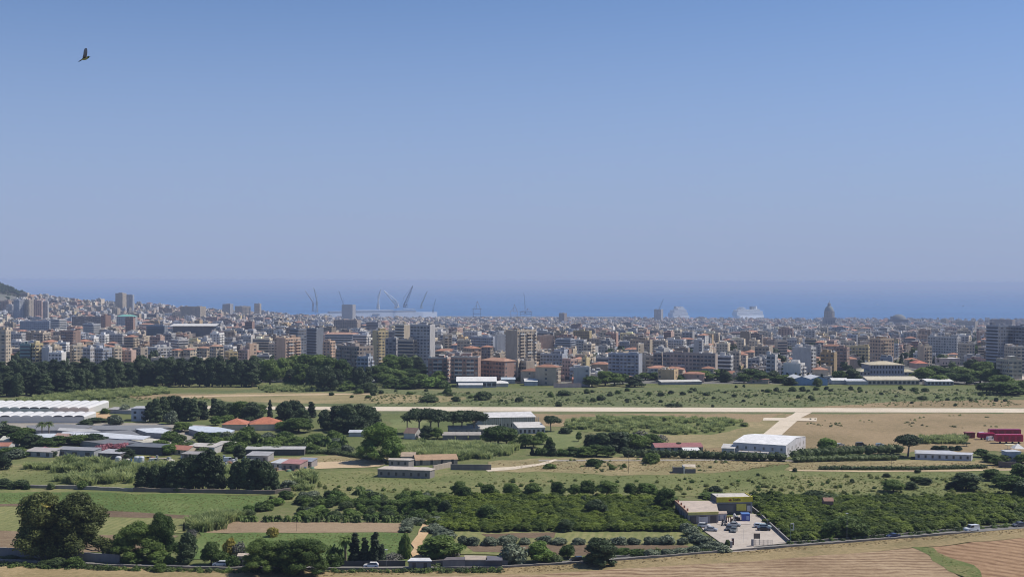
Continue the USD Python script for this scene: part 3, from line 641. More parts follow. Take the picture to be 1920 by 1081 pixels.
H_((476, 486, 489), 569, 600, 'sand', 'slim sand tower at the end of the left skyline', 'grid', 'grid')
H_((640, 660, 666), 571, 604, 'grey', 'grey windowless silo block beside the long white shipyard hull', 'blank', 'blank', attic=0, tone=0.8)
H_((625, 668, 675), 600, 634, 'brown', 'wide dark block with blue right part under the shipyard', 'grid', 'blank', ratio=0.3)
H_((686, 708, 714), 604, 634, 'dark grey', 'dark purple-grey block under the white shipyard crane', 'bands', 'grid')
H_((1048, 1058, 1063), 587, 612, 'brown', 'brown square tower near the breakwater', 'grid', 'blank', cat='tower block', name='tower_block')
H_((1227, 1240, 1244), 580, 606, 'grey', 'lone grey harbour tower left of first cruise ship', 'grid', 'grid', cat='tower block', name='tower_block', ratio=0.9)
H_((1765, 1775, 1780), 598, 614, 'beige', 'small beige domed church block on the right skyline', 'grid', 'grid')
H_((1860, 1900, 1905), 599, 622, 'brown', 'flat dark block over the eastern edge rooftops', 'grid', 'grid', ratio=0.4)
H_((1795, 1830, 1835), 602, 618, 'beige', 'low beige block on the eastern waterfront', 'grid', 'grid', ratio=0.4)
# the rest of the city: streets at an angle; the blocks that show largest are things, the far mass is one
r = np.random.default_rng(42)
for (D, x0, x1, y0, yb) in sorted(HERO): pass
for x0, x1, y0, y1 in ((0, 480, 682, 790), (480, 830, 684, 790), (1590, 1870, 690, 730), (0, 1920, 722, 1081)): cover(x0, x1, y0, y1)
cand = []
ang = math.radians(-20); ca, sa = math.cos(ang), math.sin(ang)
tk = np.array(TAKEN)
PAL = ['cream', 'beige', 'white', 'grey', 'blue-grey', 'pink', 'ochre', 'brick red', 'brown', 'yellow', 'pale grey', 'sand', 'apricot']
PW = np.array([.13, .13, .10, .12, .08, .07, .03, .05, .08, .03, .08, .09, .03]); PW = PW / PW.sum()
for iu in range(-100, 195):
    for iv in range(0, 265):
        u, v = iu * 33.0 + r.uniform(-3, 3), iv * 26.0 + r.uniform(-3, 3)
        x, y = u * ca - v * sa - 400, u * sa + v * ca + 700
        if not (1120 < y < 6480) or abs(x) > 0.46 * y + 30: continue
        sx = 960 + F * x / y
        if sx < 75 and y > 3500 and 75 - sx > (4700 - y) * 0.06: continue
        lim = 1120 + 110 * math.sin(sx * 0.011) ** 2 + (170 if sx < 500 else 0) + (260 if 500 < sx < 830 else 0) + (230 if 1600 < sx < 1870 else 0)
        if y < lim or r.random() < (0.10 if y > 1700 else 0.16): continue
        w, d = (r.uniform(12, 31), r.uniform(9, 18)) if y > 2200 else (r.uniform(10, 24), r.uniform(9, 15))
        if r.random() < 0.4: w, d = d, w
        far = (y - 1100) / 5400; zone = meshkit.noise(np.array([x / 420, y / 420, 3.0]), 5)
        n = int(np.clip(r.normal(4.6 + 3.0 * (zone - 0.4) + (1.2 if sx < 620 else -0.5), 1.9), 2, 11))
        if y < 1500: n = int(np.clip(n - 2, 1, 7))
        if y > 3600 and sx > 620: n = int(np.clip(r.normal(4.6, 1.3), 2, 7))
        if len(tk):
            q = tk[np.hypot(tk[:, 0] - x, tk[:, 1] - y) < tk[:, 2] + 0.48 * math.hypot(w, d)]
            if len(q): continue
        z = float(terrain(x, y)); D = y; H = n * 3.1 + 0.5
        s, yb = pix((x, y, z)); y0 = pix((x, y, z + H))[1]
        # keep the views of the hand-placed blocks behind free
        if any(hd > D and hx0 - 4 < s < hx1 + 4 and y0 < lerp(hy0, hb, 0.45) for (hd, hx0, hx1, hy0, hb) in HERO):
            n = 2 if D < 2200 else 3; H = n * 3.1; y0 = pix((x, y, z + H))[1]
            if any(hd > D and hx0 - 4 < s < hx1 + 4 and y0 < lerp(hy0, hb, 0.35) for (hd, hx0, hx1, hy0, hb) in HERO): continue
        cand.append((D, x, y, z, w, d, n, H, s, y0, yb))
allb = [(c[0], 0, c) for c in cand] + [(h[0], 1, h) for h in HERO]; allb.sort(key=lambda t: t[0]); vis = []
for D, hh, c in allb:
    if hh: cover(c[1], c[2], c[3], c[4]); continue
    hw = 0.5 * (c[4] * 0.94 + c[5] * 0.34) * F / D
    a = cover(round(c[8] - hw), round(c[8] + hw), round(c[9]), round(c[10])); vis.append((a, c))
vis.sort(key=lambda t: -t[0])
Wf, Wg = Q(), Q(); n_ind = 0
FARV, FARC = [], []
for k, (a, c) in enumerate(vis):
    D, x, y, z, w, d, n, H, s, y0, yb = c
    if a < 2 and D > 1700: continue
    rr = np.random.default_rng(1000 + k)
    hue = PAL[int(rr.choice(len(PAL), p=PW))]; bc = mulc(WALLS[hue], rr.uniform(0.62, 1.25))
    hip = rr.random() < (0.17 if n < 6 else 0.06); rz = ang + (0 if rr.random() < 0.8 else rr.uniform(-0.5, 0.5)) + (0.25 if s < 600 else 0)
    st = str(rr.choice(['stack', 'grid', 'bands', 'blank'], p=[.46, .30, .16, .08])); ind = n_ind < 205
    lod = 0 if D < 1700 else 1 if D < 3000 or ind else 2
    P = block(w, d, n, rr, bc, st, None, 'hip' if hip else 'flat', lod)
    if ind:
        n_ind += 1; low = n <= 3
        tall = 'low' if n <= 3 else 'mid-height' if n <= 6 else 'tall'
        face = {'stack': 'with balconies', 'grid': 'with window rows', 'bands': 'with banded balconies', 'blank': 'nearly windowless'}[st]
        desc = f"{tall} {hue} {'red-roofed ' if hip else ''}{'house' if low else 'block'} {face}"
        o = stand('house' if low else 'apartment_block', (x, y, z), rz, P, None, 'house' if low else 'apartment block', 'houses of the hazy city' if low else 'apartment blocks of the hazy city')
        THINGS.append((o, s, (y0 + yb) / 2, desc, None))
    else:
        cr, sr = math.cos(rz), math.sin(rz)
        for q in P[:4]:
            if not q.v: continue
            V = np.array(q.v).reshape(-1, 3); V = np.stack([V[:, 0] * cr - V[:, 1] * sr + x, V[:, 0] * sr + V[:, 1] * cr + y, V[:, 2] + z], 1)
            FARV.append(V); FARC.append(np.repeat(np.array(q.c, float), 4, axis=0))
V = np.concatenate(FARV); C = np.concatenate(FARC); i = np.arange(len(V) // 4)[:, None] * 4
Fc = np.concatenate([i + [0, 1, 2], i + [0, 2, 3]], 1).reshape(-1, 3); tri = V[Fc]; ok = np.linalg.norm(np.cross(tri[:, 1] - tri[:, 0], tri[:, 2] - tri[:, 0]), axis=1) > 1e-9
(V, Fc), C = compact(V, Fc[ok], C)
put('distant_city', (V, Fc), 'far_paint', col=C, kind='stuff', label='dense mass of far pale apartment blocks reaching the harbour')
# small houses in front of the tall blocks, along the airfield
r = np.random.default_rng(31); put_ = [(a, b, c) for a, b, c in TAKEN]
for k in range(150):
    sx = r.uniform(960, 1600) if r.random() < .8 else r.uniform(820, 1920); yb = r.uniform(698, 719) if sx < 1560 else r.uniform(678, 694); p = G(sx, yb); w, d, n = r.uniform(8, 17), r.uniform(8, 12), int(r.integers(1, 4))
    if any(math.hypot(p[0] - a, p[1] - b) < c + 8 for a, b, c in put_): continue
    put_.append((p[0], p[1], 7)); rr = np.random.default_rng(3000 + k); hue = PAL[int(rr.choice(len(PAL), p=PW))]; hip = rr.random() < .3
    P = block(w, d, n, rr, mulc(WALLS[hue], rr.uniform(.8, 1.15)), str(rr.choice(['grid', 'stack', 'blank'])), None, 'hip' if hip else 'flat', 0)
    o = stand('house', p, r.uniform(-.6, .2), P, None, 'house', 'houses of the hazy city'); THINGS.append((o, sx, yb - 6, f"small {hue} {'red-roofed ' if hip else ''}house of {['one storey', 'two storeys', 'three storeys'][n - 1]}", None))
# trees between the houses
r = np.random.default_rng(9); n = 1500
yy = 1150 + 5000 * r.uniform(0, 1, n) ** 1.25; xx = r.uniform(-0.43, 0.43, n) * yy; pts = np.stack([xx, yy, terrain(xx, yy)], 1)
blob = lambda s: crown([((0, 0, 4.0), (3.0, 3.0, 3.2)), ((2.0, 0.8, 3.2), (2.2, 2.2, 2.4)), ((-1.6, 1.0, 5.2), (2.0, 2.0, 2.2))], 110, 1.0, s)
scatter('city_trees', [(blob(1), 'leaf_pine'), (blob(2), 'leaf_shrub')], pts, 0.7, 1.7, 5, label='scattered dark trees between the far city blocks')
# ---------------------------------------------------------------- fields, roads, runway
field('wheat_stubble', [(0.19, 0.128, 0.074), (0.33, 0.240, 0.150), (0.46, 0.355, 0.235)], 0.02, 0.35, rows=(math.radians(2), 3.4, 14.0), row_col=(0.15, 0.092, 0.056), row_amt=0.9)
field('wheat_stubble_east', [(0.18, 0.105, 0.06), (0.30, 0.195, 0.115), (0.42, 0.285, 0.175)], 0.02, 0.35, rows=(math.radians(-42), 4.6, 7.0), row_col=(0.15, 0.085, 0.048), row_amt=0.85)
field('straw_verge', [(0.13, 0.12, 0.055), (0.27, 0.21, 0.11), (0.39, 0.30, 0.17)], 0.05, 0.6)
field('green_crop', [(0.055, 0.090, 0.026), (0.105, 0.155, 0.048), (0.190, 0.215, 0.085)], 0.03, 0.8)
field('pale_crop', [(0.12, 0.135, 0.055), (0.20, 0.205, 0.085), (0.31, 0.275, 0.13)], 0.03, 0.4, rows=(math.radians(80), 2.4, 4.0), row_col=(0.12, 0.15, 0.05), row_amt=0.6)
field('ploughed_soil', [(0.14, 0.105, 0.062), (0.22, 0.165, 0.105), (0.30, 0.235, 0.155)], 0.03, 0.5, rows=(math.radians(4), 2.0, 4.0), row_col=(0.12, 0.07, 0.045), row_amt=0.5)
field('red_soil', [(0.10, 0.072, 0.046), (0.15, 0.108, 0.072), (0.21, 0.16, 0.108)], 0.06, 0.5)
field('brown_field', [(0.19, 0.135, 0.085), (0.27, 0.20, 0.13), (0.34, 0.26, 0.17)], 0.03, 0.5)
field('dry_grass', [(0.13, 0.135, 0.055), (0.255, 0.215, 0.112), (0.40, 0.31, 0.18)], 0.02, 0.3)
field('airfield_dry', [(0.15, 0.125, 0.06), (0.265, 0.20, 0.115), (0.36, 0.27, 0.165)], 0.012, 0.35)
field('airfield_green', [(0.070, 0.090, 0.036), (0.130, 0.150, 0.066), (0.26, 0.215, 0.125)], 0.02, 0.35)
field('meadow', [(0.075, 0.098, 0.034), (0.150, 0.170, 0.064), (0.285, 0.235, 0.125)], 0.025, 0.5)
field('lawn', [(0.10, 0.135, 0.05), (0.16, 0.185, 0.075), (0.25, 0.235, 0.11)], 0.05, 0.5)
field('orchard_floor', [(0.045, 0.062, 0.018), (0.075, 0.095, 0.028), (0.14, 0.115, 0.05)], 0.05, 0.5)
field('dirt', [(0.36, 0.27, 0.17), (0.48, 0.37, 0.24), (0.58, 0.46, 0.31)], 0.04, 0.6)
field('orange_dirt', [(0.38, 0.25, 0.13), (0.48, 0.33, 0.19), (0.55, 0.41, 0.26)], 0.05, 0.6)
field('pale_concrete', [(0.42, 0.36, 0.27), (0.58, 0.50, 0.39), (0.66, 0.58, 0.47)], 0.03, 0.35, bump=0.1)
field('yard_concrete', [(0.26, 0.225, 0.195), (0.42, 0.37, 0.32), (0.50, 0.445, 0.385)], 0.06, 0.6, bump=0.1)
field('asphalt', [(0.12, 0.115, 0.11), (0.17, 0.165, 0.155), (0.24, 0.23, 0.21)], 0.05, 0.5, bump=0.1)
field('gravel', [(0.20, 0.18, 0.15), (0.29, 0.265, 0.225), (0.36, 0.33, 0.29)], 0.05, 0.6)

PATCHES = []
def patch(name, poly, mat, z, label=None, rough=0.0, kind='structure', smooth_n=0):
    """A sheet on the plain over a polygon given in photo pixels, at height z, with edges a little uneven."""
    w = np.array([G(a, b, 0.0)[:2] for a, b in poly]); out = []
    for a, b in zip(w, np.roll(w, -1, 0)):
        n = max(1, int(np.hypot(*(b - a)) / 6)); t = np.arange(n)[:, None] / n; seg = a + (b - a) * t
        if rough: seg = seg + rough * (np.stack([meshkit.noise(np.c_[seg / 7, seg[:, :1] * 0 + 1], 3), meshkit.noise(np.c_[seg / 7, seg[:, :1] * 0 + 9], 4)], 1) - 0.5) * 2
        out.append(seg)
    pg = Polygon(np.concatenate(out)).buffer(0); pg = max(getattr(pg, 'geoms', [pg]), key=lambda g: g.area)
    v, f = trimesh.creation.triangulate_polygon(pg, engine='earcut')
    PATCHES.append(name); z += 0.0035 * len(PATCHES)
    put(name, (np.c_[v, np.full(len(v), z)], f), mat, kind=kind, label=label)

R_ = 2.0
patch('airfield', [(-260, 745), (300, 738), (520, 728), (900, 727), (1240, 726), (2200, 726), (2200, 778), (1500, 776), (700, 776), (200, 778), (-260, 762)], 'airfield_green', 0.03, 'green airfield meadow beyond the runway', 4)
patch('dry_meadow', [(380, 739), (520, 735), (700, 737), (880, 744), (840, 754), (620, 757), (420, 752)], 'dry_grass', 0.06, 'dry brown patch of the airfield before the wood', 4)
patch('dry_meadow', [(1700, 752), (2200, 744), (2200, 764), (1500, 764)], 'airfield_dry', 0.06, 'dry strip along the eastern runway edge', 3)
patch('dry_meadow', [(240, 742), (330, 738), (420, 740), (400, 747), (260, 748)], 'airfield_dry', 0.06, None, 3)
patch('dirt_track', [(300, 744), (420, 740.5), (640, 737.5), (700, 737.2), (700, 739), (640, 739.6), (420, 743), (300, 746.5)], 'dirt', 0.10, 'pale dirt track through the dry meadow')
patch('airfield', [(880, 776), (2200, 774), (2200, 842), (1560, 850), (1290, 848), (1150, 812), (1060, 800), (880, 790)], 'airfield_dry', 0.03, 'brown mown airfield this side of the runway', 4)
patch('runway', [(330, 760.5), (592, 762), (1250, 763.6), (2200, 766), (2200, 774), (1250, 771.6), (700, 770), (592, 768), (330, 766)], 'pale_concrete', 0.10, 'long pale concrete runway across the plain')
patch('taxiway', [(1492, 772.6), (1523, 772.8), (1500, 784), (1466, 815), (1428, 816), (1462, 788), (1484, 778)], 'pale_concrete', 0.16, 'short pale taxiway running from runway to hangar')
patch('taxiway', [(1432, 783.2), (1532, 783.8), (1531, 789.5), (1500, 789), (1430, 788.2)], 'pale_concrete', 0.22, 'crosswise pale strip over the taxiway')
patch('lawn', [(1010, 806), (1080, 806), (1092, 835), (1050, 842), (1000, 838)], 'lawn', 0.05, 'pale lawn beside the pilastered hall', 2)
patch('lawn', [(735, 786), (800, 784), (795, 802), (730, 804)], 'lawn', 0.05, None, 2)
patch('dry_meadow', [(1040, 796), (1420, 790), (1480, 774), (1420, 832), (1320, 842), (1180, 826)], 'dry_grass', 0.07, None, 4)
patch('reed_field', [(1062, 784), (1180, 778), (1380, 786), (1400, 800), (1330, 815), (1150, 816), (1060, 806)], 'meadow', 0.10, 'pale green bed of reeds this side of the runway', 3)
patch('meadow', [(-260, 862), (250, 868), (500, 880), (720, 884), (1000, 870), (1480, 880), (2200, 884), (2200, 940), (1400, 930), (820, 930), (520, 940), (500, 926), (-260, 924)], 'meadow', 0.04, 'yellow green meadow across the middle of the plain', 4)
patch('dirt_yard', [(480, 868), (590, 866), (735, 861), (712, 874), (600, 878), (490, 884)], 'dirt', 0.09, 'beige dirt yard left of the old farmhouse', 2.5)
patch('dry_meadow', [(500, 858), (640, 853), (735, 856), (740, 862), (590, 866), (490, 868)], 'dry_grass', 0.07, None, 2)
patch('dry_meadow', [(900, 866), (1060, 856), (1290, 856), (1480, 868), (1380, 884), (1200, 892), (1040, 884), (930, 886)], 'dry_grass', 0.08, 'tan dry grass in front of the warehouse', 5)
patch('dry_meadow', [(1470, 862), (1920, 864), (2200, 868), (2200, 878), (1800, 884), (1480, 882)], 'dry_grass', 0.08, 'dry grass strip below the eastern hedges', 4)
patch('dirt_track', [(1480, 880.5), (1620, 882.5), (1800, 881), (2200, 876), (2200, 878), (1800, 883), (1620, 884.8), (1480, 882.6)], 'dirt', 0.13, 'gravel lane along the edge of the eastern scrub')
patch('dirt_track', [(1010, 862), (1400, 861), (1520, 863), (1520, 865.5), (1400, 863.6), (1010, 864.6)], 'gravel', 0.13, 'thin gravel lane behind the dry grass')
patch('dirt_track', [(905, 878), (960, 875), (1010, 869), (1040, 861), (1046, 862), (1022, 871), (965, 880), (915, 884)], 'pale_concrete', 0.14, 'pale curving driveway beside the farmhouse wall')
patch('green_field', [(-260, 926), (130, 923), (520, 929), (516, 950), (440, 967), (370, 967), (150, 957), (-260, 943)], 'green_crop', 0.09, 'bright green field left below the stone wall', 2.5)
patch('soil_strip', [(-260, 943), (60, 945), (150, 956.5), (370, 966.5), (378, 973), (250, 971), (145, 963), (50, 950), (-260, 948)], 'red_soil', 0.13, 'dark red furrow between green and pale field', 1.5)
patch('pale_field', [(-260, 948), (50, 951), (145, 964), (372, 975), (380, 1000), (200, 1002), (-260, 983)], 'pale_crop', 0.09, 'pale green striped field behind the eucalyptus', 2)
patch('brown_field', [(-260, 983), (200, 1002), (330, 1006), (310, 1024), (230, 1036), (-260, 1032)], 'ploughed_soil', 0.08, 'ploughed brown field beside the eucalyptus', 2)
patch('brown_field', [(405, 977), (600, 979), (768, 980), (764, 998), (560, 999), (385, 999)], 'brown_field', 0.09, 'flat brown field above the cypress group', 1.5)
patch('green_field', [(380, 999), (560, 999.5), (764, 998.5), (760, 1052), (560, 1052), (350, 1048)], 'green_crop', 0.08, 'green field behind the roadside trees', 2)
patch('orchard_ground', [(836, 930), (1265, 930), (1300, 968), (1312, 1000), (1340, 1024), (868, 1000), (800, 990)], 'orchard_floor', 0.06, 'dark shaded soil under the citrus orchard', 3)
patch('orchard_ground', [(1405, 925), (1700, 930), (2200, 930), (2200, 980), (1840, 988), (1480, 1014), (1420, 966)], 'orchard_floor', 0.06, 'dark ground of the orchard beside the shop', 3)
patch('kitchen_garden', [(840, 996), (1290, 996), (1322, 1012), (1345, 1032), (1150, 1046), (820, 1040)], 'pale_crop', 0.10, 'strip of vegetable rows below the orchard', 2)
patch('soil_strip', [(900, 1001), (1040, 998), (1035, 1008), (920, 1010)], 'red_soil', 0.14, 'red soil bed between vegetable rows', 1)
patch('soil_strip', [(866, 1023), (1110, 1021), (1290, 1022), (1300, 1032), (1090, 1042), (880, 1036)], 'red_soil', 0.14, 'red soil bed above the roadside trees', 1.5)
patch('dirt_path', [(824, 940), (829, 942), (822, 968), (806, 988), (796, 1008), (790, 1048), (772, 1048), (776, 1010), (788, 986), (812, 964)], 'orange_dirt', 0.16, 'sandy farm path climbing between hedges', 1.0)
patch('dirt_path', [(526, 929), (530, 930.5), (504, 953), (496, 952)], 'dirt', 0.16, 'short sandy path at the corner of green field')
patch('yard', [(1304, 978), (1345, 977), (1400, 962), (1424, 965), (1480, 1018), (1412, 1025), (1420, 1031.5), (1368, 1036), (1366, 1028), (1322, 997)], 'yard_concrete', 0.12, 'pale concrete parking yard in front of the shop')
ROADF = [(-80, 1041), (0, 1046), (200, 1056), (400, 1061), (700, 1062.5), (930, 1060), (1150, 1046), (1300, 1034), (1480, 1020), (1650, 1007), (1820, 993), (2000, 979)]
ROADN = [(2000, 984), (1820, 998.5), (1650, 1012.5), (1480, 1025.5), (1300, 1039.5), (1150, 1051.5), (930, 1065.5), (700, 1068), (400, 1066.5), (200, 1061.5), (0, 1051.5), (-80, 1046.5)]
patch('road', ROADF + ROADN, 'asphalt', 0.10, 'narrow grey country road between low walls')
patch('straw_verge', [(-80, 1047), (0, 1052), (200, 1062), (400, 1067), (700, 1068.5), (930, 1066), (1150, 1052), (1300, 1040), (1480, 1026), (1650, 1013), (1820, 999), (2000, 984.5), (2060, 996), (1720, 1026), (1400, 1054), (1000, 1078), (600, 1086), (-80, 1086)], 'straw_verge', 0.05, 'straw coloured verge below the road', 1.0)
patch('wheat_field', [(1000, 1077), (1400, 1053), (1722, 1027), (1790, 1075), (1870, 1150), (1500, 1300), (0, 1300), (-100, 1085), (600, 1085)], 'wheat_stubble', 0.09, 'golden stubble field at the lower border', 1.0)
patch('wheat_field', [(1738, 1026), (2080, 994), (2300, 1200), (1900, 1150), (1850, 1085)], 'wheat_stubble_east', 0.09, 'second stubble field with slanting furrows', 1.0)
field('weeds_ground', [(0.07, 0.095, 0.03), (0.12, 0.145, 0.05), (0.25, 0.20, 0.10)], 0.1, 0.8)
patch('weed_strip', [(1716, 1027), (1742, 1026), (1790, 1050), (1858, 1085), (1920, 1140), (1880, 1150), (1806, 1085), (1760, 1052)], 'weeds_ground', 0.13, 'green weedy strip between the two stubble fields', 2.6)
# ---------------------------------------------------------------- builders for low buildings, walls, vehicles
def slabhouse(name, label, cat, poly, h, roofcol=FLATR, wallcol=WALLS['pale grey'], win=(), over=0.25, thick=0.25, rmat='metal_paint', base=None, group=None):
    """A flat-roofed building from the roof outline seen in the photograph (pixels, any winding) at height h; win: (edge, count, z0, z1, share of width, colour)."""
    P = np.array([G(a, b, h)[:2] for a, b in poly])
    if Polygon(P).exterior.is_ccw is False: P = P[::-1]; n = len(P); win = [((n - 2 - e) % n, *w_) for e, *w_ in win]
    c = P.mean(0); L = P - c; t = thing(name, (*c, 0), 0, label, cat, group)
    w = Q(); n = len(L)
    for i in range(n):
        a, b = L[i], L[(i + 1) % n]; w.quad((*a, -0.3), (*b, -0.3), (*b, h - thick), (*a, h - thick), wallcol)
    w.put('wall', 'wall_paint', t)
    pg = Polygon(L).buffer(over, join_style=2); m = trimesh.creation.extrude_polygon(pg, thick, engine='earcut'); m.apply_translation([0, 0, h - thick])
    put('roof', m, rmat, t, col=np.tile(roofcol, (len(m.vertices), 1)))
    for e, k, z0, z1, sh, col in win:
        a, b = L[e], L[(e + 1) % n]; d = b - a; nr = np.array([d[1], -d[0]]) / np.hypot(*d)
        for j in range(k):
            u0, u1 = (j + 0.5 - sh / 2) / k, (j + 0.5 + sh / 2) / k; q = Q(); p0, p1 = a + d * u0 + nr * 0.05, a + d * u1 + nr * 0.05
            q.quad((*p0, z0), (*p1, z0), (*p1, z1), (*p0, z1), col)
            q.put('door' if z0 < 0.2 else 'window', 'window_glass', t)
    return t

def shed(name, label, cat, A, B, depth, h, roof='gable', rise=1.5, roofcol=WHITE, wallcol=WALLS['pale grey'], win=(), over=0.3, along=True, group=None, bays=1):
    """A building on its front wall's foot (two photo pixels): depth and heights in metres. along: the ridge runs along the front."""
    a, b = G(*A, 0.0), G(*B, 0.0); L = math.hypot(*(b - a)[:2]); rz = math.atan2(b[1] - a[1], b[0] - a[0])
    t = thing(name, a, rz, label, cat, group); w, r_ = Q(), Q()
    w.box(0, L, 0, depth, -0.3, h, wallcol, 'flrb')
    if roof == 'flat': r_.box(-over, L + over, -over, depth + over, h, h + 0.3, roofcol, 'flrbt')
    elif roof == 'hip': r_.hip(-over, L + over, -over, depth + over, h, rise, roofcol)
    elif roof == 'mono': r_.quad((-over, -over, h), (L + over, -over, h), (L + over, depth + over, h + rise), (-over, depth + over, h + rise), roofcol); w.quad((0, 0, h), (0, depth, h), (0, depth, h + rise), (0, depth, h + rise), wallcol); w.quad((L, 0, h), (L, depth, h), (L, depth, h + rise), (L, depth, h + rise), wallcol)
    elif along: r_.gable(0, L, 0, depth, h + 0.02, rise, roofcol, None, over); w.gable(0, L, 0, depth, h, rise - 0.05, wallcol, wallcol)
    else:   # gables to the front, side by side
        bw = L / bays
        for k in range(bays):
            x0, x1 = k * bw, (k + 1) * bw; xm = (x0 + x1) / 2; z1 = h + rise
            r_.quad((x0 - .05, -over, h), (xm, -over, z1), (xm, depth + over, z1), (x0 - .05, depth + over, h), roofcol); r_.quad((xm, -over, z1), (x1 + .05, -over, h), (x1 + .05, depth + over, h), (xm, depth + over, z1), roofcol)
            w.quad((x0, 0, h), (x1, 0, h), (xm, 0, z1 - .05), (xm, 0, z1 - .05), wallcol)
    w.put('wall', 'wall_paint', t); r_.put('roof', 'metal_paint', t)
    for face, k, z0, z1, sh, col in win:
        for j in range(k):
            q = Q(); S = L if face == 'f' else depth; u0, u1 = (j + 0.5 - sh / 2) / k * S, (j + 0.5 + sh / 2) / k * S
            if face == 'f': q.quad((u0, -.05, z0), (u1, -.05, z0), (u1, -.05, z1), (u0, -.05, z1), col)
            elif face == 'r': q.quad((L + .05, u0, z0), (L + .05, u1, z0), (L + .05, u1, z1), (L + .05, u0, z1), col)
            else: q.quad((-.05, u1, z0), (-.05, u0, z0), (-.05, u0, z1), (-.05, u1, z1), col)
            q.put('door' if z0 < 0.2 else 'window', 'window_glass', t)
    return t
DK, SH, GLS = (.05, .05, .055), (.16, .15, .14), (.10, .13, .16)

def wall_run(name, label, cat, pts, h, th, col, mat='wall_paint', cap=None, wob=0.0):
    """A free-standing wall along photo pixels on the ground."""
    w = np.array([G(a, b, 0.0)[:2] for a, b in pts]); c = w.mean(0); t = thing(name, (*c, 0), 0, label, cat); q, k = Q(), Q(); r = np.random.default_rng(int(abs(c[0]) * 7) + 1)
    P = []
    for a, b in zip(w[:-1], w[1:]):
        n = max(1, int(np.hypot(*(b - a)) / 4)); P += [a + (b - a) * i / n for i in range(n)]
    P = np.array(P + [w[-1]]) - c; hs = h + r.uniform(-wob, wob, len(P))
    d = np.gradient(P, axis=0); d /= np.linalg.norm(d, axis=1, keepdims=True); nr = np.stack([d[:, 1], -d[:, 0]], 1) * th / 2
    for i in range(len(P) - 1):
        f0, f1, b0, b1 = P[i] + nr[i], P[i + 1] + nr[i + 1], P[i] - nr[i], P[i + 1] - nr[i + 1]
        q.quad((*f0, -.2), (*f1, -.2), (*f1, hs[i + 1]), (*f0, hs[i]), col); q.quad((*b1, -.2), (*b0, -.2), (*b0, hs[i]), (*b1, hs[i + 1]), col)
        k.quad((*f0, hs[i]), (*f1, hs[i + 1]), (*b1, hs[i + 1]), (*b0, hs[i]), cap or mulc(col, 1.15))
    q.quad((*(P[0] - nr[0]), -.2), (*(P[0] + nr[0]), -.2), (*(P[0] + nr[0]), hs[0]), (*(P[0] - nr[0]), hs[0]), col); q.quad((*(P[-1] + nr[-1]), -.2), (*(P[-1] - nr[-1]), -.2), (*(P[-1] - nr[-1]), hs[-1]), (*(P[-1] + nr[-1]), hs[-1]), col)
    q.put('wall_face', mat, t); k.put('coping', mat, t); return t

def tubes(parent, name, segs, mat, col, sides=6, **kw):
    m = trimesh.util.concatenate([tube(a, b, r0, r1, sides) for a, b, r0, r1 in segs]); return put(name, m, mat, parent, col=np.tile(col, (len(m.vertices), 1)), **kw)
def boxm(parent, name, x0, x1, y0, y1, z0, z1, col, mat='metal_paint', **kw):
    q = Q(); q.box(x0, x1, y0, y1, z0, z1, col, 'flrbtu'); return q.put(name, mat, parent, **kw)

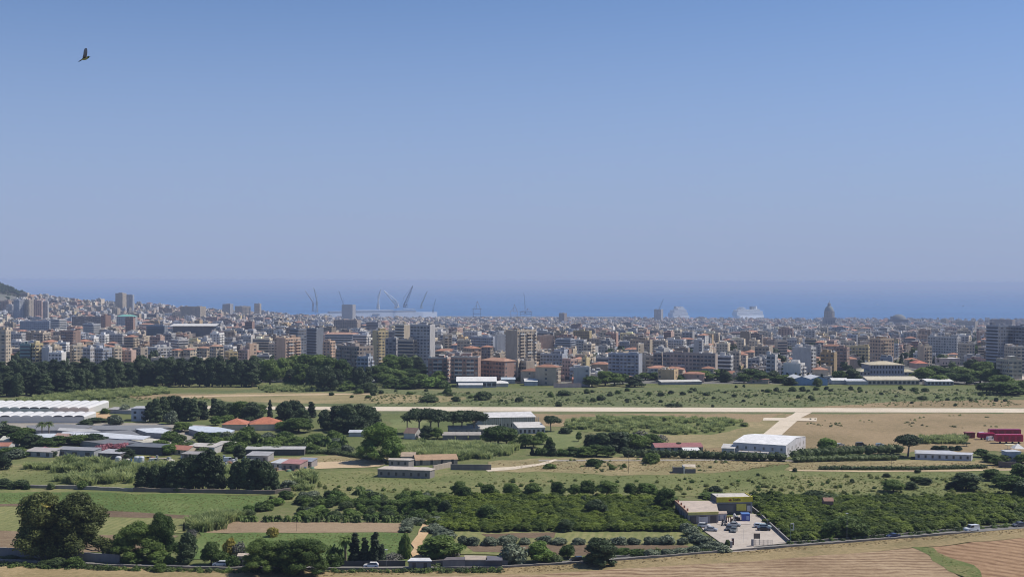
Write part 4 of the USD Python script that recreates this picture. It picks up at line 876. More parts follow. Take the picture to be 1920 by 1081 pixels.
def car(px, py, heading, col, label, style='hatch', name='parked_car', group=None, cat='car', wheel=None):
    p = G(px, py, 0.0); p[2] = 0.14; t = thing(name, p, heading, label, cat, group)
    L, Wd = (4.2, 1.75) if style != 'van' else (5.0, 1.95)
    if style == 'van': prof = [(-2.5, .35), (-2.5, 1.15), (-2.3, 2.05), (0.7, 2.1), (1.45, 1.25), (2.4, 1.02), (2.5, .7), (2.45, .35)]; glass = [(-0.2, 1.3), (-0.2, 1.9), (0.72, 1.95), (1.36, 1.3)]
    elif style == 'sedan': prof = [(-2.1, .32), (-2.12, .85), (-1.95, .95), (-1.35, .98), (-0.75, 1.42), (0.45, 1.44), (1.15, .98), (1.95, .85), (2.1, .6), (2.08, .32)]; glass = [(-1.2, .98), (-.72, 1.36), (.42, 1.38), (1.02, .98)]
    else: prof = [(-2.0, .32), (-2.05, .8), (-1.9, 1.05), (-1.45, 1.48), (0.3, 1.5), (1.05, 1.0), (1.9, .86), (2.08, .6), (2.05, .32)]; glass = [(-1.72, 1.02), (-1.38, 1.42), (.28, 1.44), (.94, 1.02)]
    def ex(pts, y0, y1):
        m = trimesh.creation.extrude_polygon(Polygon(pts), y1 - y0, engine='earcut'); v = m.vertices; m.vertices = np.stack([v[:, 0], v[:, 2] + y0, v[:, 1]], 1); m.invert(); return m
    b = ex(prof, -Wd / 2, Wd / 2); v = b.vertices.copy(); hi = v[:, 2] > 1.1; v[hi, 1] *= 0.86; b.vertices = v
    put('body', b, 'car_paint', t, smooth=False, col=np.tile(col, (len(b.vertices), 1)))
    for s in (-1, 1):
        g = ex(glass, -0.01, 0.01); v = g.vertices; f = (v[:, 2] - 1.0) / 0.45; v[:, 1] += s * (Wd / 2 + 0.012 - np.clip(f, 0, 1) * 0.115); g.vertices = v
        put('side_window', g, 'window_glass', t, col=np.tile((.02, .022, .025), (len(v), 1)))
    for nm, i in (('windscreen', -1), ('rear_window', 0)):
        a, b2 = (glass[3], glass[2]) if i else (glass[0], glass[1]); o = .13 if i else -.13; q = Q(); y = Wd / 2 - .16
        q.quad((a[0] + o, -y, a[1] + .02), (a[0] + o, y, a[1] + .02), (b2[0] + o * .75, y, b2[1] + .03), (b2[0] + o * .75, -y, b2[1] + .03), (.02, .022, .025)); q.put(nm, 'window_glass', t)
    for sx in (-1.3, 1.3):
        for s in (-1, 1):
            wm = trimesh.creation.cylinder(radius=0.32, height=0.2, sections=14); wm.apply_transform(trimesh.transformations.rotation_matrix(math.pi / 2, [1, 0, 0])); wm.apply_translation([sx * L / 4.2, s * (Wd / 2 - .08), .32]); wp = put('wheel', wm, 'metal_paint', t, col=np.tile((.02, .02, .02), (len(wm.vertices), 1))); rm = trimesh.creation.cylinder(radius=0.19, height=0.05, sections=10); rm.apply_transform(trimesh.transformations.rotation_matrix(math.pi / 2, [1, 0, 0])); rm.apply_translation([sx * L / 4.2, s * (Wd / 2 + .025), .32]); put('rim', rm, 'metal_paint', wp, col=np.tile((.4, .4, .42), (len(rm.vertices), 1)))
    xe = prof[-2][0]
    for s in (-1, 1): boxm(t, 'headlight', xe - .12, xe + .02, s * .6 - .17, s * .6 + .17, .62, .76, (.7, .7, .7), 'car_paint'); boxm(t, 'tail_light', prof[1][0] - .02, prof[1][0] + .1, s * .68 - .1, s * .68 + .1, .7, .95, (.35, .02, .02), 'car_paint')
    return t

def lamp(px, yb, yt, label, name='street_lamp', arm=0.0, head=True, thick=0.09):
    p = G(px, yb, 0.0); h = (yb - yt) * p[1] / F; t = thing(name, p, 0, label, 'street lamp' if head else 'utility pole')
    tubes(t, 'post', [((0, 0, -.2), (0, 0, h), thick, thick * 0.65)], 'metal_paint', (.30, .30, .30) if head else (.12, .09, .07), 8)
    if head: boxm(t, 'lamp_head', -.35, .35, -.25, .25, h, h + .22, (.62, .63, .62))
    else: boxm(t, 'cross_arm', -.9, .9, -.06, .06, h - .7, h - .55, (.12, .10, .08))
    return t

# ---------------------------------------------------------------- beyond the airfield: low halls along the city edge
shed('warehouse', 'long white-roofed warehouse at the airfield edge before brick red pair', 'warehouse', (856, 725), (931, 725), 26, 4.2, 'gable', 2.6, WHITE, WALLS['grey'], [('f', 8, .6, 3.0, .75, DK)])
shed('warehouse', 'low blue-grey annexe in front of the long white-roofed warehouse', 'shed', (860, 727), (905, 727), 6, 2.4, 'mono', .8, WHITE, WALLS['blue-grey'])
shed('shed', 'flat red roofed shed left of the long white-roofed warehouse', 'shed', (832, 712), (870, 712), 12, 3.4, 'mono', 1.0, (.42, .20, .14), WALLS['brown'])
for i, (x, w_) in enumerate(((942, 12), (953, 12))):
    p = G(x, 714); t = thing('party_tent', p, 0, ['white peaked tent next to the warehouse, first of two', 'white peaked tent next to the warehouse, second of two'][i], 'tent', 'white tents beside the warehouse'); q = Q(); s = 2.4
    q.hip(-s, s, -s, s, 2.3, 2.2, WHITE); q.put('canopy', 'wall_paint', t)
    for sx in (-1, 1):
        for sy in (-1, 1): tubes(t, 'pole', [((sx * s, sy * s, 0), (sx * s, sy * s, 2.3), .05, .05)], 'metal_paint', (.5, .5, .5), 4)
shed('shed', 'white arched shed right of the long white-roofed warehouse', 'shed', (925, 724), (953, 724), 14, 2.4, 'hip', 1.6, WHITE, WALLS['grey'])
shed('shed', 'pale blue roofed shed behind the white arched shed', 'shed', (940, 718), (966, 718), 12, 3.0, 'gable', 1.2, (.50, .58, .66), WALLS['blue-grey'])
shed('shed', 'white shed with bluish wall near the pink wall', 'shed', (984, 722), (1008, 722), 12, 3.0, 'mono', 1.4, WHITE, WALLS['blue-grey'])
shed('shed', 'cream roofed shed over the long pink wall', 'shed', (1018, 716), (1048, 716), 10, 2.6, 'gable', 1.2, (.62, .58, .46), WALLS['beige'])
shed('house', 'small pink house with red roof ending the pink wall', 'house', (1074, 722), (1096, 722), 10, 4.2, 'gable', 1.6, (.50, .22, .15), (.52, .30, .24), [('f', 3, 1.2, 2.6, .4, DK)])
wall_run('garden_wall', 'long low pale pink wall at the airfield edge', 'wall', [(1038, 726), (1090, 726)], 3.0, .4, (.58, .42, .37))
shed('shed', 'long thin white roofed shed behind the green meadow', 'shed', (1240, 720), (1316, 719), 8, 1.8, 'mono', 1.0, (.62, .60, .54), WALLS['dark grey'])
shed('house', 'small house with red gable before the long brown terrace', 'house', (1258, 707), (1286, 707), 14, 4.2, 'gable', 2.4, (.48, .22, .17), WALLS['blue-grey'], along=True)
shed('hangar', 'blue hangar with two shallow white gables on the airfield edge', 'hangar', (1487, 721), (1552, 721), 24, 4.4, 'gable2', 2.2, (.66, .68, .70), (.24, .34, .50), along=False, bays=2)
shed('shed', 'long cream flat shed behind the blue hangar', 'shed', (1462, 714), (1560, 714), 10, 4.0, 'flat', 0, (.62, .60, .50), WALLS['pale grey'], [('f', 9, 1.2, 2.6, .5, DK)])
o = shed('school_building', 'grey three-storey institute with flat cream roof and arched windows', 'institute', (1631, 711), (1695, 711), 22, 12.0, 'hip', 2.4, (.60, .52, .36), (.34, .34, .36), over=1.0)
for k in range(3):
    for j in range(11):
        q = Q(); L = 27.5; u = (j + .5) * L / 11; q.quad((u - .6, -.06, 1 + k * 4), (u + .6, -.06, 1 + k * 4), (u + .6, -.06, 3.1 + k * 4), (u - .6, -.06, 3.1 + k * 4), DK); q.put('window', 'window_glass', o)
shed('school_building', 'left cream roofed wing of the grey institute', 'institute', (1612, 711), (1632, 711), 14, 6.4, 'hip', 2.0, (.58, .53, .36), (.40, .37, .33), [('f', 3, 1, 2.8, .4, DK), ('f', 3, 4, 5.6, .4, DK)])
shed('school_building', 'right cream roofed wing of the grey institute', 'institute', (1695, 711), (1716, 711), 14, 6.2, 'hip', 2.0, (.58, .53, .36), (.40, .37, .33), [('f', 3, 1, 2.8, .4, DK), ('f', 3, 4, 5.6, .4, DK)])
shed('shed', 'long cream roofed shed in front of the grey institute', 'shed', (1627, 720), (1724, 720), 12, 3.4, 'mono', 2.0, (.62, .56, .42), WALLS['beige'], [('f', 12, .3, 2.4, .6, DK)])
shed('shed', 'low white shed left of the cream roofed shed', 'shed', (1560, 719), (1590, 719), 10, 2.8, 'gable', 1.4, WHITE, WALLS['pale grey'])
shed('shed', 'long low bluish white shed beside the blue hangar', 'shed', (1588, 720), (1627, 720), 10, 2.6, 'mono', 1.0, (.60, .62, .64), WALLS['grey'])
shed('shed', 'low white shed east of the cream roofed shed', 'shed', (1738, 721), (1788, 721), 10, 2.8, 'mono', 1.2, WHITE, WALLS['grey'], [('f', 7, .3, 2.0, .6, DK)])
shed('house', 'bright red roofed house right of the grey institute', 'house', (1716, 690), (1740, 690), 16, 4.5, 'hip', 2.6, (.55, .18, .11), WALLS['pink'])
shed('shed', 'beige roofed hall at the right border above the trees', 'hall', (1898, 722), (1940, 721), 14, 4.2, 'mono', 1.6, (.56, .48, .38), WALLS['brown'])
shed('house', 'red roofed cottage half hidden at the edge of the park wood', 'house', (518, 715), (549, 715), 12, 3.0, 'hip', 2.4, (.55, .20, .12), WALLS['sand'])
shed('shed', 'small white shed in the park scrub', 'shed', (703, 713), (718, 713), 6, 2.2, 'flat', 0, WHITE, WALLS['pale grey'])
shed('house', 'white villa with long flat roof terraces among eastern park trees', 'villa', (1766, 684), (1800, 684), 18, 6.0, 'flat', 0, (.66, .60, .56), (.58, .46, .40), [('f', 6, 1, 2.6, .4, DK)])
shed('stadium_stand', 'stadium stand with long wavy white canopy roof', 'stadium', (324, 634), (400, 634), 24, 17.0, 'mono', 2.0, (.72, .70, .66), (.20, .205, .21), over=4)
# ---------------------------------------------------------------- this side of the runway
M['film'] = usdkit.material(stage, LK + 'film', {'a': ('attribute', dict(attribute='tone')), 'd': ('principled_bsdf', dict(roughness=0.4, specular_ior_level=0.3)), 't': ('translucent_bsdf', {}), 'm': ('mix_closure', dict(fac=0.25))},
    [('a.color', 'd.base_color'), ('a.color', 't.color'), ('d.BSDF', 'm.closure1'), ('t.BSDF', 'm.closure2')], surface='m.closure')
def tunnels(label, x0, x1, yb, depth, nb, h, dark=()):
    a, b = G(x0, yb, 0.0), G(x1, yb, 0.0); L = math.hypot(*(b - a)[:2]); t = thing('greenhouse', a, math.atan2(b[1] - a[1], b[0] - a[0]), label, 'greenhouse'); bw = L / nb; eave = h * 0.8; rise = h - eave
    an = np.linspace(0, math.pi, 9)
    for k in range(nb):
        q = Q(); X = (k + .5) * bw - np.cos(an) * bw / 2; Z = eave + np.sin(an) * rise
        for i in range(8): q.quad((X[i], 0, Z[i]), (X[i + 1], 0, Z[i + 1]), (X[i + 1], depth, Z[i + 1]), (X[i], depth, Z[i]), (.86, .85, .83))
        q.put('bay_roof', 'film', t)
        g = Q()
        for i in range(8): g.quad((X[i], .1, eave), (X[i + 1], .1, eave), (X[i + 1], .1, Z[i + 1]), (X[i], .1, Z[i]), (.16, .15, .15) if k in dark else (.86, .85, .83))  # dark bays: open arches, the shade inside painted on a closed sheet
        g.put('gable_end', 'wall_paint' if k in dark else 'film', t)
    q = Q(); q.box(0, L, .15, depth, -.2, eave, (.70, .69, .67), 'flrb'); q.put('side_wall', 'film', t)
tunnels('large white arched greenhouse, the farther of the two', -75, 166, 777, 42, 13, 4.6, (6, 7, 8))
tunnels('large white arched greenhouse, the nearer of the two', -60, 158, 793, 22, 11, 4.4, (3, 8, 9, 10))
patch('dirt_yard', [(100, 770), (205, 774), (215, 784), (150, 786), (100, 780)], 'orange_dirt', 0.1, 'bare orange earth between greenhouses', 2)
patch('gravel_yard', [(-40, 792), (120, 792), (300, 794), (420, 800), (330, 836), (60, 832), (-40, 815)], 'gravel', 0.08, 'grey gravel ground between shade nets', 3)
NET = (.24, .235, .23)
for poly, h, c, lab in (
    ([(50, 797), (112, 794), (178, 797), (150, 806), (60, 806)], 2.6, NET, 'dark shade net roof nearest the arched greenhouses'),
    ([(176, 797), (300, 796), (322, 801), (250, 806), (170, 804)], 2.6, (.24, .24, .235), 'grey shade net roof behind white glass roofs'),
    ([(112, 801), (172, 804), (190, 808), (140, 809), (108, 806)], 3.0, (.52, .51, .49), 'pale glass roof among the dark nets'),
    ([(60, 812), (112, 812), (120, 817), (98, 820), (58, 817)], 3.0, (.60, .64, .68), 'bluish white greenhouse roof by the two palms'),
    ([(118, 809), (190, 810), (282, 817), (268, 823), (225, 822), (112, 814)], 3.0, (.64, .66, .69), 'long white greenhouse roof in the middle of nursery'),
    ([(190, 808), (245, 806), (262, 814), (218, 815)], 2.8, NET, 'dark net roof between two white greenhouse roofs'),
    ([(254, 803), (300, 801), (324, 808), (318, 812), (276, 810)], 3.0, (.66, .69, .73), 'bright white greenhouse roof beside the oleander trees'),
    ([(240, 823), (285, 821), (318, 827), (270, 829)], 2.6, (.60, .56, .45), 'cream plastic greenhouse roof at the nursery corner'),
    ([(160, 818), (236, 824), (262, 829), (200, 832), (150, 825)], 2.6, (.19, .19, .19), 'dark net roof in front of the white greenhouse roof'),
    ([(356, 797), (410, 800), (440, 806), (430, 811), (376, 809), (354, 803)], 3.0, (.60, .66, .72), 'pale blue greenhouse roof beside the red roofed house')):
    slabhouse('greenhouse', lab, 'greenhouse', poly, h, c, (.30, .30, .30), over=.1, thick=.12, group=None)
shed('house', 'white boxy house with dark windows left of the dark pines', 'house', (246, 789), (274, 789), 12, 7.0, 'flat', 0, (.50, .50, .52), (.52, .54, .58), [('f', 2, 1.2, 2.8, .35, DK), ('f', 2, 4.2, 5.6, .35, DK)])
shed('shed', 'low grey shed roof between greenhouse and white house', 'shed', (200, 774), (246, 776), 8, 2.4, 'mono', .6, (.44, .42, .40), WALLS['grey'])
shed('house', 'long red tile roofed house among pines, left half', 'house', (416, 806), (462, 806), 14, 3.0, 'hip', 2.6, (.52, .20, .115), WALLS['sand'])
shed('house', 'long red tile roofed house among pines, right half', 'house', (468, 807), (529, 806), 14, 3.4, 'hip', 3.0, (.52, .20, .115), WALLS['sand'])
# pilastered hall
o = shed('sports_hall', 'grey hall with a row of pale pilasters and white roof behind umbrella pines', 'hall', (906, 803), (1003, 801), 26, 5.9, 'gable', 1.5, (.72, .70, .67), (.60, .54, .44), over=.6)
for k in range(30):
    u = (k + .5) * 31.0 / 30; boxm(o, 'pilaster', u - .17, u + .17, -.35, -.01, 0, 5.8, (.74, .69, .58))
for k in range(15):
    q = Q(); u = (k + .5) * 31.0 / 15; q.quad((u - .55, -.04, .8), (u + .55, -.04, .8), (u + .55, -.04, 2.4), (u - .55, -.04, 2.4), DK); q.put('window', 'window_glass', o)
shed('shed', 'low white annexe in front of the pilastered hall', 'shed', (972, 813), (1022, 812), 14, 3.2, 'mono', 1.4, (.66, .63, .58), WALLS['pale grey'], [('f', 6, .4, 2.2, .5, DK)])
shed('shed', 'low cream wing under the umbrella pines', 'shed', (842, 815), (935, 814), 10, 3.0, 'gable', 1.4, (.60, .57, .50), WALLS['beige'], [('f', 10, .5, 2.0, .4, DK)])
for i in range(3):
    shed('shed', ['left of three low concrete sheds before the umbrella pines', 'middle of three low concrete sheds before the umbrella pines', 'right of three low concrete sheds before the umbrella pines'][i], 'shed', (830 + 24.5 * i, 824), (852 + 24.5 * i, 824), 8, 2.4, 'mono', 0.7, (.40, .37, .33), (.22, .20, .19), group='low concrete sheds')
shed('house', 'small dark roofed cottage left of the concrete sheds', 'house', (757, 822), (778, 823), 9, 3.0, 'gable', 2.2, (.20, .14, .11), WALLS['pale grey'])
shed('shed', 'tiny white shed between big pines and bright tree', 'shed', (654, 818), (681, 818), 6, 2.2, 'mono', .6, (.55, .58, .62), WALLS['grey'])
# old farmhouse
slabhouse('farmhouse', 'old farmhouse front wing with long pale flat roof', 'farmhouse', [(722, 873), (800, 875), (815, 878), (806, 881), (708, 878)], 3.4, (.58, .50, .42), (.27, .245, .225), [(3, 7, .9, 2.2, .3, DK)])
slabhouse('farmhouse', 'old farmhouse upper block with pale flat roof', 'farmhouse', [(730, 858), (770, 858.5), (776, 860), (766, 862), (729, 861)], 4.4, (.58, .51, .43), (.30, .27, .25), [(3, 3, 2.4, 3.6, .3, DK)])
shed('farmhouse', 'old farmhouse stone tower with low gable', 'farmhouse', (752, 868), (778, 868), 8, 3.1, 'gable', 1.3, (.46, .36, .27), (.44, .37, .30), [('f', 2, 1.2, 2.2, .25, DK)])
shed('farmhouse', 'old farmhouse long wing with orange tile roof', 'farmhouse', (780, 872), (858, 870), 11, 2.3, 'gable', 1.6, (.46, .31, .19), (.38, .31, .25), [('f', 4, .3, 2.4, .25, DK)])
wall_run('garden_wall', 'grey courtyard wall right of the farmhouse', 'wall', [(845, 880), (886, 881), (921, 881)], 2.4, .5, (.20, .185, .17))
wall_run('garden_wall', 'pale short wall leaning from farmhouse to courtyard', 'wall', [(812, 882), (846, 875)], 2.2, .5, (.44, .37, .30))
# warehouses east
shed('shed', 'long red roofed shed behind clipped hedges', 'shed', (1229, 848), (1318, 847), 10, 2.5, 'gable', 1.4, (.36, .16, .15), (.32, .31, .30), [('f', 7, .5, 2.2, .4, DK)])
shed('shed', 'low white lean-to at the end of red roofed shed', 'shed', (1283, 852), (1312, 852), 6, 2.0, 'mono', .6, WHITE, WALLS['pale grey'])
a_, b_ = G(1374, 856, 0.0), G(1471, 861.5, 0.0)
o = shed('warehouse', 'big white gabled warehouse at the end of the taxiway', 'warehouse', (1374.5, 851.6), (1473.5, 858), 37, 5.7, 'gable', 1.4, (.84, .83, .81), (.60, .58, .59), [('f', 6, 3.0, 4.3, .22, SH), ('f', 3, .15, 2.6, .2, SH), ('r', 5, 2.6, 4.2, .14, SH)], over=.15)
shed('shed', 'small white lean-to left of the white gabled warehouse', 'shed', (1353, 853), (1377, 854), 8, 3.4, 'mono', 1.0, (.60, .58, .54), WALLS['pale grey'], [('f', 2, .2, 2.2, .4, DK)])
shed('shed', 'low flat shed before the white gabled warehouse', 'shed', (1385, 857.5), (1438, 860.5), 3, 2.6, 'flat', 0, (.50, .46, .42), (.36, .34, .35))
slabhouse('shed', 'long low white shed right of the lone umbrella pine', 'shed', [(1716, 843), (1780, 844), (1795, 847), (1824, 848), (1821, 852), (1716, 849)], 2.9, (.52, .52, .54), (.48, .48, .51), [(4, 8, .9, 2.2, .3, DK)])
wall_run('garden_wall', 'dark wall stub at the far right below the stalls', 'wall', [(1872, 876), (1905, 877)], 2.6, .5, (.13, .11, .10))
def ruin(label, px, py, w, d, h, seed):
    p = G(px, py, 0.0); t = thing('ruin', p, 0, label, 'ruin'); r = np.random.default_rng(seed)
    for i, (x0, x1, y0, y1, hh, c) in enumerate(((-w / 2, -w * .08, 0, .5, h, (.15, .14, .14)), (w * .02, w / 2, 0, .5, h * .7, (.20, .18, .17)), (-w * .06, 0, -.2, d, h * 1.15, (.60, .57, .52)), (-w / 2, -w / 2 + .5, 0.5, d, h * .9, (.2, .18, .17)))):
        boxm(t, 'wall', x0, x1, y0, y1, -.2, hh, c, 'wall_paint')
    q = Q(); q.quad((0, .5, h * 1.1), (w / 2, .2, h * .95), (w / 2 + .6, d, h * 1.2), (0, d, h * 1.25), (.55, .48, .38)); q.put('roof', 'roof_paint', t)
ruin('small roofless grey hut alone in the meadow', 1284, 887, 9.0, 5, 2.6, 1)
# shacks of the nursery and the lane
for A, B, d, h, kind_, rise, rc, wc, lab in (
    ((0, 836), (30, 836), 10, 3.0, 'gable', 1.4, (.62, .60, .52), WALLS['pale grey'], 'cream roofed shed at the left border'),
    ((100, 828), (122, 829), 7, 2.6, 'gable', 1.4, (.52, .36, .30), WALLS['sand'], 'small pinkish roofed shed below the two palms'),
    ((-20, 846), (16, 846), 8, 2.6, 'gable', 1.2, (.44, .20, .14), WALLS['pale grey'], 'red roofed shed at the left border'),
    ((46, 855), (98, 857), 8, 2.4, 'mono', .8, (.46, .42, .39), WALLS['grey'], 'grey roofed lean-to behind the reeds'),
    ((104, 853), (176, 856), 6, 2.8, 'mono', .6, (.33, .33, .34), (.30, .31, .33), 'long grey fence-like shed below the oleanders'),
    ((184, 860), (226, 862), 8, 2.8, 'mono', .8, (.42, .42, .43), (.13, .12, .12), 'dark open shed with grey roof near white vans'),  # closed walls coloured dark for the shade inside
    ((236, 850), (304, 853), 9, 3.6, 'mono', .4, (.16, .17, .18), (.09, .09, .09), 'open shed with black roof on thin posts'),  # near-black walls stand in for shade under the roof
    ((320, 851), (352, 853), 8, 2.4, 'gable', 1.4, (.46, .21, .15), WALLS['sand'], 'red roofed shed in the middle of the shacks'),
    ((352, 848), (402, 850), 8, 3.0, 'mono', .6, (.58, .54, .48), WALLS['pale grey'], 'white walled shed with boxes along the lane'),
    ((402, 845), (434, 846), 8, 3.2, 'mono', .6, (.50, .47, .42), WALLS['ochre'], 'ochre walled shed with flat roof along the lane'),
    ((340, 859), (392, 861), 6, 2.2, 'mono', .4, (.36, .34, .32), WALLS['brown'], 'low brown shack in front of the white walled shed'),
    ((460, 853), (570, 853), 6, 2.8, 'mono', .5, (.50, .49, .46), (.10, .095, .09), 'very long thin shed with pale roof and dark open front'),  # front is a closed wall, interior shade painted as its colour
    ((462, 865), (502, 866), 8, 2.8, 'mono', .8, (.40, .39, .39), WALLS['dark grey'], 'grey roofed shack behind the last dark conifers'),
    ((508, 878), (534, 880), 7, 2.6, 'mono', .8, (.56, .57, .58), WALLS['grey'], 'grey-white roofed shack left of the dirt yard'),
    ((528, 880), (562, 882), 7, 2.8, 'mono', .9, (.44, .22, .20), (.38, .28, .25), 'shack with faded red roof by the dirt yard'),
    ((556, 876), (584, 877), 7, 2.8, 'mono', .6, (.30, .32, .36), (.30, .28, .28), 'dark roofed shack at the edge of dirt yard')):
    shed('shack' if 'shack' in lab else 'shed', lab, 'shack' if 'shack' in lab else 'shed', A, B, d, h, kind_, rise, rc, wc, [('f', 3, .4, 1.9, .35, DK)])
for i, (x, y, c, lab) in enumerate(((222, 866, (.66, .67, .69), 'white rounded tank near the open dark shed'), (257, 866, (.60, .62, .64), 'grey white tank, second from the open dark shed'), (265, 866, (.58, .61, .66), 'bluish tank beside the grey white tank'))):
    p = G(x, y, 0.0); t = thing('water_tank', p, 0, lab, 'tank'); m = trimesh.creation.cylinder(radius=1.3, height=2.2, sections=20); m.apply_translation([0, 0, 1.1]); put('tank_body', m, 'metal_paint', t, smooth=40, col=np.tile(c, (len(m.vertices), 1)))
    m = trimesh.creation.icosphere(2, 1.25); m.vertices *= [1, 1, .4]; m.apply_translation([0, 0, 2.2]); put('lid', m, 'metal_paint', t, smooth=True, col=np.tile(mulc(c, 1.1), (len(m.vertices), 1)))
for x, y, c, lab in ((290, 868, (.62, .60, .55), 'white van parked among the nursery tanks'), (308, 868, (.60, .45, .32), 'pinkish van parked among the nursery shacks'), (430, 866, (.62, .63, .64), 'white van half hidden behind dark conifers'), (276, 864, (.60, .48, .08), 'small yellow van between nursery tanks')):
    car(x, y, .2, c, lab, 'van', 'parked_van', None, 'van')
car(1614, 837, .15, (.02, .02, .025), 'black off-road car parked on the airfield edge near hedge', 'van', 'parked_car')
car(1650, 836, .1, (.45, .55, .56), 'pale blue car parked beside the black off-road car', 'hatch', 'parked_car')
car(1575, 836, .3, (.66, .64, .58), 'white car half hidden by the hedge near the warehouse', 'hatch', 'parked_car')
# clutter between the shacks
rc_ = np.random.default_rng(15); KIND = [('crate', 'stacked plastic crates', (.55, .55, .54)), ('crate', 'wooden crate', (.36, .26, .16)), ('barrel', 'blue barrel', (.08, .16, .34)), ('barrel', 'white barrel', (.62, .62, .6)), ('tarpaulin', 'green tarpaulin heap', (.12, .2, .13)), ('tarpaulin', 'pale tarpaulin heap', (.6, .57, .5)), ('scrap_heap', 'rusty scrap heap', (.24, .13, .08))]
for k in range(56):
    x = rc_.uniform(180, 480) if k < 40 else rc_.uniform(505, 590); y = rc_.uniform(858, 872) if k < 40 else rc_.uniform(876, 884); nm, lab, c = KIND[int(rc_.integers(len(KIND)))]; t = thing(nm, G(x, y, 0.0), rc_.uniform(0, 3), None, nm.replace('_', ' ').replace('scrap heap', 'scrap'), 'clutter between the shacks'); THINGS.append((t, x, y, lab, None)); c = mulc(c, rc_.uniform(.7, 1.2))
    if nm == 'crate':
        z = 0
        for j in range(int(rc_.integers(1, 4))): s = rc_.uniform(.5, .9); boxm(t, 'box', -s, s, -s * .8, s * .8, z, z + .7, mulc(c, rc_.uniform(.8, 1.2)), 'wall_paint'); z += .71
    elif nm == 'barrel': m = trimesh.creation.cylinder(radius=.5, height=1.3, sections=12); m.apply_translation([0, 0, .65]); put('drum', m, 'metal_paint', t, smooth=40, col=np.tile(c, (len(m.vertices), 1))); m = trimesh.creation.cylinder(radius=.53, height=.08, sections=12); m.apply_translation([0, 0, 1.32]); put('lid', m, 'metal_paint', t, col=np.tile(mulc(c, 1.2), (len(m.vertices), 1)))
    else: m = trimesh.creation.icosphere(2, 1.0); m.vertices *= np.array([1.6, 1.1, .9]) * (1 + .25 * (meshkit.fbm(m.vertices * 1.7 + k, 3) - .5)[:, None]); put('heap', m, 'wall_paint', t, col=np.tile(c, (len(m.vertices), 1)))
# red trailers at the right
for i, (x0, x1, y, h, lab) in enumerate(((1856, 1914, 822, 4.6, 'long dark red trailer, the upper and longest of the red group'), (1868, 1918, 831, 4.2, 'bright red trailer in front of the longest red trailer'), (1836, 1866, 824, 3.2, 'short red trailer at the left of the red group'))):
    a = G(x0, y, 0.0); b = G(x1, y, 0.0); t = thing('trailer', a, 0, lab, 'trailer'); L = b[0] - a[0]; c = [(.26, .012, .05), (.40, .016, .07), (.36, .02, .07)][i]
    boxm(t, 'body', 0, L, 0, 3.2, 1.0, h, c, 'car_paint'); boxm(t, 'roof_rail', .2, L - .2, .3, 2.9, h, h + .25, mulc(c, 1.4), 'car_paint')
    for k in range(4): boxm(t, 'panel', L * (.06 + .235 * k), L * (.22 + .235 * k), -.06, -.01, 1.3, h - .6, mulc(c, .6), 'car_paint')
    for k in range(4):
        m = trimesh.creation.cylinder(radius=.5, height=.4, sections=12); m.apply_transform(trimesh.transformations.rotation_matrix(math.pi / 2, [1, 0, 0])); m.apply_translation([L * (.15 + .23 * k), .3, .5]); put('wheel', m, 'metal_paint', t, col=np.tile((.02, .02, .02), (len(m.vertices), 1)))
shed('shed', 'small dark red box shed left of the red trailers', 'shed', (1813, 821), (1828, 821), 4, 2.6, 'flat', 0, (.30, .10, .09), (.22, .06, .06))
for x, y, c, lab in ((1858, 826, (.6, .6, .6), 'white car parked before the red trailers'), (1842, 817, (.62, .6, .56), 'pale van parked behind the short red trailer')): car(x, y, .4, c, lab, 'van', 'parked_van', None, 'van')
p = G(1897, 848, 0.0); t = thing('market_stall', p, 0, 'stall with cream flat awning at the right border', 'stall'); boxm(t, 'awning', -2.2, 2.2, 0, 4, 3.4, 3.6, (.62, .58, .38), 'wall_paint'); boxm(t, 'counter', -2, 2, .2, 3.8, 0, 1.2, (.4, .38, .36), 'wall_paint')
for sx in (-2.1, 2.1): tubes(t, 'post', [((sx, .1, 0), (sx, .1, 3.4), .07, .07)], 'metal_paint', (.5, .5, .5), 5)
p = G(1908, 850, 0.0); t = thing('party_tent', p, 0, 'white peaked tent at the right border', 'tent'); q = Q(); q.hip(-2.6, 2.6, -2.6, 2.6, 2.6, 2.2, WHITE); q.put('canopy', 'wall_paint', t)
for sx in (-1, 1):
    for sy in (-1, 1): tubes(t, 'pole', [((sx * 2.5, sy * 2.5, 0), (sx * 2.5, sy * 2.5, 2.6), .06, .06)], 'metal_paint', (.5, .5, .5), 4)
shed('shed', 'pale blue-grey hut below the white peaked tent', 'hut', (1888, 866), (1914, 866), 6, 4.4, 'flat', 0, (.55, .56, .58), (.46, .48, .52), [('f', 2, 1.0, 2.6, .3, DK)])
lamp(1179, 887, 842, 'thin dark utility pole in the dry grass near the hedge', 'utility_pole', head=False)
lamp(1672, 880, 850, 'thin dark utility pole below the eastern hedge', 'utility_pole', head=False)
lamp(1146, 842, 828, 'short pale pole at the dark thicket', 'utility_pole', head=False)
lamp(624, 806, 776, 'pale pole among the big dark pines', 'utility_pole', head=False)
# ---------------------------------------------------------------- trees, shrubs, hedges
r = np.random.default_rng(77); rng = np.random.default_rng(78)
# the dark wood along the city's edge
WG = 'conifers of the dark wood at the city edge'
for row, (yb0, hh, n, dx) in enumerate(((712, 33, 30, 0), (722, 38, 30, 8), (735, 42, 26, 3))):
    for k in range(n):
        x = -14 + dx + k * 506 / n + r.uniform(-5, 5); yb = yb0 + 8 * max(0, 1 - x / 240) * (row > 0) - (4 if x > 330 else 0) + r.uniform(-2, 2)
        if row == 2: yb = min(yb, 746 - 22 * sstep(60, 260, x))
        T('pine' if r.random() < .62 else 'bulky', x, yb, yb - hh * r.uniform(.98, 1.34), 25 * r.uniform(.9, 1.3), None, auto=('tall' if row < 1 else 'dense') + ' dark wood conifer', group=WG)
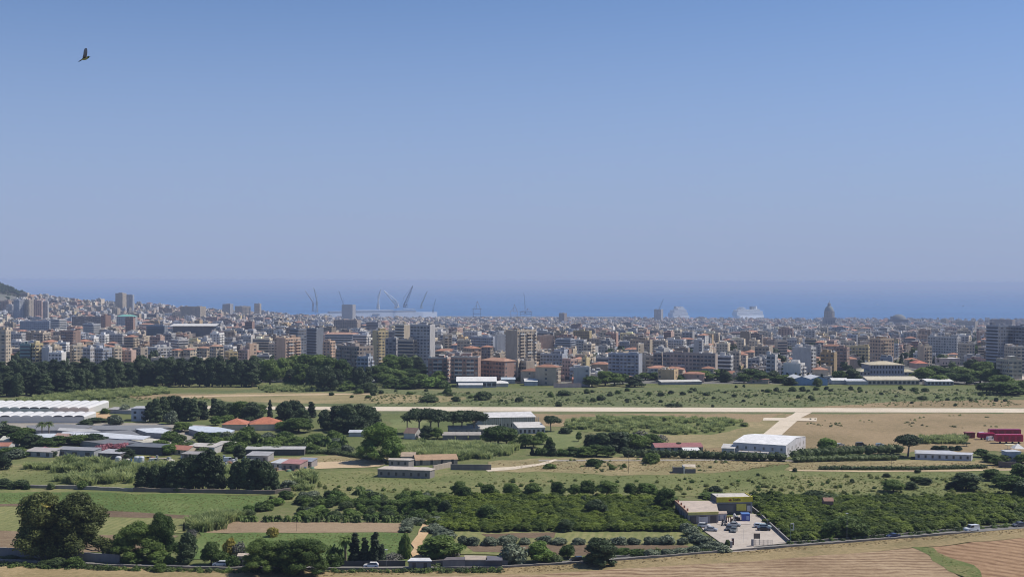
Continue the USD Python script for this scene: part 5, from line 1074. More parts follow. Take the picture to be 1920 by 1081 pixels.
# broadleaf park right of it
for x, yb, yt, w, k in ((488, 716, 676, 34, 'broad'), (506, 722, 672, 40, 'broad'), (528, 716, 670, 34, 'broad'), (552, 712, 664, 40, 'broad'), (575, 714, 662, 44, 'broad'), (566, 724, 680, 36, 'broad'), (598, 716, 664, 46, 'broad'), (618, 722, 668, 42, 'broad'), (612, 732, 684, 34, 'bulky'),
                       (640, 722, 672, 38, 'broad'), (658, 716, 686, 30, 'bulky'), (676, 730, 686, 24, 'bulky'), (690, 728, 686, 18, 'pine'), (712, 716, 684, 40, 'broad'), (735, 708, 664, 46, 'bright'), (756, 708, 668, 40, 'broad'), (768, 716, 690, 46, 'broad'), (785, 700, 668, 24, 'pine'), (800, 712, 686, 34, 'pine'), (822, 718, 694, 28, 'broad'),
                       (740, 718, 690, 44, 'broad'), (470, 712, 680, 30, 'broad'), (545, 722, 690, 28, 'bulky'), (500, 714, 684, 30, 'bulky'), (634, 730, 690, 30, 'bulky'), (585, 728, 684, 26, 'bulky'), (725, 722, 700, 30, 'broad'), (790, 722, 700, 30, 'broad')):
    T(k, x, yb, yt, w, None, auto={'broad': 'rounded broadleaf tree of the park', 'bulky': 'dark bulky tree of the park', 'pine': 'pointed dark conifer of the park', 'bright': 'lighter green tree of the park'}[k], group='trees of the park before the towers')
for x, yb, yt in ((532, 708, 674), (540, 708, 676), (664, 722, 686), (684, 734, 700)): T('cypress', x, yb, yt, 8, None, auto='slim dark cypress of the park', group='cypresses of the park')
for x, yb, yt, w, k in ((770, 728, 706, 60, 'greenbush'), (740, 726, 708, 50, 'greenbush'), (810, 727, 706, 46, 'brightbush'), (650, 730, 714, 50, 'greenbush'), (690, 735, 716, 40, 'shrub'), (590, 726, 712, 40, 'greenbush'), (554, 724, 712, 34, 'greenbush'), (830, 728, 712, 30, 'greenbush')):
    T(k, x, yb, yt, w, None, auto='large bushy thicket', group='thickets at the park edge')
# right-hand park and the trees along the city edge
for x, yb, yt, w, k in ((1110, 725, 704, 36, 'broad'), (1135, 722, 694, 34, 'broad'), (1152, 722, 698, 34, 'broad'), (1168, 720, 700, 30, 'broad'), (1190, 724, 704, 34, 'bulky'), (1210, 712, 698, 34, 'broad'), (1228, 712, 696, 30, 'broad'), (1250, 710, 694, 26, 'broad'), (1268, 716, 702, 34, 'broad'), (1300, 712, 694, 34, 'broad'), (1318, 714, 694, 40, 'broad'),
                       (1345, 712, 692, 40, 'broad'), (1362, 716, 696, 26, 'bulky'), (1340, 708, 690, 30, 'broad'), (1410, 714, 690, 46, 'broad'), (1426, 718, 698, 40, 'broad'), (1395, 718, 700, 30, 'broad'), (1452, 716, 694, 26, 'bulky'), (1470, 718, 702, 30, 'broad'), (1545, 700, 672, 20, 'broad'), (1553, 704, 676, 20, 'broad'),
                       (1575, 716, 694, 30, 'broad'), (1598, 716, 690, 32, 'bulky'), (1585, 716, 698, 30, 'broad'), (1732, 714, 688, 40, 'broad'), (1752, 712, 684, 44, 'broad'), (1775, 712, 688, 44, 'broad'), (1800, 712, 686, 44, 'broad'), (1822, 706, 672, 34, 'bulky'), (1845, 708, 676, 40, 'broad'), (1838, 718, 694, 40, 'broad'), (1862, 720, 690, 44, 'broad'),
                       (1786, 718, 698, 40, 'broad'), (1762, 720, 702, 36, 'broad'), (1812, 720, 700, 36, 'broad'), (1880, 728, 702, 48, 'broad'), (1905, 734, 712, 50, 'broad'), (1870, 736, 714, 44, 'broad'), (1890, 740, 716, 50, 'broad'), (1920, 738, 712, 40, 'broad'), (1850, 736, 716, 36, 'broad'), (1760, 660, 640, 26, 'broad'), (1785, 664, 646, 34, 'broad'), (1835, 668, 648, 36, 'broad'), (1850, 664, 640, 22, 'broad'),
                       (1026, 684, 670, 34, 'broad'), (1126, 625, 613, 24, 'bulky'), (975, 716, 706, 16, 'broad'), (1480, 722, 706, 26, 'bulky'), (1532, 724, 708, 18, 'shrub')):
    T(k, x, yb, yt, w, None, auto={'broad': 'rounded green tree among the houses', 'bulky': 'dark dense tree among the houses', 'shrub': 'dark shrub among the houses'}[k], group='trees along the city edge')
for x, yb, yt in ((1387, 706, 684), (1353, 716, 690), (1359, 716, 692), (1468, 712, 684), (1586, 686, 662), (1594, 686, 664), (1601, 686, 662), (1608, 686, 664), (1618, 688, 666), (1688, 706, 670), (1690, 694, 662), (1570, 712, 694), (1515, 718, 698), (1492, 718, 698), (1500, 718, 700), (1476, 716, 698), (1523, 718, 700), (1541, 718, 700)):
    T('cypress', x, yb, yt, 8, None, auto='slim dark cypress at the city edge', group='cypresses at the city edge')
# shrubs scattered over the airfield
for x, yb, yt, w in ((700, 741, 733, 10), (715, 738, 730, 10), (768, 739, 733, 14), (806, 753, 739, 34), (840, 738, 727, 16), (842, 742, 733, 14), (854, 752, 742, 18), (904, 749, 732, 32), (882, 746, 740, 10), (690, 746, 740, 12), (973, 753, 743, 16), (1032, 744, 734, 13), (1057, 741, 730, 26), (1048, 761, 752, 13), (1112, 753, 744, 12), (1126, 750, 740, 17), (1158, 738, 730, 10), (1176, 733, 726, 10), (1175, 752, 746, 9), (1198, 747, 742, 6), (1262, 762, 755, 32),
                    (1337, 763, 758, 5), (1336, 762, 757, 6), (1400, 744, 739, 9), (1376, 744, 738, 10), (1325, 741, 734, 14), (1303, 733, 726, 8), (1380, 727, 722, 6), (1395, 726, 720, 5), (1486, 733, 724, 14), (1505, 733, 723, 11), (1530, 731, 724, 11), (1550, 730, 723, 9), (1595, 731, 723, 10), (1612, 732, 724, 9), (1614, 734, 728, 9), (1689, 730, 722, 9), (1440, 735, 728, 14), (1456, 733, 725, 10), (1497, 746, 739, 9), (1520, 747, 740, 11), (1523, 751, 743, 9), (1714, 734, 725, 15), (1735, 734, 726, 14), (1730, 749, 741, 20), (1758, 746, 741, 9), (1778, 750, 745, 5), (1793, 748, 743, 6), (1820, 752, 745, 6), (1838, 741, 733, 11), (1855, 741, 732, 11), (1792, 761, 755, 6), (1868, 752, 744, 8), (1885, 752, 747, 9),
                    (1100, 737, 728, 12), (1218, 740, 733, 12), (1240, 742, 734, 13), (1258, 738, 731, 12), (1280, 740, 733, 12), (1144, 742, 736, 12), (660, 745, 740, 8), (622, 741, 734, 10), (642, 733, 724, 16), (672, 738, 728, 18)):
    T('shrub' if int(x) % 3 else 'greenbush', x, yb, yt, w, None, auto=('large' if w > 15 else 'small') + ' dark airfield shrub', group='shrubs of the airfield')
for k in range(46):
    x = r.uniform(720, 1900); yb = r.uniform(730, 757); w = r.uniform(4, 9); T('shrub', x, yb, yb - w * .62, w, None, auto='tiny dark airfield shrub', group='shrubs of the airfield')
# the trees between greenhouses and hall
for x, yb, yt, w, k in ((281, 790, 752, 22, 'pine'), (292, 792, 746, 24, 'pine'), (306, 790, 742, 26, 'pine'), (322, 788, 739, 28, 'bulky'), (336, 788, 740, 26, 'bulky'), (350, 788, 744, 24, 'pine'), (362, 788, 746, 24, 'pine'), (376, 786, 750, 18, 'pine'), (384, 786, 752, 14, 'cypress'),
                       (401, 783, 745, 16, 'pine'), (415, 782, 750, 26, 'bulky'), (432, 780, 754, 30, 'bulky'), (452, 788, 750, 44, 'broad'), (470, 790, 752, 40, 'bulky'), (485, 780, 756, 28, 'broad'),
                       (506, 792, 748, 11, 'cypress'), (534, 796, 750, 32, 'bulky'), (552, 792, 748, 34, 'bulky'), (566, 798, 762, 34, 'bulky'), (584, 782, 752, 18, 'cypress'), (610, 806, 766, 26, 'bulky'), (634, 804, 758, 40, 'bulky'), (655, 808, 754, 46, 'bulky'), (680, 806, 754, 44, 'bulky'), (694, 800, 760, 34, 'bulky'), (665, 812, 776, 44, 'bulky'), (640, 810, 780, 40, 'bulky'),
                       (560, 810, 782, 50, 'broad'), (545, 808, 786, 40, 'broad'), (322, 795, 767, 24, 'olive'), (341, 809, 790, 34, 'broad'), (465, 836, 798, 38, 'broad'), (455, 840, 806, 30, 'broad'), (440, 838, 812, 26, 'lowpalm'), (530, 806, 788, 34, 'greenbush'), (404, 797, 778, 22, 'bright'), (430, 790, 776, 34, 'greenbush')):
    T(k, x, yb, yt, w, None, auto={'pine': 'dark pointed conifer by the greenhouses', 'bulky': 'dark rounded pine of the garden grove', 'cypress': 'slim dark cypress of the garden grove', 'broad': 'green broadleaf tree of the garden grove', 'olive': 'pale grey-green tree before the conifers', 'lowpalm': 'low palm of the garden grove', 'greenbush': 'green bush of the garden grove', 'bright': 'yellow-green tree of the garden grove'}[k], group='garden grove')
T('bigbright', 714, 866, 790, 80, 'huge bright green broadleaf tree left of the old farmhouse')
for x, yb, yt, w in ((785, 812, 768, 42), (806, 813, 768, 40), (823, 814, 770, 38), (848, 813, 774, 30), (864, 813, 772, 40), (888, 814, 772, 44)):
    T('umbrella', x, yb, yt - 4, w * 1.15, None, auto='flat topped umbrella pine', group='umbrella pines')
T('umbrella', 1033, 808, 778, 30, 'small umbrella pine alone on the lawn right of the hall'); T('umbrella', 1702, 856, 813, 52, 'large lone umbrella pine beside the long white shed')
T('palm', 763, 812, 782, 18, 'tall thin palm left of the umbrella pines'); T('palm', 79, 823, 790, 20, 'left one of two tall palms by the greenhouses'); T('palm', 91, 822, 789, 20, 'right one of two tall palms by the greenhouses'); T('palm', 8, 810, 788, 18, 'palm near the left border before the greenhouses')
for x, yb, yt, w, k in ((800, 822, 796, 26, 'bulky'), (820, 822, 800, 26, 'broad'), (934, 833, 797, 60, 'broad'), (950, 832, 800, 46, 'broad'), (920, 832, 806, 34, 'broad'), (968, 838, 824, 30, 'greenbush'), (985, 838, 812, 34, 'broad'), (1000, 838, 816, 30, 'broad'), (1014, 832, 808, 26, 'broad'), (1030, 850, 818, 18, 'broad'), (1037, 854, 834, 14, 'pine'), (998, 853, 837, 9, 'cypress'), (1020, 853, 838, 18, 'greenbush'), (1010, 853, 838, 16, 'greenbush'), (1052, 853, 840, 18, 'greenbush'), (1074, 853, 836, 26, 'broad'), (1085, 827, 808, 12, 'broad'), (1060, 812, 800, 24, 'shrub'),
                       (1110, 844, 812, 34, 'bulky'), (1130, 846, 808, 46, 'bulky'), (1155, 846, 808, 46, 'bulky'), (1170, 842, 808, 34, 'bulky'), (1118, 855, 832, 36, 'broad'), (1140, 856, 836, 30, 'broad'), (1100, 856, 836, 34, 'broad'), (1190, 842, 812, 34, 'broad'), (1206, 840, 816, 36, 'broad'), (1222, 838, 812, 40, 'broad'), (1240, 832, 814, 28, 'bare'), (1200, 836, 806, 40, 'bare'), (1223, 868, 847, 32, 'greenbush'),
                       (1113, 873, 858, 32, 'greenbush'), (1147, 880, 870, 12, 'greenbush'), (1170, 876, 868, 10, 'greenbush'), (1272, 845, 828, 16, 'pine'), (1362, 852, 838, 8, 'bulky'), (1550, 850, 820, 32, 'bright'), (1545, 842, 822, 24, 'broad'), (1812, 836, 828, 14, 'umbrella'), (1840, 856, 840, 26, 'broad'), (1030, 878, 868, 24, 'greenbush'), (1120, 878, 872, 8, 'greenbush'),
                       (1768, 844, 834, 20, 'bulky'), (1785, 844, 835, 14, 'bulky'), (1797, 844, 834, 14, 'bulky'), (1755, 842, 834, 18, 'bulky'), (1882, 866, 852, 22, 'broad'), (1915, 868, 850, 26, 'bright'), (1856, 866, 850, 30, 'broad'), (1870, 872, 856, 26, 'broad')):
    T(k, x, yb, yt, w, None, auto={'bulky': 'dark dense tree of the thickets', 'broad': 'green tree of the thickets', 'greenbush': 'round green bush beside the lane', 'cypress': 'small dark cypress', 'pine': 'small dark conifer', 'bare': 'grey half bare tree behind the thicket', 'shrub': 'dark shrub by the lawn', 'bright': 'light green tree', 'umbrella': 'small round-topped pine'}[k], group='middle thickets')
def hedge(name, label, pts, h, w, mat, n_per=14, size_=0.34):
    W_ = [G(a, b, 0.0) for a, b in pts]; c = np.mean(W_, 0); L = []; rr = np.random.default_rng(int(abs(c[0]) + 3))
    for a, b in zip(W_[:-1], W_[1:]):
        k = max(2, int(np.linalg.norm(b - a) / (w * .6)))
        for i in range(k): q = a + (b - a) * (i + rr.uniform(0, .6)) / k - c; L.append(((q[0], q[1] + rr.uniform(-.3, .3), h * .5), (w * .62, w * .62, h * .55 * rr.uniform(.85, 1.15))))
    t = thing(name, c, 0, label, 'hedge'); put('foliage', crown(L, max(400, n_per * len(L)), size_, int(abs(c[1]))), mat, t)
hedge('hedge', 'long dark clipped hedge below the red roofed shed', [(1172, 856), (1240, 857), (1320, 859), (1400, 863), (1480, 864)], 3.6, 4.5, 'leaf_shrub', 60)
hedge('hedge', 'dark hedge right of the white gabled warehouse', [(1484, 862), (1540, 857), (1600, 853), (1690, 850)], 4.6, 5.0, 'leaf_shrub', 70)
hedge('hedge', 'lower dark hedge running below the umbrella pine', [(1490, 866), (1560, 864), (1680, 862)], 2.6, 4.0, 'leaf_shrub', 50)
hedge('hedge', 'loose green hedge line below the dry grass strip', [(1540, 880), (1600, 880), (1700, 881), (1850, 877)], 1.6, 2.6, 'leaf_shrub', 36)
hedge('hedge', 'hedge along the lane edge before the dry grass', [(1010, 853), (1060, 854), (1100, 855)], 2.6, 4.0, 'leaf_broad', 50)
hedge('hedge', 'dark green hedge between nursery and greenhouses', [(126, 833), (150, 832), (190, 834)], 4.6, 6.0, 'leaf_shrub', 70)
hedge('hedge', 'hedge above the rose bushes by the dirt yard', [(560, 850), (620, 850), (700, 862)], 1.8, 3.0, 'leaf_shrub', 40)
# scrub masses between the greenhouses and the farmhouse
r2 = np.random.default_rng(5)
for k in range(62):
    x = r2.uniform(320, 650); yb = r2.uniform(820, 850); T('greenbush' if r2.random() < .6 else 'olive' if r2.random() < .6 else 'shrub', x, yb, yb - r2.uniform(10, 20), r2.uniform(22, 38), None, auto=('rounded' if k % 2 else 'loose') + ' green thicket bush', group='bushes of the thicket before the shacks')
for k in range(9): x = 400 + k * 30 + r2.uniform(-8, 8); T('lowpalm', x, 838 + r2.uniform(-4, 4), 816, 26, None, auto='low palm in the green thicket', group='low palms of the thicket')
for x, yb, yt, w, k in ((0, 818, 790, 40, 'olive'), (22, 818, 796, 46, 'bulky'), (48, 824, 800, 40, 'broad'), (60, 838, 812, 36, 'bulky'), (40, 836, 806, 44, 'broad'), (88, 842, 820, 34, 'broad'), (72, 842, 824, 30, 'bulky'), (110, 834, 816, 40, 'broad'), (176, 832, 812, 46, 'bulky'), (150, 834, 814, 40, 'broad'), (315, 852, 832, 30, 'bright'), (300, 840, 824, 36, 'broad'), (235, 858, 838, 36, 'bulky'), (20, 856, 838, 60, 'broad'), (6, 880, 850, 26, 'bulky'), (28, 858, 840, 40, 'olive'), (450, 858, 832, 24, 'bulky'), (100, 856, 844, 14, 'bulky'), (180, 792, 782, 36, 'bulky'), (215, 796, 776, 30, 'olive'), (160, 800, 785, 26, 'bulky'), (196, 776, 764, 16, 'greenbush'), (235, 774, 756, 20, 'olive')):
    T(k, x, yb, yt, w, None, auto={'olive': 'grey-green tree by the nursery', 'bulky': 'dark dense tree by the nursery', 'broad': 'green tree by the nursery', 'bright': 'light green tree by the nursery', 'greenbush': 'bush by the nursery'}[k], group='trees around the nursery')
for x, yb, yt, w in ((190, 848, 832, 26), (202, 846, 830, 28), (222, 846, 830, 34), (234, 842, 828, 20), (140, 846, 838, 22), (112, 846, 838, 20), (84, 846, 836, 18), (168, 848, 840, 16)):
    T('pinkbush', x, yb, yt, w, None, auto='pink flowering oleander bush', group='pink oleanders')
# the dark row along the stone wall
for x, yb, yt, w, k in ((270, 918, 872, 34, 'bulky'), (288, 918, 868, 30, 'bulky'), (306, 918, 872, 34, 'bulky'), (326, 918, 862, 36, 'bulky'), (346, 919, 856, 38, 'bulky'), (362, 918, 850, 36, 'bulky'), (380, 919, 846, 40, 'pine'), (394, 918, 840, 40, 'pine'), (408, 918, 852, 30, 'bulky'), (336, 920, 876, 40, 'bulky'), (445, 920, 862, 32, 'bulky'), (462, 921, 856, 40, 'bulky'), (480, 921, 858, 38, 'bulky'), (498, 921, 862, 36, 'bulky'), (512, 920, 876, 24, 'bulky')):
    T(k, x, yb, yt, w, None, auto='tall blackish conifer', group='dark conifers along the stone wall')
wall_run('stone_wall', 'low pale stone wall above the green field', 'wall', [(-60, 918), (40, 914), (130, 916), (250, 921)], 1.3, .6, (.30, .27, .23), cap=(.52, .48, .42), wob=.12)
wall_run('stone_wall', 'dark low stone wall below the blackish conifers', 'wall', [(250, 921.5), (400, 924), (515, 926), (545, 922)], 1.6, .6, (.17, .145, .12), cap=(.34, .28, .23), wob=.15)
for x, yb, yt, w, k in ((8, 914, 896, 30, 'bulky'), (24, 915, 902, 28, 'shrub'), (40, 915, 898, 32, 'shrub'), (95, 917, 904, 14, 'shrub'), (155, 916, 900, 22, 'greenbush'), (50, 917, 905, 12, 'greenbush'), (545, 916, 903, 12, 'pine'), (508, 936, 928, 8, 'shrub'), (487, 958, 946, 22, 'shrub'), (540, 914, 898, 30, 'olive')):
    T(k, x, yb, yt, w, None, auto='dark wall-side bush', group='bushes beside the stone wall')
# orchard edge and hedgerow bushes
for x, yb, yt, w in ((862, 930, 906, 30), (916, 931, 911, 32), (958, 931, 909, 32), (1000, 931, 909, 34), (1046, 930, 906, 28), (1078, 930, 911, 26), (1102, 929, 905, 32), (1138, 929, 904, 38), (1182, 930, 909, 26), (1215, 930, 909, 36), (872, 936, 916, 28)):
    T('bright' if int(x) % 2 else 'broad', x, yb, yt - 5, w, None, auto='rounded tree above the orchard', group='tree row above the citrus orchard')
for x, yb, yt, w, k in ((1118, 966, 934, 36, 'bulky'), (1110, 960, 940, 24, 'bulky'), (1094, 946, 928, 14, 'pine'), (1248, 954, 914, 42, 'broad'), (836, 966, 935, 26, 'bulky'), (915, 974, 945, 40, 'broad'), (1060, 996, 972, 28, 'bulky'), (1342, 928, 910, 28, 'bulky'), (905, 940, 930, 20, 'greenbush'), (1340, 932, 922, 60, 'greenbush'), (1530, 936, 918, 50, 'shrub'), (1560, 938, 924, 40, 'shrub'), (1590, 1006, 966, 60, 'broad'), (1562, 1008, 976, 40, 'broad'), (1612, 1006, 978, 40, 'broad'),
                       (1675, 922, 898, 44, 'broad'), (1708, 917, 901, 24, 'bulky'), (1736, 908, 894, 22, 'bulky'), (1720, 904, 892, 24, 'broad'), (1662, 894, 886, 14, 'bulky'), (1597, 905, 896, 10, 'bulky'), (1811, 918, 884, 52, 'bulky'), (1788, 918, 902, 26, 'bulky'), (1900, 928, 890, 60, 'broad'), (1915, 914, 868, 50, 'broad'), (1880, 912, 888, 36, 'broad'), (1930, 936, 896, 50, 'bulky'), (1490, 884, 876, 10, 'bulky'), (1720, 886, 878, 12, 'bulky'), (1860, 900, 878, 40, 'broad')):
    T(k, x, yb, yt, w, None, auto={'bulky': 'dark dense orchard bush', 'pine': 'small dark conifer in the orchard', 'broad': 'big green orchard bush', 'greenbush': 'green bush at the orchard edge', 'shrub': 'purplish dark thicket in the orchard'}[k], group='taller bushes in the orchards')
for x, yb, yt, w in ((822, 996, 984, 30), (832, 1008, 990, 46), (868, 1021, 1002, 22), (886, 1022, 1004, 26), (918, 1022, 1004, 30), (956, 1018, 1000, 26), (984, 1020, 1006, 22), (1022, 1018, 1002, 30), (1050, 1020, 1006, 30), (1084, 1020, 1006, 26), (1116, 1018, 1006, 24), (1162, 1020, 1004, 32), (1186, 1020, 1006, 26), (1216, 1020, 1004, 20), (1230, 1020, 1005, 20), (1252, 1020, 1001, 30), (1281, 1020, 1006, 22), (1308, 1016, 998, 34), (1322, 1022, 1003, 34), (1298, 1004, 984, 30), (1286, 996, 978, 26), (1340, 1028, 1012, 34), (1325, 1031, 1018, 34), (1356, 1034, 1020, 30), (1300, 1036, 1022, 30), (1276, 1038, 1026, 30), (1250, 1040, 1027, 26), (1220, 1042, 1028, 30)):
    T('olive', x, yb, yt, w, None, auto='silvery olive bush below the orchard', group='olive row below the orchard')
# along the road, left to right
T('euca', 76, 1046, 920, 96, 'huge eucalyptus, its crown yellowing at the top, at the lower left', variant=0); T('euca', 143, 1046, 919, 96, 'huge dark eucalyptus right of the yellowing one', variant=1)
T('yellowbush', 66, 950, 922, 46, 'yellow topped crown patch beside the huge eucalyptus') if False else None
T('bigbroad', 262, 1050, 976, 84, 'wide green broadleaf tree between eucalyptus and columnar bush'); T('bigbroad', 303, 1046, 958, 54, 'tall dark green tree behind the wide broadleaf tree')
for x, yb, yt, w, k, lab in ((350, 1056, 995, 36, 'bulky', 'columnar dense green tree at the road wall'), (224, 1044, 998, 34, 'broad', 'small green tree at the left of the wide broadleaf tree'), (300, 1056, 1030, 50, 'greenbush', 'low spreading bush under the wide broadleaf tree'), (250, 1054, 1034, 46, 'greenbush', 'low bush at the foot of the wide broadleaf tree'),
                            (396, 1058, 1014, 36, 'broad', 'dark green tree left of the yellowing bush'), (412, 1056, 1030, 30, 'greenbush', 'low green bush under the yellowing bush'), (432, 1044, 1006, 24, 'yellowbush', 'yellowing slim bush by the road'), (450, 1046, 1014, 26, 'bare', 'bare grey bush by the road'), (510, 1006, 986, 22, 'yellowbush', 'yellow top of a broom bush over the roadside trees'),
                            (438, 1062, 1040, 30, 'greenbush', 'green bush left of the big roadside trees'), (494, 1074, 1008, 76, 'bigbroad', 'big dark roadside tree, left of the pair'), (566, 1077, 1006, 86, 'bigbroad', 'big dark roadside tree, right of the pair'), (530, 1070, 1010, 60, 'broad', 'roadside tree filling the gap of the big pair'), (625, 1062, 1036, 36, 'greenbush', 'dark bush between big tree and palms'),
                            (648, 1054, 1002, 36, 'palm', 'fan palm left of the roadside cypresses'), (622, 1054, 1018, 30, 'lowpalm', 'low palm beside the fan palm'), (634, 1058, 1024, 30, 'lowpalm', 'second low palm beside the fan palm'), (665, 1058, 997, 24, 'cypress', 'left of four dark roadside cypresses'), (684, 1058, 1006, 20, 'cypress', 'second of four dark roadside cypresses'), (703, 1058, 995, 24, 'cypress', 'tallest dark roadside cypress'), (716, 1058, 1018, 16, 'cypress', 'last and lowest dark roadside cypress'),
                            (738, 1050, 1036, 40, 'bare', 'grey bush at the end of the green field'), (760, 1046, 996, 20, 'greenbush', 'bush on the left edge of the sandy path'), (757, 1040, 1018, 26, 'greenbush', 'round bush at the foot of the sandy path'), (826, 1048, 1002, 76, 'broad', 'wide green tree right of the sandy path'), (806, 1044, 1014, 40, 'broad', 'green tree overhanging the sandy path'), (852, 1044, 1030, 26, 'bare', 'grey shrub above the ruined wall'),
                            (960, 1056, 1014, 50, 'olive', 'round silver grey olive tree by the road'), (946, 1020, 1002, 30, 'olive', 'small olive bush behind the silver olive tree'), (1010, 1054, 1012, 46, 'bright', 'bright green fig-like tree by the road'), (1030, 1052, 1032, 34, 'brightbush', 'low bright green bush by the road'), (1064, 1046, 1020, 30, 'broad', 'green bush between fig-like tree and pine'), (1126, 1060, 1006, 58, 'bulky', 'large dark pine overhanging the road'), (1040, 1054, 1038, 26, 'shrub', 'dark bush at the road bend'), (1170, 1040, 1026, 40, 'greenbush', 'green bush right of the dark pine'), (1196, 1040, 1028, 30, 'greenbush', 'low green bush before the olive row'),
                            (140, 1062, 1042, 36, 'greenbush', 'green bush in front of the grey boundary wall'), (110, 1061, 1044, 40, 'shrub', 'dark bush in front of the grey boundary wall'), (90, 1060, 1048, 40, 'shrub', 'low dark bush near the left street lamp'), (300, 1071, 1054, 26, 'greenbush', 'green bush on the near side of the road'), (20, 1048, 1040, 30, 'shrub', 'dark shrub on the grey boundary wall'), (345, 996, 978, 5, 'cypress', 'tiny dark cypress above the columnar tree'), (360, 1006, 990, 20, 'bare', 'grey leafless bush in the pale field')):
    T(k, x, yb, yt, w, lab)
# hedgerow and thicket left of the sandy path
r3 = np.random.default_rng(6)
for k in range(120):
    x = r3.uniform(520, 832); t_ = r3.random(); yb = lerp(930, 974, t_); x = max(x, 520 + 26 * (1 - t_)) - 90 * t_ * (x < 560); h = r3.uniform(9, 17)
    T(str(r3.choice(['greenbush', 'shrub', 'olive', 'brightbush'], p=[.5, .25, .1, .15])), x, yb, yb - h, h * r3.uniform(1.3, 2.1), None, auto=['rounded', 'spreading', 'dense'][k % 3] + ' bush of the path thicket', group='bushes left of the sandy path')
for x, yb, yt, w in ((790, 962, 926, 46), (770, 960, 934, 40), (812, 964, 930, 34), (700, 952, 936, 34), (740, 956, 936, 34), (790, 944, 926, 40)): T('broad', x, yb, yt, w, None, auto='taller tree of the path thicket', group='bushes left of the sandy path')
T('lowpalm', 675, 926, 910, 34, 'low feathery palm alone above the thicket')
for k in range(22):
    x = 450 + k * 15 + r3.uniform(-5, 5); T('lowpalm', x, 977 + r3.uniform(-1, 2), 964, 20, None, auto='low spiky palm bush', group='spiky bushes along the brown field')
for k in range(16):
    x = r3.uniform(774, 800); yb = r3.uniform(976, 1000); T('olive', x - 14 if k % 2 else x + 26, yb, yb - 11, 24, None, auto='grey-green path bush', group='bushes along the sandy path')
# citrus orchards: the trees in front are things, those behind them one mass
CIT = [(836, 934), (1260, 934), (1256, 958), (1284, 986), (1306, 996), (870, 997), (806, 988)], [(1412, 930), (1600, 936), (1960, 934), (1960, 978), (1820, 986), (1660, 1004), (1482, 1016), (1424, 966)]
rest = []
for poly in CIT:
    pg = Polygon([tuple(G(*q, 0.0)[:2]) for q in poly]); x0, y0, x1, y1 = pg.bounds; n_here = 0
    east = poly is CIT[1]; row = 0
    for y in np.arange(y0, y1, 2.7):
        R = [(x + r.uniform(-.8, .8), y + r.uniform(-.7, .7)) for x in np.arange(x0, x1, 2.8)]
        R = [q for q in R if pg.contains(Point(*q)) and r.random() > .06]
        if not R: continue
        row += 1; R = R if east else R[::-1]
        for k, (x, y_) in enumerate(R):
            sc = r.uniform(.8, 1.2); n_here += 1
            if n_here <= 140:
                th = lambda q: f"{q}{'th' if 10 < q % 100 < 14 else {1: 'st', 2: 'nd', 3: 'rd'}.get(q % 10, 'th')}"
                copy_of(PROTO['citrus'][int(r.integers(4))][0], 'citrus_tree', (x, y_, 0), float(r.uniform(0, 6.28)), (sc, sc, sc * r.uniform(.5, .72)), cat='citrus tree', group='front citrus trees ' + ('right of the shop' if east else 'left of the shop'),
                        label=f"citrus tree, {th(k + 1)} from the shop side in {th(row)} row from the {'road, right orchard' if east else 'vegetable strip, left orchard'}")
            else: rest.append((x, y_, 0.0))
cm = [(crown(lobeset(71 + i, 8, 0.9, 2.5, 1.45, 0.75, 1.1, shape=dome), 420, 0.33, 200 + i, under=0.5, flat=0.6), 'leaf_citrus') for i in range(4)]
scatter('citrus_orchard', cm, rest, 0.85, 1.2, 3, squash=.6, label='closed green canopy of the citrus orchards around the shop')
# weeds, reeds, scrub: what nobody would count
bush_m = lambda s: crown([((0, 0, .7), (1.1, 1.1, .8)), ((.8, .3, .6), (.8, .8, .7))], 110, .3, s, under=.8)
scatter('weeds', TUFT, np.concatenate([inpoly([(500, 888), (900, 884), (1250, 892), (1480, 886), (1980, 888), (1980, 932), (1400, 930), (1270, 932), (820, 932), (540, 930)], 2600, r), inpoly([(0, 868), (250, 872), (500, 884), (500, 918), (0, 914)], 700, r), inpoly([(1400, 892), (1980, 890), (1980, 934), (1420, 932)], 2200, r), inpoly([(1722, 1030), (1740, 1028), (1850, 1082), (1815, 1082)], 260, r)]), .25, .6, 11, label='tall green weeds over the middle meadows')
scatter('scrub', [(bush_m(i), m_) for i, m_ in enumerate(('leaf_broad', 'leaf_weed', 'leaf_weed'))], np.concatenate([inpoly([(1260, 895), (1480, 890), (1980, 892), (1980, 934), (1270, 932)], 240, r), inpoly([(820, 900), (1260, 900), (1260, 930), (820, 930)], 90, r), inpoly([(520, 900), (820, 920), (820, 930), (520, 930)], 70, r)]), 0.3, .8, 12, label='low green scrub on the eastern slope above the orchard')
scatter('airfield_grass', TUFT + DARK, np.concatenate([inpoly([(700, 735), (1900, 729), (1900, 762), (700, 760)], 2200, r), inpoly([(0, 748), (380, 744), (400, 752), (0, 760)], 500, r)]), .4, 1.0, 13, label='rough grass clumps over the airfield')
def clumps(poly, n, k, sp):
    c = inpoly(poly, n, r); q = np.repeat(c, k, 0) + np.c_[r.normal(0, sp, (n * k, 2)), np.zeros(n * k)]; return q
scatter('airfield_brush', SCRUBBY + DARK, np.concatenate([clumps([(700, 735), (1900, 729), (1900, 758), (700, 758)], 90, 7, 3.5), clumps([(1480, 780), (1900, 778), (1900, 800), (1500, 805)], 14, 4, 3.0), clumps([(1060, 862), (1400, 860), (1380, 884), (1060, 884)], 16, 4, 2.5)]), .4, 1.0, 33, label='low patchy brush over the airfield meadow')
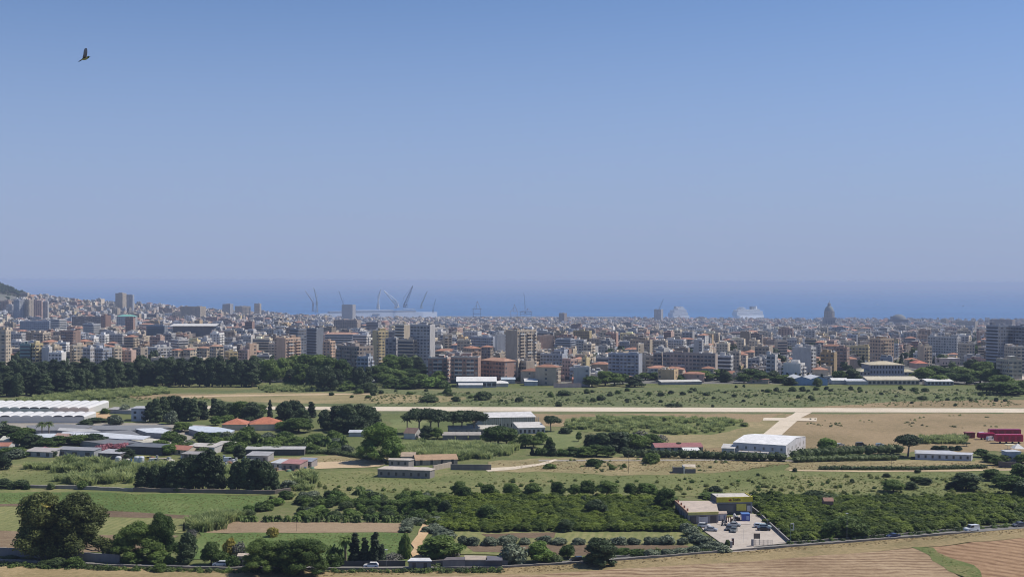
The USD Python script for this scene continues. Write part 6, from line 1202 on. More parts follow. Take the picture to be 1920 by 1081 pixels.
scatter('dry_grass', DRY, np.concatenate([inpoly([(905, 868), (1290, 858), (1480, 870), (1380, 884), (1040, 884)], 2200, r), inpoly([(1480, 866), (1980, 868), (1980, 878), (1480, 880)], 1600, r), inpoly([(500, 862), (730, 858), (730, 864), (500, 868)], 300, r), inpoly([(0, 1053), (400, 1068), (700, 1070), (1150, 1053), (1480, 1027), (1980, 986), (1980, 994), (1400, 1040), (1000, 1074), (600, 1080), (0, 1062)], 3000, r)]), .25, .6, 14, label='dry straw tufts on verges and slopes')
scatter('field_crop', TUFT, np.concatenate([inpoly([(0, 927), (130, 925), (518, 931), (512, 950), (440, 965), (370, 965), (150, 955), (0, 942)], 3200, r), inpoly([(380, 1001), (762, 1000), (758, 1050), (380, 1046)], 2000, r)]), .25, .55, 15, label='leafy green crop of the left fields')
def clumps(poly, n, k, sp):
    c = inpoly(poly, n, r); q = np.repeat(c, k, 0) + np.c_[r.normal(0, sp, (n * k, 2)), np.zeros(n * k)]; return q
scatter('reeds', REED, np.concatenate([clumps([(62, 880), (130, 862), (250, 872), (325, 872), (320, 884), (230, 892), (120, 886)], 26, 9, 2.2), clumps([(90, 906), (150, 888), (170, 902), (196, 898), (240, 894), (250, 900), (180, 910)], 13, 8, 1.8), clumps([(404, 905), (436, 868), (440, 912), (410, 918)], 8, 8, 1.8), clumps([(176, 902), (204, 898), (206, 908), (180, 910)], 3, 8, 1.5),
    clumps([(372, 1000), (370, 990), (420, 964), (446, 962), (440, 975), (400, 992)], 16, 9, 1.6), clumps([(520, 900), (560, 890), (600, 905), (560, 922)], 5, 7, 1.6), clumps([(744, 858), (762, 838), (960, 838), (960, 856), (870, 860), (750, 862)], 70, 9, 2.0)]), .5, .95, 16, label='pale green cane reeds in rounded thickets')
scatter('low_reeds', REED, np.concatenate([inpoly([(30, 752), (120, 738), (310, 728), (320, 738), (180, 750), (60, 760)], 700, r), inpoly([(480, 725), (640, 722), (660, 732), (500, 736)], 300, r), clumps([(1065, 796), (1120, 784), (1370, 788), (1390, 802), (1300, 814), (1150, 812), (1070, 804)], 120, 6, 2.6), inpoly([(1728, 822), (1810, 822), (1812, 832), (1728, 832)], 200, r)]), .32, .75, 26, label='low pale green cane beds round the airfield')
scatter('verge_scrub', DARK + SCRUBBY, np.concatenate([inpoly([(-20, 1056), (200, 1064), (400, 1069), (700, 1070), (940, 1068), (940, 1074), (400, 1074), (0, 1064)], 420, r), inpoly([(1480, 1018), (1650, 1005), (1820, 991), (1980, 978), (1980, 981), (1650, 1008), (1480, 1021)], 160, r), inpoly([(800, 1058), (940, 1058), (940, 1062), (800, 1062)], 80, r), inpoly([(1180, 1036), (1340, 1028), (1360, 1034), (1180, 1044)], 120, r), inpoly([(740, 940), (830, 940), (800, 990), (740, 975)], 160, r)]), .5, 1.1, 17, label='low dark scrub along the road walls')
# ---------------------------------------------------------------- road walls, lamps, cars, ruins
wall_run('road_wall', 'long low grey wall on the near side of the road', 'wall', [(a, b + .2) for a, b in ROADN[::-1] if a < 1990], 0.75, .45, (.24, .215, .19), cap=(.40, .37, .33), wob=.08)
wall_run('road_wall', 'low grey wall on the far side of the road, right part', 'wall', [(1482, 1019), (1650, 1006), (1820, 992), (1990, 978.5)], 0.7, .4, (.22, .20, .17), cap=(.36, .33, .29), wob=.08)
wall_run('road_wall', 'low grey wall on the far side of the road, before the olives', 'wall', [(1150, 1045.5), (1300, 1033.5), (1364, 1029)], 0.7, .4, (.24, .22, .19), cap=(.40, .37, .33), wob=.08)
wall_run('road_wall', 'dark wall with fence behind the white car', 'wall', [(612, 1061), (760, 1060)], 1.5, .4, (.10, .09, .085), cap=(.20, .19, .18))
wall_run('boundary_wall', 'tall grey block wall along the road at the lower left', 'wall', [(-60, 1038), (60, 1044), (150, 1050), (225, 1055)], 2.4, .4, (.23, .22, .22), cap=(.32, .31, .30))
lamp(71, 1050, 997, 'tall street lamp before the huge eucalyptus'); lamp(236, 1046, 1003, 'second street lamp before the wide broadleaf tree'); lamp(724, 1064, 1030, 'thin pale post beside the cypress group', thick=.05); lamp(1588, 1012, 962, 'thin grey pole before the dark bush in the orchard', thick=.05); lamp(556, 996, 974, 'thin dark pole in the flat brown field', 'utility_pole', head=False, thick=.05)
tdir = lambda x: math.atan2(*(lambda d: (d[1], d[0]))(G(x + 20, np.interp(x + 20, [q[0] for q in ROADF], [q[1] for q in ROADF]) + 3, 0.0) - G(x - 20, np.interp(x - 20, [q[0] for q in ROADF], [q[1] for q in ROADF]) + 3, 0.0)))
car(696, 1064, math.pi + tdir(696), (.66, .66, .66), 'white hatchback driving past the roadside cypresses', 'hatch', 'car')
car(786, 1063.5, tdir(786), (.03, .035, .04), 'dark car on the road below the white flat roof', 'hatch', 'car')
car(413, 1061, math.pi + tdir(413), (.50, .53, .55), 'silver car half hidden by bushes near the left trees', 'hatch', 'car')
car(1082, 1053, math.pi + tdir(1082), (.02, .02, .025), 'black car on the road left of the dark pine', 'hatch', 'car')
car(1675, 1008, math.pi + tdir(1675), (.03, .04, .10), 'dark blue car on the road below the orchard', 'sedan', 'car')
car(1822, 995.5, math.pi + tdir(1822), (.68, .70, .70), 'white van driving on the road at the right', 'van', 'van', None, 'van')
car(1910, 987, math.pi + tdir(1910), (.12, .12, .13), 'dark grey car on the road at the right border', 'hatch', 'car')
slabhouse('shed', 'white flat roofed shed at the foot of the sandy path', 'shed', [(772, 1045), (804, 1045), (808, 1050), (766, 1050)], 2.6, (.68, .68, .68), (.20, .19, .19), [(2, 2, .1, 2.0, .3, DK)])
slabhouse('ruin', 'roofless ruin with grey stone wall by the road', 'ruin', [(838, 1043), (872, 1043), (872, 1048), (830, 1049)], 2.6, (.17, .15, .15), (.20, .18, .17), over=0, thick=.1)
slabhouse('shed', 'ruined shed with tan sheet roof by the road', 'shed', [(872, 1040), (911, 1041), (912, 1048), (872, 1048)], 2.4, (.46, .38, .29), (.18, .17, .165), over=.2)
slabhouse('shed', 'dark boarded hut right of the tan sheet roof', 'shed', [(914, 1041), (940, 1042), (941, 1049), (912, 1049)], 2.4, (.16, .15, .16), (.09, .085, .09), over=.2)
wall_run('stone_wall', 'grey ruined stone wall along the road in the middle', 'wall', [(800, 1060), (870, 1061), (952, 1060)], 1.7, .5, (.20, .175, .16), cap=(.28, .25, .22), wob=.25)
wall_run('stone_wall', 'pale ruined wall piece above the orchard soil', 'wall', [(862, 970), (880, 968), (896, 970)], 1.5, 1.2, (.56, .46, .38), cap=(.62, .54, .46), wob=.5)
p = G(1554, 954, 0.0); t = thing('hut', p, 0, 'tiny brick red hut roof showing in the right orchard', 'hut'); q = Q(); q.box(-1.6, 1.6, 0, 3, -.2, 3.0, (.24, .14, .11), 'flrb'); q.put('wall', 'wall_paint', t); q = Q(); q.gable(-1.6, 1.6, 0, 3, 3.0, .9, (.36, .22, .17), (.24, .14, .11), .2); q.put('roof', 'roof_paint', t)
# a small gate house frame at the left of the big roadside trees
slabhouse('house', 'small cream porch half hidden left of the big roadside trees', 'house', [(448, 1036), (466, 1036), (468, 1041), (446, 1041)], 3.0, (.56, .46, .36), (.58, .52, .45), [(2, 2, .1, 2.1, .5, DK)])

# ---------------------------------------------------------------- the yellow-signed shop and its yard
YEL, DG = (.62, .52, .045), (.135, .135, .145)
t = slabhouse('shop', 'low shop wing with pale flat roof and yellow edge', 'shop', [(1266, 938), (1341, 938), (1347, 959), (1290, 960.5)], 3.8, (.56, .46, .36), (.24, .22, .22), [(2, 3, .1, 2.7, .62, (.055, .05, .052)), (2, 1, .3, 2.4, .30, (.42, .42, .44)), (3, 5, .8, 2.6, .3, DK)], over=.12)
A = [G(x, y, 3.8) for x, y in ((1266, 938), (1341, 938), (1347, 959), (1290, 960.5))]; c = np.mean(A, 0)
a, b = A[3] - c, A[2] - c; q = Q(); q.quad((a[0], a[1] - .18, 3.05), (b[0], b[1] - .18, 3.05), (b[0], b[1] - .18, 3.95), (a[0], a[1] - .18, 3.95), (.60, .53, .16)); q.quad((a[0], a[1] - .18, 3.95), (b[0], b[1] - .18, 3.95), (b[0], b[1] + .3, 3.95), (a[0], a[1] + .3, 3.95), (.60, .53, .2)); q.put('fascia', 'metal_paint', t)
a2 = A[0] - c; q = Q()
for u0, u1 in ((0, 1),): q.quad((a2[0] - .16, a2[1], 3.1), (a[0] - .16, a[1], 3.1), (a[0] - .16, a[1], 4.05), (a2[0] - .16, a2[1], 4.05), (.42, .24, .16)); q.quad((a2[0] - .16, a2[1], 4.05), (a[0] - .16, a[1], 4.05), (a[0] + .2, a[1], 4.05), (a2[0] + .2, a2[1], 4.05), (.50, .30, .2))
q.put('parapet', 'roof_paint', t)
for k in range(4): pnt = a2 + (a - a2) * (.12 + .24 * k); boxm(t, 'chimney_pot', pnt[0] + .3, pnt[0] + .8, pnt[1] - .25, pnt[1] + .25, 3.8, 4.6, (.44, .22, .15), 'roof_paint')
a, b = G(1344, 963.5, 0.0), G(1409.5, 962.5, 0.0); L = b[0] - a[0]
t = thing('shop', a, math.atan2(b[1] - a[1], b[0] - a[0]), 'tall grey shop block under a yellow sign fascia', 'shop')
q = Q(); q.box(0, L, 0, 8.5, -.2, 5.6, DG, 'flrb'); q.put('wall', 'wall_paint', t); boxm(t, 'roof', .3, L - .3, .5, 8.3, 5.6, 5.75, (.60, .56, .50), 'roof_paint')
boxm(t, 'fascia', -.15, L + .15, -.45, -.03, 4.15, 5.9, YEL, 'metal_paint'); boxm(t, 'fascia', L + .03, L + .35, -.03, 8.5, 4.15, 5.9, YEL, 'metal_paint')
boxm(t, 'canopy_edge', -.1, L + .1, -.5, -.02, 3.75, 4.10, (.26, .26, .27), 'metal_paint')
def lettering(parent, text, h, x, y, z, col, name='lettering'):
    m = meshkit.text_mesh(text, h, .06, True); v = m.vertices; m.vertices = np.stack([v[:, 0] + x, y - v[:, 2], v[:, 1] + z], 1); put(name, m, 'metal_paint', parent, col=np.tile(col, (len(m.vertices), 1)))
lettering(t, 'Todis', .80, L * .43, -.46, 4.62, (.035, .025, .02))
boxm(t, 'emblem', L * .33, L * .365, -.55, -.46, 4.6, 5.1, (.40, .03, .02), 'metal_paint'); boxm(t, 'emblem', L * .375, L * .40, -.55, -.46, 4.9, 5.35, (.40, .03, .02), 'metal_paint'); boxm(t, 'emblem', L * .365, L * .415, -.53, -.46, 4.55, 4.85, (.05, .03, .02), 'metal_paint')
boxm(t, 'sign_panel', L * .56, L * .84, -.22, -.02, 1.2, 3.5, (.55, .50, .10), 'metal_paint'); boxm(t, 'door', L * .87, L * .97, -.16, -.02, 1.0, 2.9, (.58, .58, .58), 'metal_paint'); boxm(t, 'window', L * .05, L * .48, -.1, -.02, .6, 3.3, (.10, .105, .115), 'window_glass'); boxm(t, 'column', -.1, .35, -.4, -.02, 0, 4.1, (.30, .30, .31)); boxm(t, 'column', L - .35, L + .1, -.4, -.02, 0, 4.1, (.30, .30, .31))
for sx in (.1, L - .3): tubes(t, 'flood_light', [((sx, .2, 5.7), (sx, .2, 6.5), .05, .05), ((sx - .1, .2, 6.5), (sx + .35, .2, 6.6), .14, .14)], 'metal_paint', (.5, .5, .5), 6)
slabhouse('shop', 'small white link building between the two shop wings', 'shop', [(1341, 957), (1362, 957), (1363, 961.5), (1344, 962)], 2.6, (.50, .40, .32), (.52, .52, .54), [(2, 2, .1, 2.0, .3, (.16, .20, .28))], over=.1)
def site(px, py, name, label, cat, rz=0.0): return thing(name, G(px, py, 0.0), rz, label, cat)
t = site(1398.5, 977.5, 'kiosk', 'bright blue kiosk with pale blue top', 'kiosk'); boxm(t, 'body', -1.35, 1.35, 0, 2.6, .12, 2.5, (.03, .075, .30), 'car_paint'); boxm(t, 'roof', -1.4, 1.4, -.1, 2.7, 2.5, 2.7, (.12, .24, .55), 'car_paint'); boxm(t, 'poster', .1, 1.1, -.06, -.01, .7, 2.0, (.22, .30, .50), 'car_paint')
t = site(1383, 977, 'stall', 'black crate stack with a white lid beside the blue kiosk', 'crate'); boxm(t, 'crate', -.9, .1, 0, 1.2, .1, 1.5, (.03, .03, .035)); boxm(t, 'crate', .12, .8, 0, 1.2, .1, 1.3, (.04, .04, .045)); boxm(t, 'lid', -.5, .2, .1, 1.1, 1.52, 1.8, (.65, .65, .65))
t = site(1377, 973, 'water_tank', 'white egg-shaped tank before the tall shop block', 'tank'); m = trimesh.creation.icosphere(2, 1.0); m.vertices *= [.55, .55, .95]; m.apply_translation([0, 0, 1.1]); put('tank_body', m, 'metal_paint', t, smooth=True, col=np.tile((.72, .71, .69), (len(m.vertices), 1))); boxm(t, 'stand', -.4, .4, -.4, .4, -.1, .3, (.3, .3, .3))
t = site(1366.5, 979, 'garden_ornament', 'rust brown wooden garden arch at the link building', 'garden ornament')
for sx in (-.7, -.1, .6): boxm(t, 'post', sx - .12, sx + .12, 0, .25, 0, 1.9, (.20, .07, .035), 'roof_paint')
boxm(t, 'beam', -.8, .75, -.05, .3, 1.9, 2.1, (.22, .08, .04), 'roof_paint')
t = site(1374, 983, 'display_plinth', 'raised pale display plinth in the shop yard', 'plinth'); q = Q(); q.box(-5.0, 5.6, -.6, 5.0, 0, .35, (.10, .09, .085), 'flrbt', (.52, .45, .40)); q.put('plinth_slab', 'wall_paint', t)
for i, (x, y, lab) in enumerate(((1358, 981, 'dark garden machine on the left of the plinth'), (1375, 979.5, 'dark tractor mower in the middle of the plinth'), (1357, 986, 'small dark mower beside the plinth'))):
    t = site(x, y, 'mower', lab, 'mower'); z = .37 if i < 2 else .12; boxm(t, 'hood', .1, .9, -.4, .4, z + .35, z + .85, (.10, .10, .11), 'car_paint'); boxm(t, 'seat', -.7, -.2, -.3, .3, z + .5, z + 1.05, (.03, .03, .03)); boxm(t, 'deck', -.6, .3, -.55, .55, z + .15, z + .35, (.35, .36, .36), 'car_paint')
    for sx in (-.55, .6):
        for sy in (-.45, .45): m = trimesh.creation.cylinder(radius=.26, height=.18, sections=10); m.apply_transform(trimesh.transformations.rotation_matrix(math.pi / 2, [1, 0, 0])); m.apply_translation([sx, sy, z + .24]); put('wheel', m, 'metal_paint', t, col=np.tile((.02, .02, .02), (len(m.vertices), 1)))
t = site(1301, 976, 'awning', 'rounded white awning at the low shop wing', 'awning'); q = Q(); an = np.linspace(0.1, math.pi - .1, 8); X, Z = -np.cos(an) * 1.1, 1.5 + np.sin(an) * .8
for i in range(7): q.quad((X[i], -1.4, Z[i]), (X[i + 1], -1.4, Z[i + 1]), (X[i + 1], .2, Z[i + 1]), (X[i], .2, Z[i]), (.66, .66, .65))
q.put('canopy', 'wall_paint', t)
for sx in (-1.05, 1.05): tubes(t, 'post', [((sx, -1.3, 0), (sx, -1.3, 1.65), .04, .04)], 'metal_paint', (.3, .3, .3), 5)
for x, y, hd, c, st, lab in ((1320, 988.5, -.25, (.66, .67, .68), 'hatch', 'white car parked nearest the rounded awning'), (1333, 995.5, -.3, (.40, .41, .43), 'sedan', 'silver car parked in front of the white car'), (1367, 993.5, -1.9, (.05, .06, .07), 'hatch', 'dark car of the close pair in the yard'), (1376, 997, -1.9, (.14, .155, .15), 'hatch', 'grey-green car of the close pair in the yard'), (1376.5, 986.5, -.2, (.45, .47, .46), 'sedan', 'pale car parked behind the close dark pair'),
                         (1425, 989, -.15, (.62, .64, .66), 'hatch', 'white car parked behind the black saloon'), (1434, 990.5, -.15, (.40, .50, .50), 'hatch', 'pale teal car parked behind the black saloon'), (1432, 994.5, -.12, (.012, .012, .015), 'sedan', 'black saloon parked at the yard wall')):
    car(x, y, hd, c, lab, st, group='cars parked in the shop yard')
wall_run('boundary_wall', 'grey wall with red foot closing the right side of yard', 'wall', [(1408, 953), (1424, 966), (1449, 990), (1480, 1018.5)], 1.2, .35, (.16, .15, .15), cap=(.34, .32, .30))
t = site(1419, 1022, 'notice_board', 'brown notice board on two posts at the yard entrance', 'notice board')
for sx in (-.75, .75): tubes(t, 'post', [((sx, 0, -.1), (sx, 0, 3.2), .06, .06)], 'metal_paint', (.28, .28, .28), 6)
boxm(t, 'panel', -.95, .95, -.08, -.02, 2.1, 3.7, (.22, .17, .13), 'wall_paint')
t = site(1428, 1022.5, 'mesh_fence', 'wire mesh fence along the front of the yard', 'fence')
for k in range(6): tubes(t, 'post', [((-3.1 + 1.25 * k, 0, 0), (-3.1 + 1.25 * k, 0, 1.9), .05, .05)], 'metal_paint', (.2, .2, .2), 5)
tubes(t, 'wire', [((-3.1, 0, z), (3.15, 0, z), .016, .016) for z in np.arange(.2, 1.9, .2)] + [((x, 0, .1), (x, 0, 1.85), .012, .012) for x in np.arange(-3.0, 3.2, .2)], 'metal_paint', (.30, .30, .30), 3, kind='stuff')
for x, y, hh, lab in ((1411, 1024, 2.2, 'grey gate pier left of the mesh fence'), (1371, 1027, 2.0, 'grey gate pier at the left of the yard entrance'), (1374, 1022, 2.2, 'rusty gate post behind the left gate pier')):
    t = site(x, y, 'gate_pier', lab, 'gate pier'); boxm(t, 'pier', -.3, .3, -.3, .3, -.1, hh, (.30, .29, .29) if 'grey' in lab else (.2, .12, .1), 'wall_paint'); boxm(t, 'cap', -.38, .38, -.38, .38, hh, hh + .12, (.42, .40, .38), 'wall_paint')
T('shrub', 1364, 1024, 1010, 12, 'dark shrub at the left gate pier')
t = site(1482.5, 1016.5, 'pole_sign', 'tall pole with white bracket sign beside the yard wall', 'sign'); p = G(1482.5, 1016.5, 0.0); h = 36 * p[1] / F
tubes(t, 'pole', [((0, 0, 0), (0, 0, h), .07, .06)], 'metal_paint', (.22, .30, .24), 6); boxm(t, 'sign_frame', 0, 1.0, -.1, .1, h - .15, h + .1, (.70, .69, .66)); boxm(t, 'sign_frame', .75, 1.0, -.1, .1, h - 2.0, h - .17, (.70, .69, .66)); boxm(t, 'sign_frame', .2, .74, -.1, .1, h - 2.0, h - 1.78, (.70, .69, .66))
for x, y, lab in ((1460, 1003, 'short pale post right of the yard wall, lower'), (1439, 986, 'short pale post right of the yard wall, upper')):
    t = site(x, y, 'post', lab, 'post'); tubes(t, 'shaft', [((0, 0, 0), (0, 0, 2.4), .05, .05)], 'metal_paint', (.4, .4, .38), 5); boxm(t, 'plate', -.25, .25, -.05, .05, 1.9, 2.4, (.45, .47, .40))
t = site(1393.5, 1017, 'flag_pole', 'thin pale pole in the middle of the yard', 'pole'); tubes(t, 'shaft', [((0, 0, 0), (0, 0, 4.4), .035, .03)], 'metal_paint', (.6, .6, .58), 5); boxm(t, 'foot', -.3, .3, -.3, .3, 0, .2, (.35, .3, .28))

# ---------------------------------------------------------------- the bird
bp = at(159, 110, 30.0); k_ = 30.0 / F   # metres per photo pixel there
t = thing('bird', bp, 0, 'yellow-bellied bird flying with wings raised in the blue sky', 'bird')
ax = np.array([.93, .25, .38]) / np.linalg.norm([.93, .25, .38])
body = trimesh.creation.icosphere(3, 1.0); v = body.vertices.copy(); s = v[:, 0]; rad = np.where(s > 0, np.sqrt(np.clip(1 - s ** 2, 0, 1)), np.sqrt(np.clip(1 - s ** 2, 0, 1)) * (1 + .55 * s))
yz = v[:, 1:] / np.maximum(np.linalg.norm(v[:, 1:], axis=1, keepdims=True), 1e-6); u2 = np.cross([0, 0, 1], ax); u2 /= np.linalg.norm(u2); u3 = np.cross(ax, u2)
V = s[:, None] * ax * 7.2 * k_ + (yz[:, :1] * u2 + yz[:, 1:] * u3) * rad[:, None] * 2.9 * k_
up_ = yz[:, 1] * rad; colb = np.where((s > .62)[:, None], (.06, .10, .06), np.where((up_ > .1)[:, None], (.13, .075, .04), (.42, .36, .14)))
put('body', (V, body.faces), 'far_paint', t, smooth=True, col=colb)
hd = ax * 7.0 * k_ + u3 * .6 * k_; m = trimesh.creation.icosphere(2, 2.0 * k_); m.apply_translation(hd); put('head', m, 'far_paint', t, smooth=True, col=np.tile((.045, .07, .045), (len(m.vertices), 1)))
m = trimesh.creation.cone(radius=.7 * k_, height=3.2 * k_, sections=8); m.apply_transform(trimesh.geometry.align_vectors([0, 0, 1], ax)); m.apply_translation(hd + ax * 1.6 * k_); put('beak', m, 'far_paint', t, col=np.tile((.02, .02, .02), (len(m.vertices), 1)))
def blade(name, pts, col, th=.25):
    """A thin feathered surface from an outline of (root .. tip) pairs."""
    A = np.array([p_[0] for p_ in pts], float) * k_; B = np.array([p_[1] for p_ in pts], float) * k_; n = len(A); off = np.array([.03, -1, .05]) * th * k_
    V = np.concatenate([A + off, B + off, A - off, B - off]); Fc = []
    for i in range(n - 1): Fc += [[i, i + 1, n + i + 1], [i, n + i + 1, n + i], [2 * n + i, 3 * n + i, 3 * n + i + 1], [2 * n + i, 3 * n + i + 1, 2 * n + i + 1], [i, 2 * n + i, 2 * n + i + 1], [i, 2 * n + i + 1, i + 1], [n + i, n + i + 1, 3 * n + i + 1], [n + i, 3 * n + i + 1, 3 * n + i]]
    c = np.concatenate([np.array([lerp(np.array(col[0]), np.array(col[1]), i / (n - 1)) for i in range(n)])] * 4)
    put(name, (V, np.array(Fc)), 'far_paint', t, col=c)
blade('wing', [((3.2, -1, .5), (-3.0, -1, -1.0)), ((4.6, -1.5, 6), (-2.6, -1.5, 5)), ((5.2, -1.5, 11), (-2.0, -1.5, 10)), ((5.0, -1, 16), (-1.2, -1, 15.5)), ((4.0, -.5, 19.5), (.2, -.5, 19))], ((.20, .14, .11), (.34, .33, .37)))
blade('wing', [((-.6, 3, .5), (-5.2, 3, -1.2)), ((-1.4, 6, 4), (-6.2, 6, 2.8)), ((-1.8, 8, 8.5), (-5.8, 8, 7.6)), ((-2.4, 9, 11), (-4.6, 9, 10.6))], ((.11, .10, .15), (.14, .14, .22)))
blade('tail', [((-5.6, -.2, -1.2), (-5.0, -.2, -3.0)), ((-9.0, 0, -3.4), (-8.4, 0, -4.8)), ((-12.2, .3, -5.4), (-11.4, .3, -6.4))], ((.07, .06, .09), (.05, .06, .12)))
# ---------------------------------------------------------------- harbour, ships, cranes, landmarks, hill
def far(px, yb, D):
    d = ray(px, yb); p = EYE + d * (D / d[1]); return p
def lat(parent, name, segs, col, w=.9): return tubes(parent, name, [(a, b, w * 0.5, w * 0.5) for a, b in segs], 'metal_paint', col, 4)
SY = 6900.0; kk = SY / F
def crane(px, yb, yt, tip_dx, boom_base, label, col, kind='luffing', tower=(0.4, 2.2), w=1.5):
    """A harbour crane: foot at photo pixel (px, yb); the boom rises from boom_base (share of the height) to the tip, tip_dx photo pixels aside."""
    p = far(px, yb, SY); H = (yb - yt) * kk; t = thing('harbour_crane', p, 0, label, 'crane'); b = H * boom_base; tx = tip_dx * kk
    g = tower[1] * 2.4
    lat(t, 'portal', [((-g, -g, 0), (-g * .5, 0, b * .6)), ((g, -g, 0), (g * .5, 0, b * .6)), ((-g, g, 0), (-g * .5, 0, b * .6)), ((g, g, 0), (g * .5, 0, b * .6)), ((-g, -g, b * .12), (g, -g, b * .12))], mulc(col, .8), w * 1.3)
    boxm(t, 'machine_house', -g * .9, g * .9, -g * .6, g * .6, b * .6, b * .95, mulc(col, 1.0), 'metal_paint')
    n = 6; top, bot = np.array([tx, 0, H]), np.array([0.0, 0, b]); side = np.array([tower[1], 0, 0])
    sg = [(bot - side, top), (bot + side, top)]
    for i in range(n): a0, a1 = i / n, (i + .6) / n; sg += [(bot + (top - bot) * a0 - side * (1 - a0), bot + (top - bot) * a1 + side * (1 - a1))]
    lat(t, 'boom', sg, col, w)
    mast = np.array([-math.copysign(1, tx or 1) * g * .5, 0, b + (H - b) * .35]); lat(t, 'mast', [((0, 0, b), mast), (mast, top)], mulc(col, .85), w * .5)
    return t
PALE, RUST, DKC = (.85, .85, .83), (.34, .20, .15), (.16, .17, .20)
crane(587, 584, 545, -15, .45, 'hazy reddish crane, first from the left', (.42, .33, .33), w=2.2); crane(594, 586, 539, -6, .5, 'hazy yellowish crane behind the reddish crane', (.46, .44, .36), w=2.2)
crane(644, 577, 545, -9, .2, 'thin dark crane above the grey silo block', DKC, w=1.2); crane(709, 579, 542, 5, .42, 'bright white crane with upright boom over the long hull', PALE, w=5.5); crane(742, 578, 545, -22, .18, 'white crane with long boom leaning left', PALE, w=5.0)
crane(746, 576, 560, -10, .3, 'short white crane with stub boom', PALE, w=5.5); crane(758, 576, 535, 16, .15, 'dark crane with tall boom, left of the parallel pair', DKC, w=2.6); crane(762, 576, 537, 12, .15, 'dark crane with tall boom, right of the parallel pair', DKC, w=1.5); crane(790, 578, 546, 11, .22, 'crane with yellowish cab at the bow of long hull', (.48, .44, .34), w=2.4); crane(812, 586, 560, 5, .2, 'thin dark crane past the end of the long hull', DKC, w=1.0)
crane(985, 592, 549, -3, .2, 'very thin hazy crane near the breakwater', DKC, w=.8); crane(1236, 584, 560, 8, .2, 'thin crane over the lone grey harbour tower', DKC, w=.9)
def gantry(px, x0, x1, yb, yt, tip, label, col):
    p = far(px, yb, SY - 200); k = (SY - 200) / F; H = (yb - yt) * k; a, b = (x0 - px) * k, (x1 - px) * k; t = thing('gantry_crane', p, 0, label, 'crane'); w = 2.2
    lat(t, 'leg', [((a, 0, 0), (a, 0, H * .55)), ((a, 16, 0), (a, 16, H * .55))], col, w); lat(t, 'leg', [((b, 0, 0), (b, 0, H * .55)), ((b, 16, 0), (b, 16, H * .55))], col, w)
    lat(t, 'girder', [((a - 6, 8, H * .55), (b + 6, 8, H * .55)), ((a, 0, H * .30), (b, 0, H * .30))], col, w * 1.3); lat(t, 'mast', [((0, 8, H * .55), (tip, 8, H)), ((b, 8, H * .55), (tip, 8, H)), ((a, 8, H * .55), (tip, 8, H * .8))], RUST, w * .8)
gantry(893, 887, 901, 598, 564, 4, 'dark ship-to-shore gantry crane right of the long hull', DKC); gantry(963, 957, 970, 600, 570, 3, 'rusty white ship-to-shore crane near the breakwater', (.52, .42, .40)); gantry(988, 976, 996, 592, 578, 2, 'low dark gantry crane beside the rusty white crane', DKC)
# the long white hull and quay buildings
def ship(label, px0, px1, yb, D, hull_h, decks, col, prow=1, turn=0.0):
    a, b = far(px0, yb, D), far(px1, yb, D); L = (b[0] - a[0]) / math.cos(turn); t = thing('ship', ((a[0] + b[0]) / 2, D, SEA_Z - 1), turn, label, 'ship'); Bm = 34.0
    prof = [(-L / 2, -Bm / 2 * .8), (L * .36, -Bm / 2), (L / 2, 0), (L * .36, Bm / 2), (-L / 2, Bm / 2 * .8)]
    if prow < 0: prof = [(-x, y) for x, y in prof][::-1]
    m = trimesh.creation.extrude_polygon(Polygon(prof), hull_h, engine='earcut'); put('hull', m, 'metal_paint', t, col=np.tile(col, (len(m.vertices), 1)))
    z = hull_h
    for i, (x0, x1, h, c) in enumerate(decks):
        boxm(t, 'deck', x0 * L, x1 * L, -Bm * .42, Bm * .42, z + .05, z + h, c, 'metal_paint'); q = Q(); 
        for k in range(int(h // 3)): q.quad((x0 * L + 2, -Bm * .42 - .2, z + 3 * k + 1.2), (x1 * L - 2, -Bm * .42 - .2, z + 3 * k + 1.2), (x1 * L - 2, -Bm * .42 - .2, z + 3 * k + 2.3), (x0 * L + 2, -Bm * .42 - .2, z + 3 * k + 2.3), (.22, .24, .27))
        q.put('window', 'window_glass', t, kind='stuff'); z += h
    return t, L, z
W1, W2 = (.84, .84, .83), (.70, .70, .71)
t, L, z = ship('long pale hull of a ship in the shipyard under the cranes', 610, 815, 592, 6850, 34, [(-.42, .30, 10, (.50, .53, .57)), (-.2, .1, 4, W1), (.2, .29, 3, W1)], (.74, .75, .76), 1, math.radians(38))
boxm(t, 'side_block', -L * .08, -L * .02, -20, -17.5, 18, 28, (.20, .24, .30))
t, L, z = ship('grey-white cruise ship seen stern on by the harbour tower', 1250, 1292, 602, 6700, 26, [(-.40, .42, 16, W2), (-.30, .34, 15, W2), (-.12, .24, 10, W1), (.08, .16, 7, W1)], (.62, .63, .64), -1, math.radians(52))
boxm(t, 'funnel', -L * .16, -L * .06, -6, 6, z - 8, z + 2, (.40, .40, .42)); boxm(t, 'balcony_block', -L * .3, -L * .02, -16, -14.9, 8, 30, (.30, .32, .35)); lat(t, 'mast', [((L * .12, 0, z), (L * .12, 0, z + 9))], W1, 1.2)
t, L, z = ship('bright white cruise ship moored left of the domed tower', 1368, 1436, 601, 6750, 28, [(-.46, .46, 20, W1), (-.42, .36, 11, (.78, .78, .76)), (-.30, -.16, 8, (.78, .78, .76)), (-.24, -.2, 6, W1)], W1, -1, math.radians(50))
boxm(t, 'funnel', L * .10, L * .20, -6, 6, z - 14, z + 2, (.20, .22, .24)); boxm(t, 'funnel_top', L * .26, L * .30, -5, 5, z - 12, z + 3, W1); lat(t, 'mast', [((-L * .05, 0, z - 8), (-L * .05, 0, z + 7)), ((L * .36, 0, z - 14), (L * .36, 0, z - 2))], W1, 1.4)
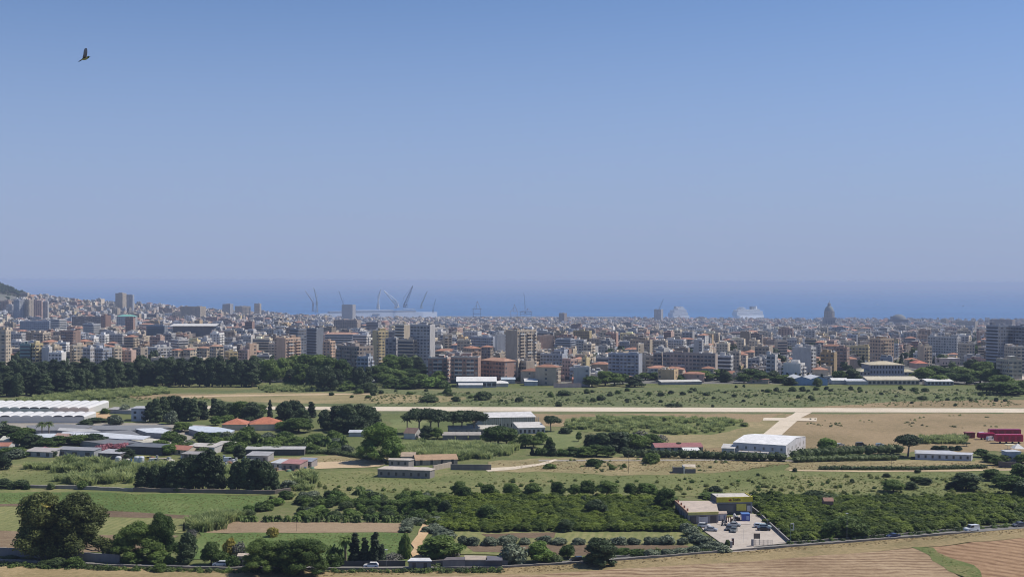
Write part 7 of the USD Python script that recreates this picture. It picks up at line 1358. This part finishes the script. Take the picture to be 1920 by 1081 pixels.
for px, py, D, lab in ((1645, 564, 11500, 'small hazy boat far out on the right'), (1806, 566, 11000, 'tiny white sail on the sea at the right')):
    p = far(px, py, D); p[2] = SEA_Z; t = thing('boat', p, 0, lab, 'boat'); boxm(t, 'hull', -10, 10, -3, 3, 0, 4, W2); boxm(t, 'cabin', -4, 5, -2, 2, 4, 9, W1); lat(t, 'mast', [((0, 0, 9), (0, 0, 20))], W1, .8)
for px0, px1, yb, D, h, lab in ((820, 1178, 596, 7100, 7, 'long whitish breakwater left of the harbour tower'), (1568, 1700, 604, 6900, 8, 'whitish breakwater between domed tower and dark dome'), (1703, 1716, 603, 6900, 12, 'bright white quay building beside the dark dome')):
    a, b = far(px0, yb, D), far(px1, yb, D); t = thing('breakwater', ((a[0] + b[0]) / 2, D, SEA_Z - 3), 0, lab, 'breakwater'); L = b[0] - a[0]; top = a[2] + h - (SEA_Z - 3)
    boxm(t, 'mole', -L / 2, L / 2, -15, 15, 0, top, (.52, .50, .47), 'wall_paint'); boxm(t, 'parapet', -L / 2, L / 2, 10, 14.9, top, top + 4, (.62, .60, .56), 'wall_paint')
# domed tower
D = 4700.0; p = far(1554.5, 612, D); k = D / F; t = thing('domed_tower', p, 0, 'tall domed church tower rising over the right skyline', 'church tower'); c1, c2 = (.28, .26, .25), (.42, .37, .33)
boxm(t, 'base', -10 * k, 10 * k, -10 * k, 10 * k, -10, 16 * k, c1, 'wall_paint'); boxm(t, 'cornice', -10.6 * k, 10.6 * k, -10.6 * k, 10.6 * k, 16 * k, 17.5 * k, c2, 'wall_paint')
def lathe(prof, sec=20): return trimesh.creation.revolve(np.array(prof, float), sections=sec)
m = lathe([(0, 17.4 * k), (9.4 * k, 17.4 * k), (9.4 * k, 22 * k), (8.6 * k, 22.2 * k), (8.6 * k, 28 * k), (9.2 * k, 28.4 * k), (9.2 * k, 29.4 * k), (0, 29.6 * k)]); put('drum', m, 'wall_paint', t, smooth=30, col=np.tile(c2, (len(m.vertices), 1)))
m = lathe([(8.6 * k, 29.4 * k), (7.8 * k, 33 * k), (6.2 * k, 36 * k), (4.0 * k, 38.2 * k), (3.0 * k, 38.8 * k), (0, 39 * k)]); put('dome', m, 'wall_paint', t, smooth=40, col=np.tile((.24, .26, .25), (len(m.vertices), 1)))
m = lathe([(3.0 * k, 38.6 * k), (2.6 * k, 42 * k), (3.2 * k, 42.4 * k), (1.2 * k, 44.5 * k), (.35 * k, 46 * k), (.2 * k, 49 * k), (0, 49.2 * k)], 12); put('lantern', m, 'wall_paint', t, smooth=30, col=np.tile((.26, .25, .25), (len(m.vertices), 1)))
for i in range(9): a = math.pi + math.pi * (i + .5) / 9; x, y = math.cos(a), math.sin(a); tubes(t, 'column', [((x * 9.6 * k, y * 9.6 * k, 17.6 * k), (x * 9.6 * k, y * 9.6 * k, 28.2 * k), .5 * k, .5 * k)], 'wall_paint', (.46, .42, .38), 6)
for i in range(4): boxm(t, 'window', (-8.6 + 4.8 * i) * k, (-6.4 + 4.8 * i) * k, -10.3 * k, -10.02 * k, 2 * k, 12 * k, (.08, .08, .09), 'window_glass')
# dark domed theatre
D = 5200.0; p = far(1685, 612, D); k = D / F * .86; t = thing('domed_hall', p, 0, 'broad dark domed theatre on the right skyline', 'theatre'); c = (.19, .185, .19)
boxm(t, 'body', -18 * k, 18 * k, -10 * k, 20 * k, -8, 15 * k, c, 'wall_paint'); boxm(t, 'cornice', -18.6 * k, 18.6 * k, -10.6 * k, 20 * k, 15 * k, 16 * k, (.26, .25, .25), 'wall_paint')
m = lathe([(16 * k, 15.8 * k), (14.5 * k, 20 * k), (11 * k, 24 * k), (5.5 * k, 26.4 * k), (0, 27 * k)], 24); put('dome', m, 'wall_paint', t, smooth=40, col=np.tile((.20, .21, .21), (len(m.vertices), 1))); boxm(t, 'stage_house', -13 * k, 2 * k, 8 * k, 18 * k, 16 * k, 22 * k, c, 'wall_paint')
for i in range(7): boxm(t, 'window', (-16 + 4.8 * i) * k, (-13.6 + 4.8 * i) * k, -10.3 * k, -10.02 * k, 3 * k, 10 * k, (.07, .07, .08), 'window_glass')
# little church dome on the right and chimney-like white towers
D = 5200.0; p = far(1772, 604, D); k = D / F; t = thing('church_dome', p, 0, 'small round church dome on the far right skyline', 'church'); boxm(t, 'base', -6 * k, 6 * k, -6 * k, 6 * k, -8, 2 * k, (.42, .36, .30), 'wall_paint'); m = lathe([(4.6 * k, 2 * k), (4.6 * k, 4 * k), (3.8 * k, 6 * k), (2 * k, 7.4 * k), (.4 * k, 8 * k), (.3 * k, 9.4 * k), (0, 9.5 * k)]); put('dome', m, 'wall_paint', t, smooth=40, col=np.tile((.36, .32, .29), (len(m.vertices), 1)))
# white street masts with lamps standing over the roofs
for x, yb, yt in ((1616, 656, 632), (1137, 652, 637), (624, 640, 615), (1105, 662, 640), (905, 600, 580), (690, 630, 606)):
    p = G(x, yb); h = (yb - yt) * p[1] / F; t = thing('light_mast', p, 0, None, 'mast'); THINGS.append((t, x, yt, 'tall white light mast above the roofs', None)); tubes(t, 'post', [((0, 0, 0), (0, 0, h), .45, .3)], 'metal_paint', (.66, .66, .66), 6); boxm(t, 'lamp_head', -1.4, 1.4, -.5, .5, h, h + .9, (.70, .70, .70))
# the hill at the left border
xs = np.linspace(-1500, -840, 70); 
def hillz(x, y):
    px = 960 + F * x / y; top = np.interp(px, [-500, -100, 0, 12, 25, 45, 70, 100], [420, 190, 148, 140, 131, 112, 92, 60]); 
    s = np.exp(-((y - 4550) / 420.0) ** 2); n = meshkit.fbm(np.stack([x / 60, y / 60, x * 0], -1), 4, 3) - .5
    return terrain(x, y) * (1 - s) + s * (_prof(4550.0) + top) + n * 14 * s - 12 * (1 - s)
field('hill_ground', [(0.025, 0.030, 0.018), (0.055, 0.052, 0.036), (0.11, 0.09, 0.068)], 0.012, 0.06)
hv, hf = grid_mesh(np.linspace(-2600, -1560, 70), np.linspace(3600, 5500, 60), hillz); put('hill', (hv, hf), 'hill_ground', smooth=True, kind='structure', label='brownish scrub hill at the left border above the city')
rr = np.random.default_rng(8); X = rr.uniform(-2300, -1580, 1100); Y = rr.uniform(4050, 4750, 1100); scatter('hill_trees', [(blob(11), 'leaf_pine'), (blob(12), 'leaf_shrub')], np.stack([X, Y, hillz(X, Y) - 1], 1), .7, 1.5, 21, label='dark trees dotted over the left hill')
# ---------------------------------------------------------------- labels worked out from what stands nearby in view
LM = [(160, 560, 'the left skyline twin towers'), (232, 560, 'the skyline twin towers'), (25, 548, 'the left hill'), (58, 582, 'the four hazy towers'), (47, 668, 'the teal tower'), (104, 676, 'the white stepped block'), (197, 615, 'the brick red tower'), (235, 608, 'the green roofed block'), (330, 682, 'the long sand school'), (360, 618, 'the white stadium canopy'), (392, 668, 'the terracotta roofed blocks'), (470, 670, 'the pink stair tower block'),
      (538, 655, 'the apricot loggia block'), (574, 640, 'the blue grey twin towers'), (653, 586, 'the grey silo block'), (740, 584, 'the white shipyard hull'), (665, 680, 'the dark brown block'), (712, 652, 'the cream yellow tower'), (790, 640, 'the tall grey tower'), (850, 692, 'the brick red pair'), (892, 582, 'the dark gantry crane'), (976, 650, 'the big beige slab tower'), (1058, 650, 'the blue office cube'), (1054, 600, 'the brown square tower'),
      (1128, 618, 'the dark round city tree'), (1170, 686, 'the blue grey slab'), (1295, 684, 'the long brown terrace'), (1236, 592, 'the lone harbour tower'), (1272, 590, 'the first cruise ship'), (1400, 590, 'the white cruise ship'), (1500, 690, 'the white blank gable'), (1520, 714, 'the blue hangar'), (1555, 590, 'the domed tower'), (1658, 668, 'the striped tower'), (1663, 698, 'the grey institute'), (1685, 598, 'the dark domed theatre'), (1737, 670, 'the rounded cream tower'),
      (1815, 664, 'the sculpted cream block'), (1874, 645, 'the dark blue tower'), (1897, 698, 'the beige border block'), (80, 765, 'the arched greenhouses'), (530, 712, 'the red roofed cottage'), (890, 717, 'the white airfield warehouse'), (1278, 716, 'the long thin shed'), (800, 768, 'the runway\'s western end'), (1100, 768, 'the middle of the runway'), (1500, 790, 'the taxiway'), (1780, 770, 'the eastern runway'), (955, 788, 'the pilastered hall'), (835, 795, 'the umbrella pines'),
      (470, 797, 'the long red roof'), (714, 828, 'the huge bright tree'), (780, 866, 'the old farmhouse'), (1270, 840, 'the red roofed shed'), (1440, 838, 'the white gabled warehouse'), (1703, 832, 'the lone umbrella pine'), (1770, 850, 'the long white shed'), (1880, 815, 'the red trailers'), (85, 805, 'the two tall palms'), (270, 858, 'the open black shed'), (515, 852, 'the very long thin shed'), (340, 885, 'the blackish conifers'), (475, 890, 'the last blackish conifers'),
      (505, 942, 'the short sandy path'), (600, 988, 'the flat brown field'), (675, 918, 'the feathery palm'), (800, 985, 'the sandy path'), (1118, 950, 'the dark orchard bush'), (1300, 950, 'the low shop wing'), (1377, 945, 'the yellow fascia'), (1485, 1000, 'the bracket sign'), (1590, 985, 'the big orchard bush'), (1811, 900, 'the round dark bush'), (1284, 880, 'the roofless hut'), (960, 1034, 'the silver olive tree'), (1126, 1034, 'the dark roadside pine'), (60, 912, 'the pale stone wall'), (655, 1028, 'the roadside cypresses')]
ORD = ['', 'second', 'third', 'fourth', 'fifth', 'sixth', 'seventh', 'eighth', 'ninth', 'tenth', 'eleventh', 'twelfth', 'thirteenth', 'fourteenth', 'fifteenth']
L_ = np.array([(a, b) for a, b, _ in LM], float); groups = {}
for o, x, y, desc, g in THINGS:
    d = np.hypot(L_[:, 0] - x, (L_[:, 1] - y) * 2.2); i = int(np.argmin(d)); dx, dy = x - L_[i, 0], (y - L_[i, 1]) * 2.2
    rel = ('right of' if dx > 0 else 'left of') if abs(dx) > abs(dy) else ('in front of' if dy > 0 else 'behind')
    groups.setdefault((desc, rel, LM[i][2]), []).append((d[i], o))
for (desc, rel, lm), v in groups.items():
    v.sort(key=lambda t: t[0])
    for k, (d, o) in enumerate(v):
        if len(v) == 1: s = f'{desc}, {rel} {lm}'
        elif k == 0: s = f'{desc}, the nearest {rel} {lm}'
        else: s = f'{desc}, {ORD[min(k, 14)]} nearest {rel} {lm}'
        o.SetCustomDataByKey('label', s)
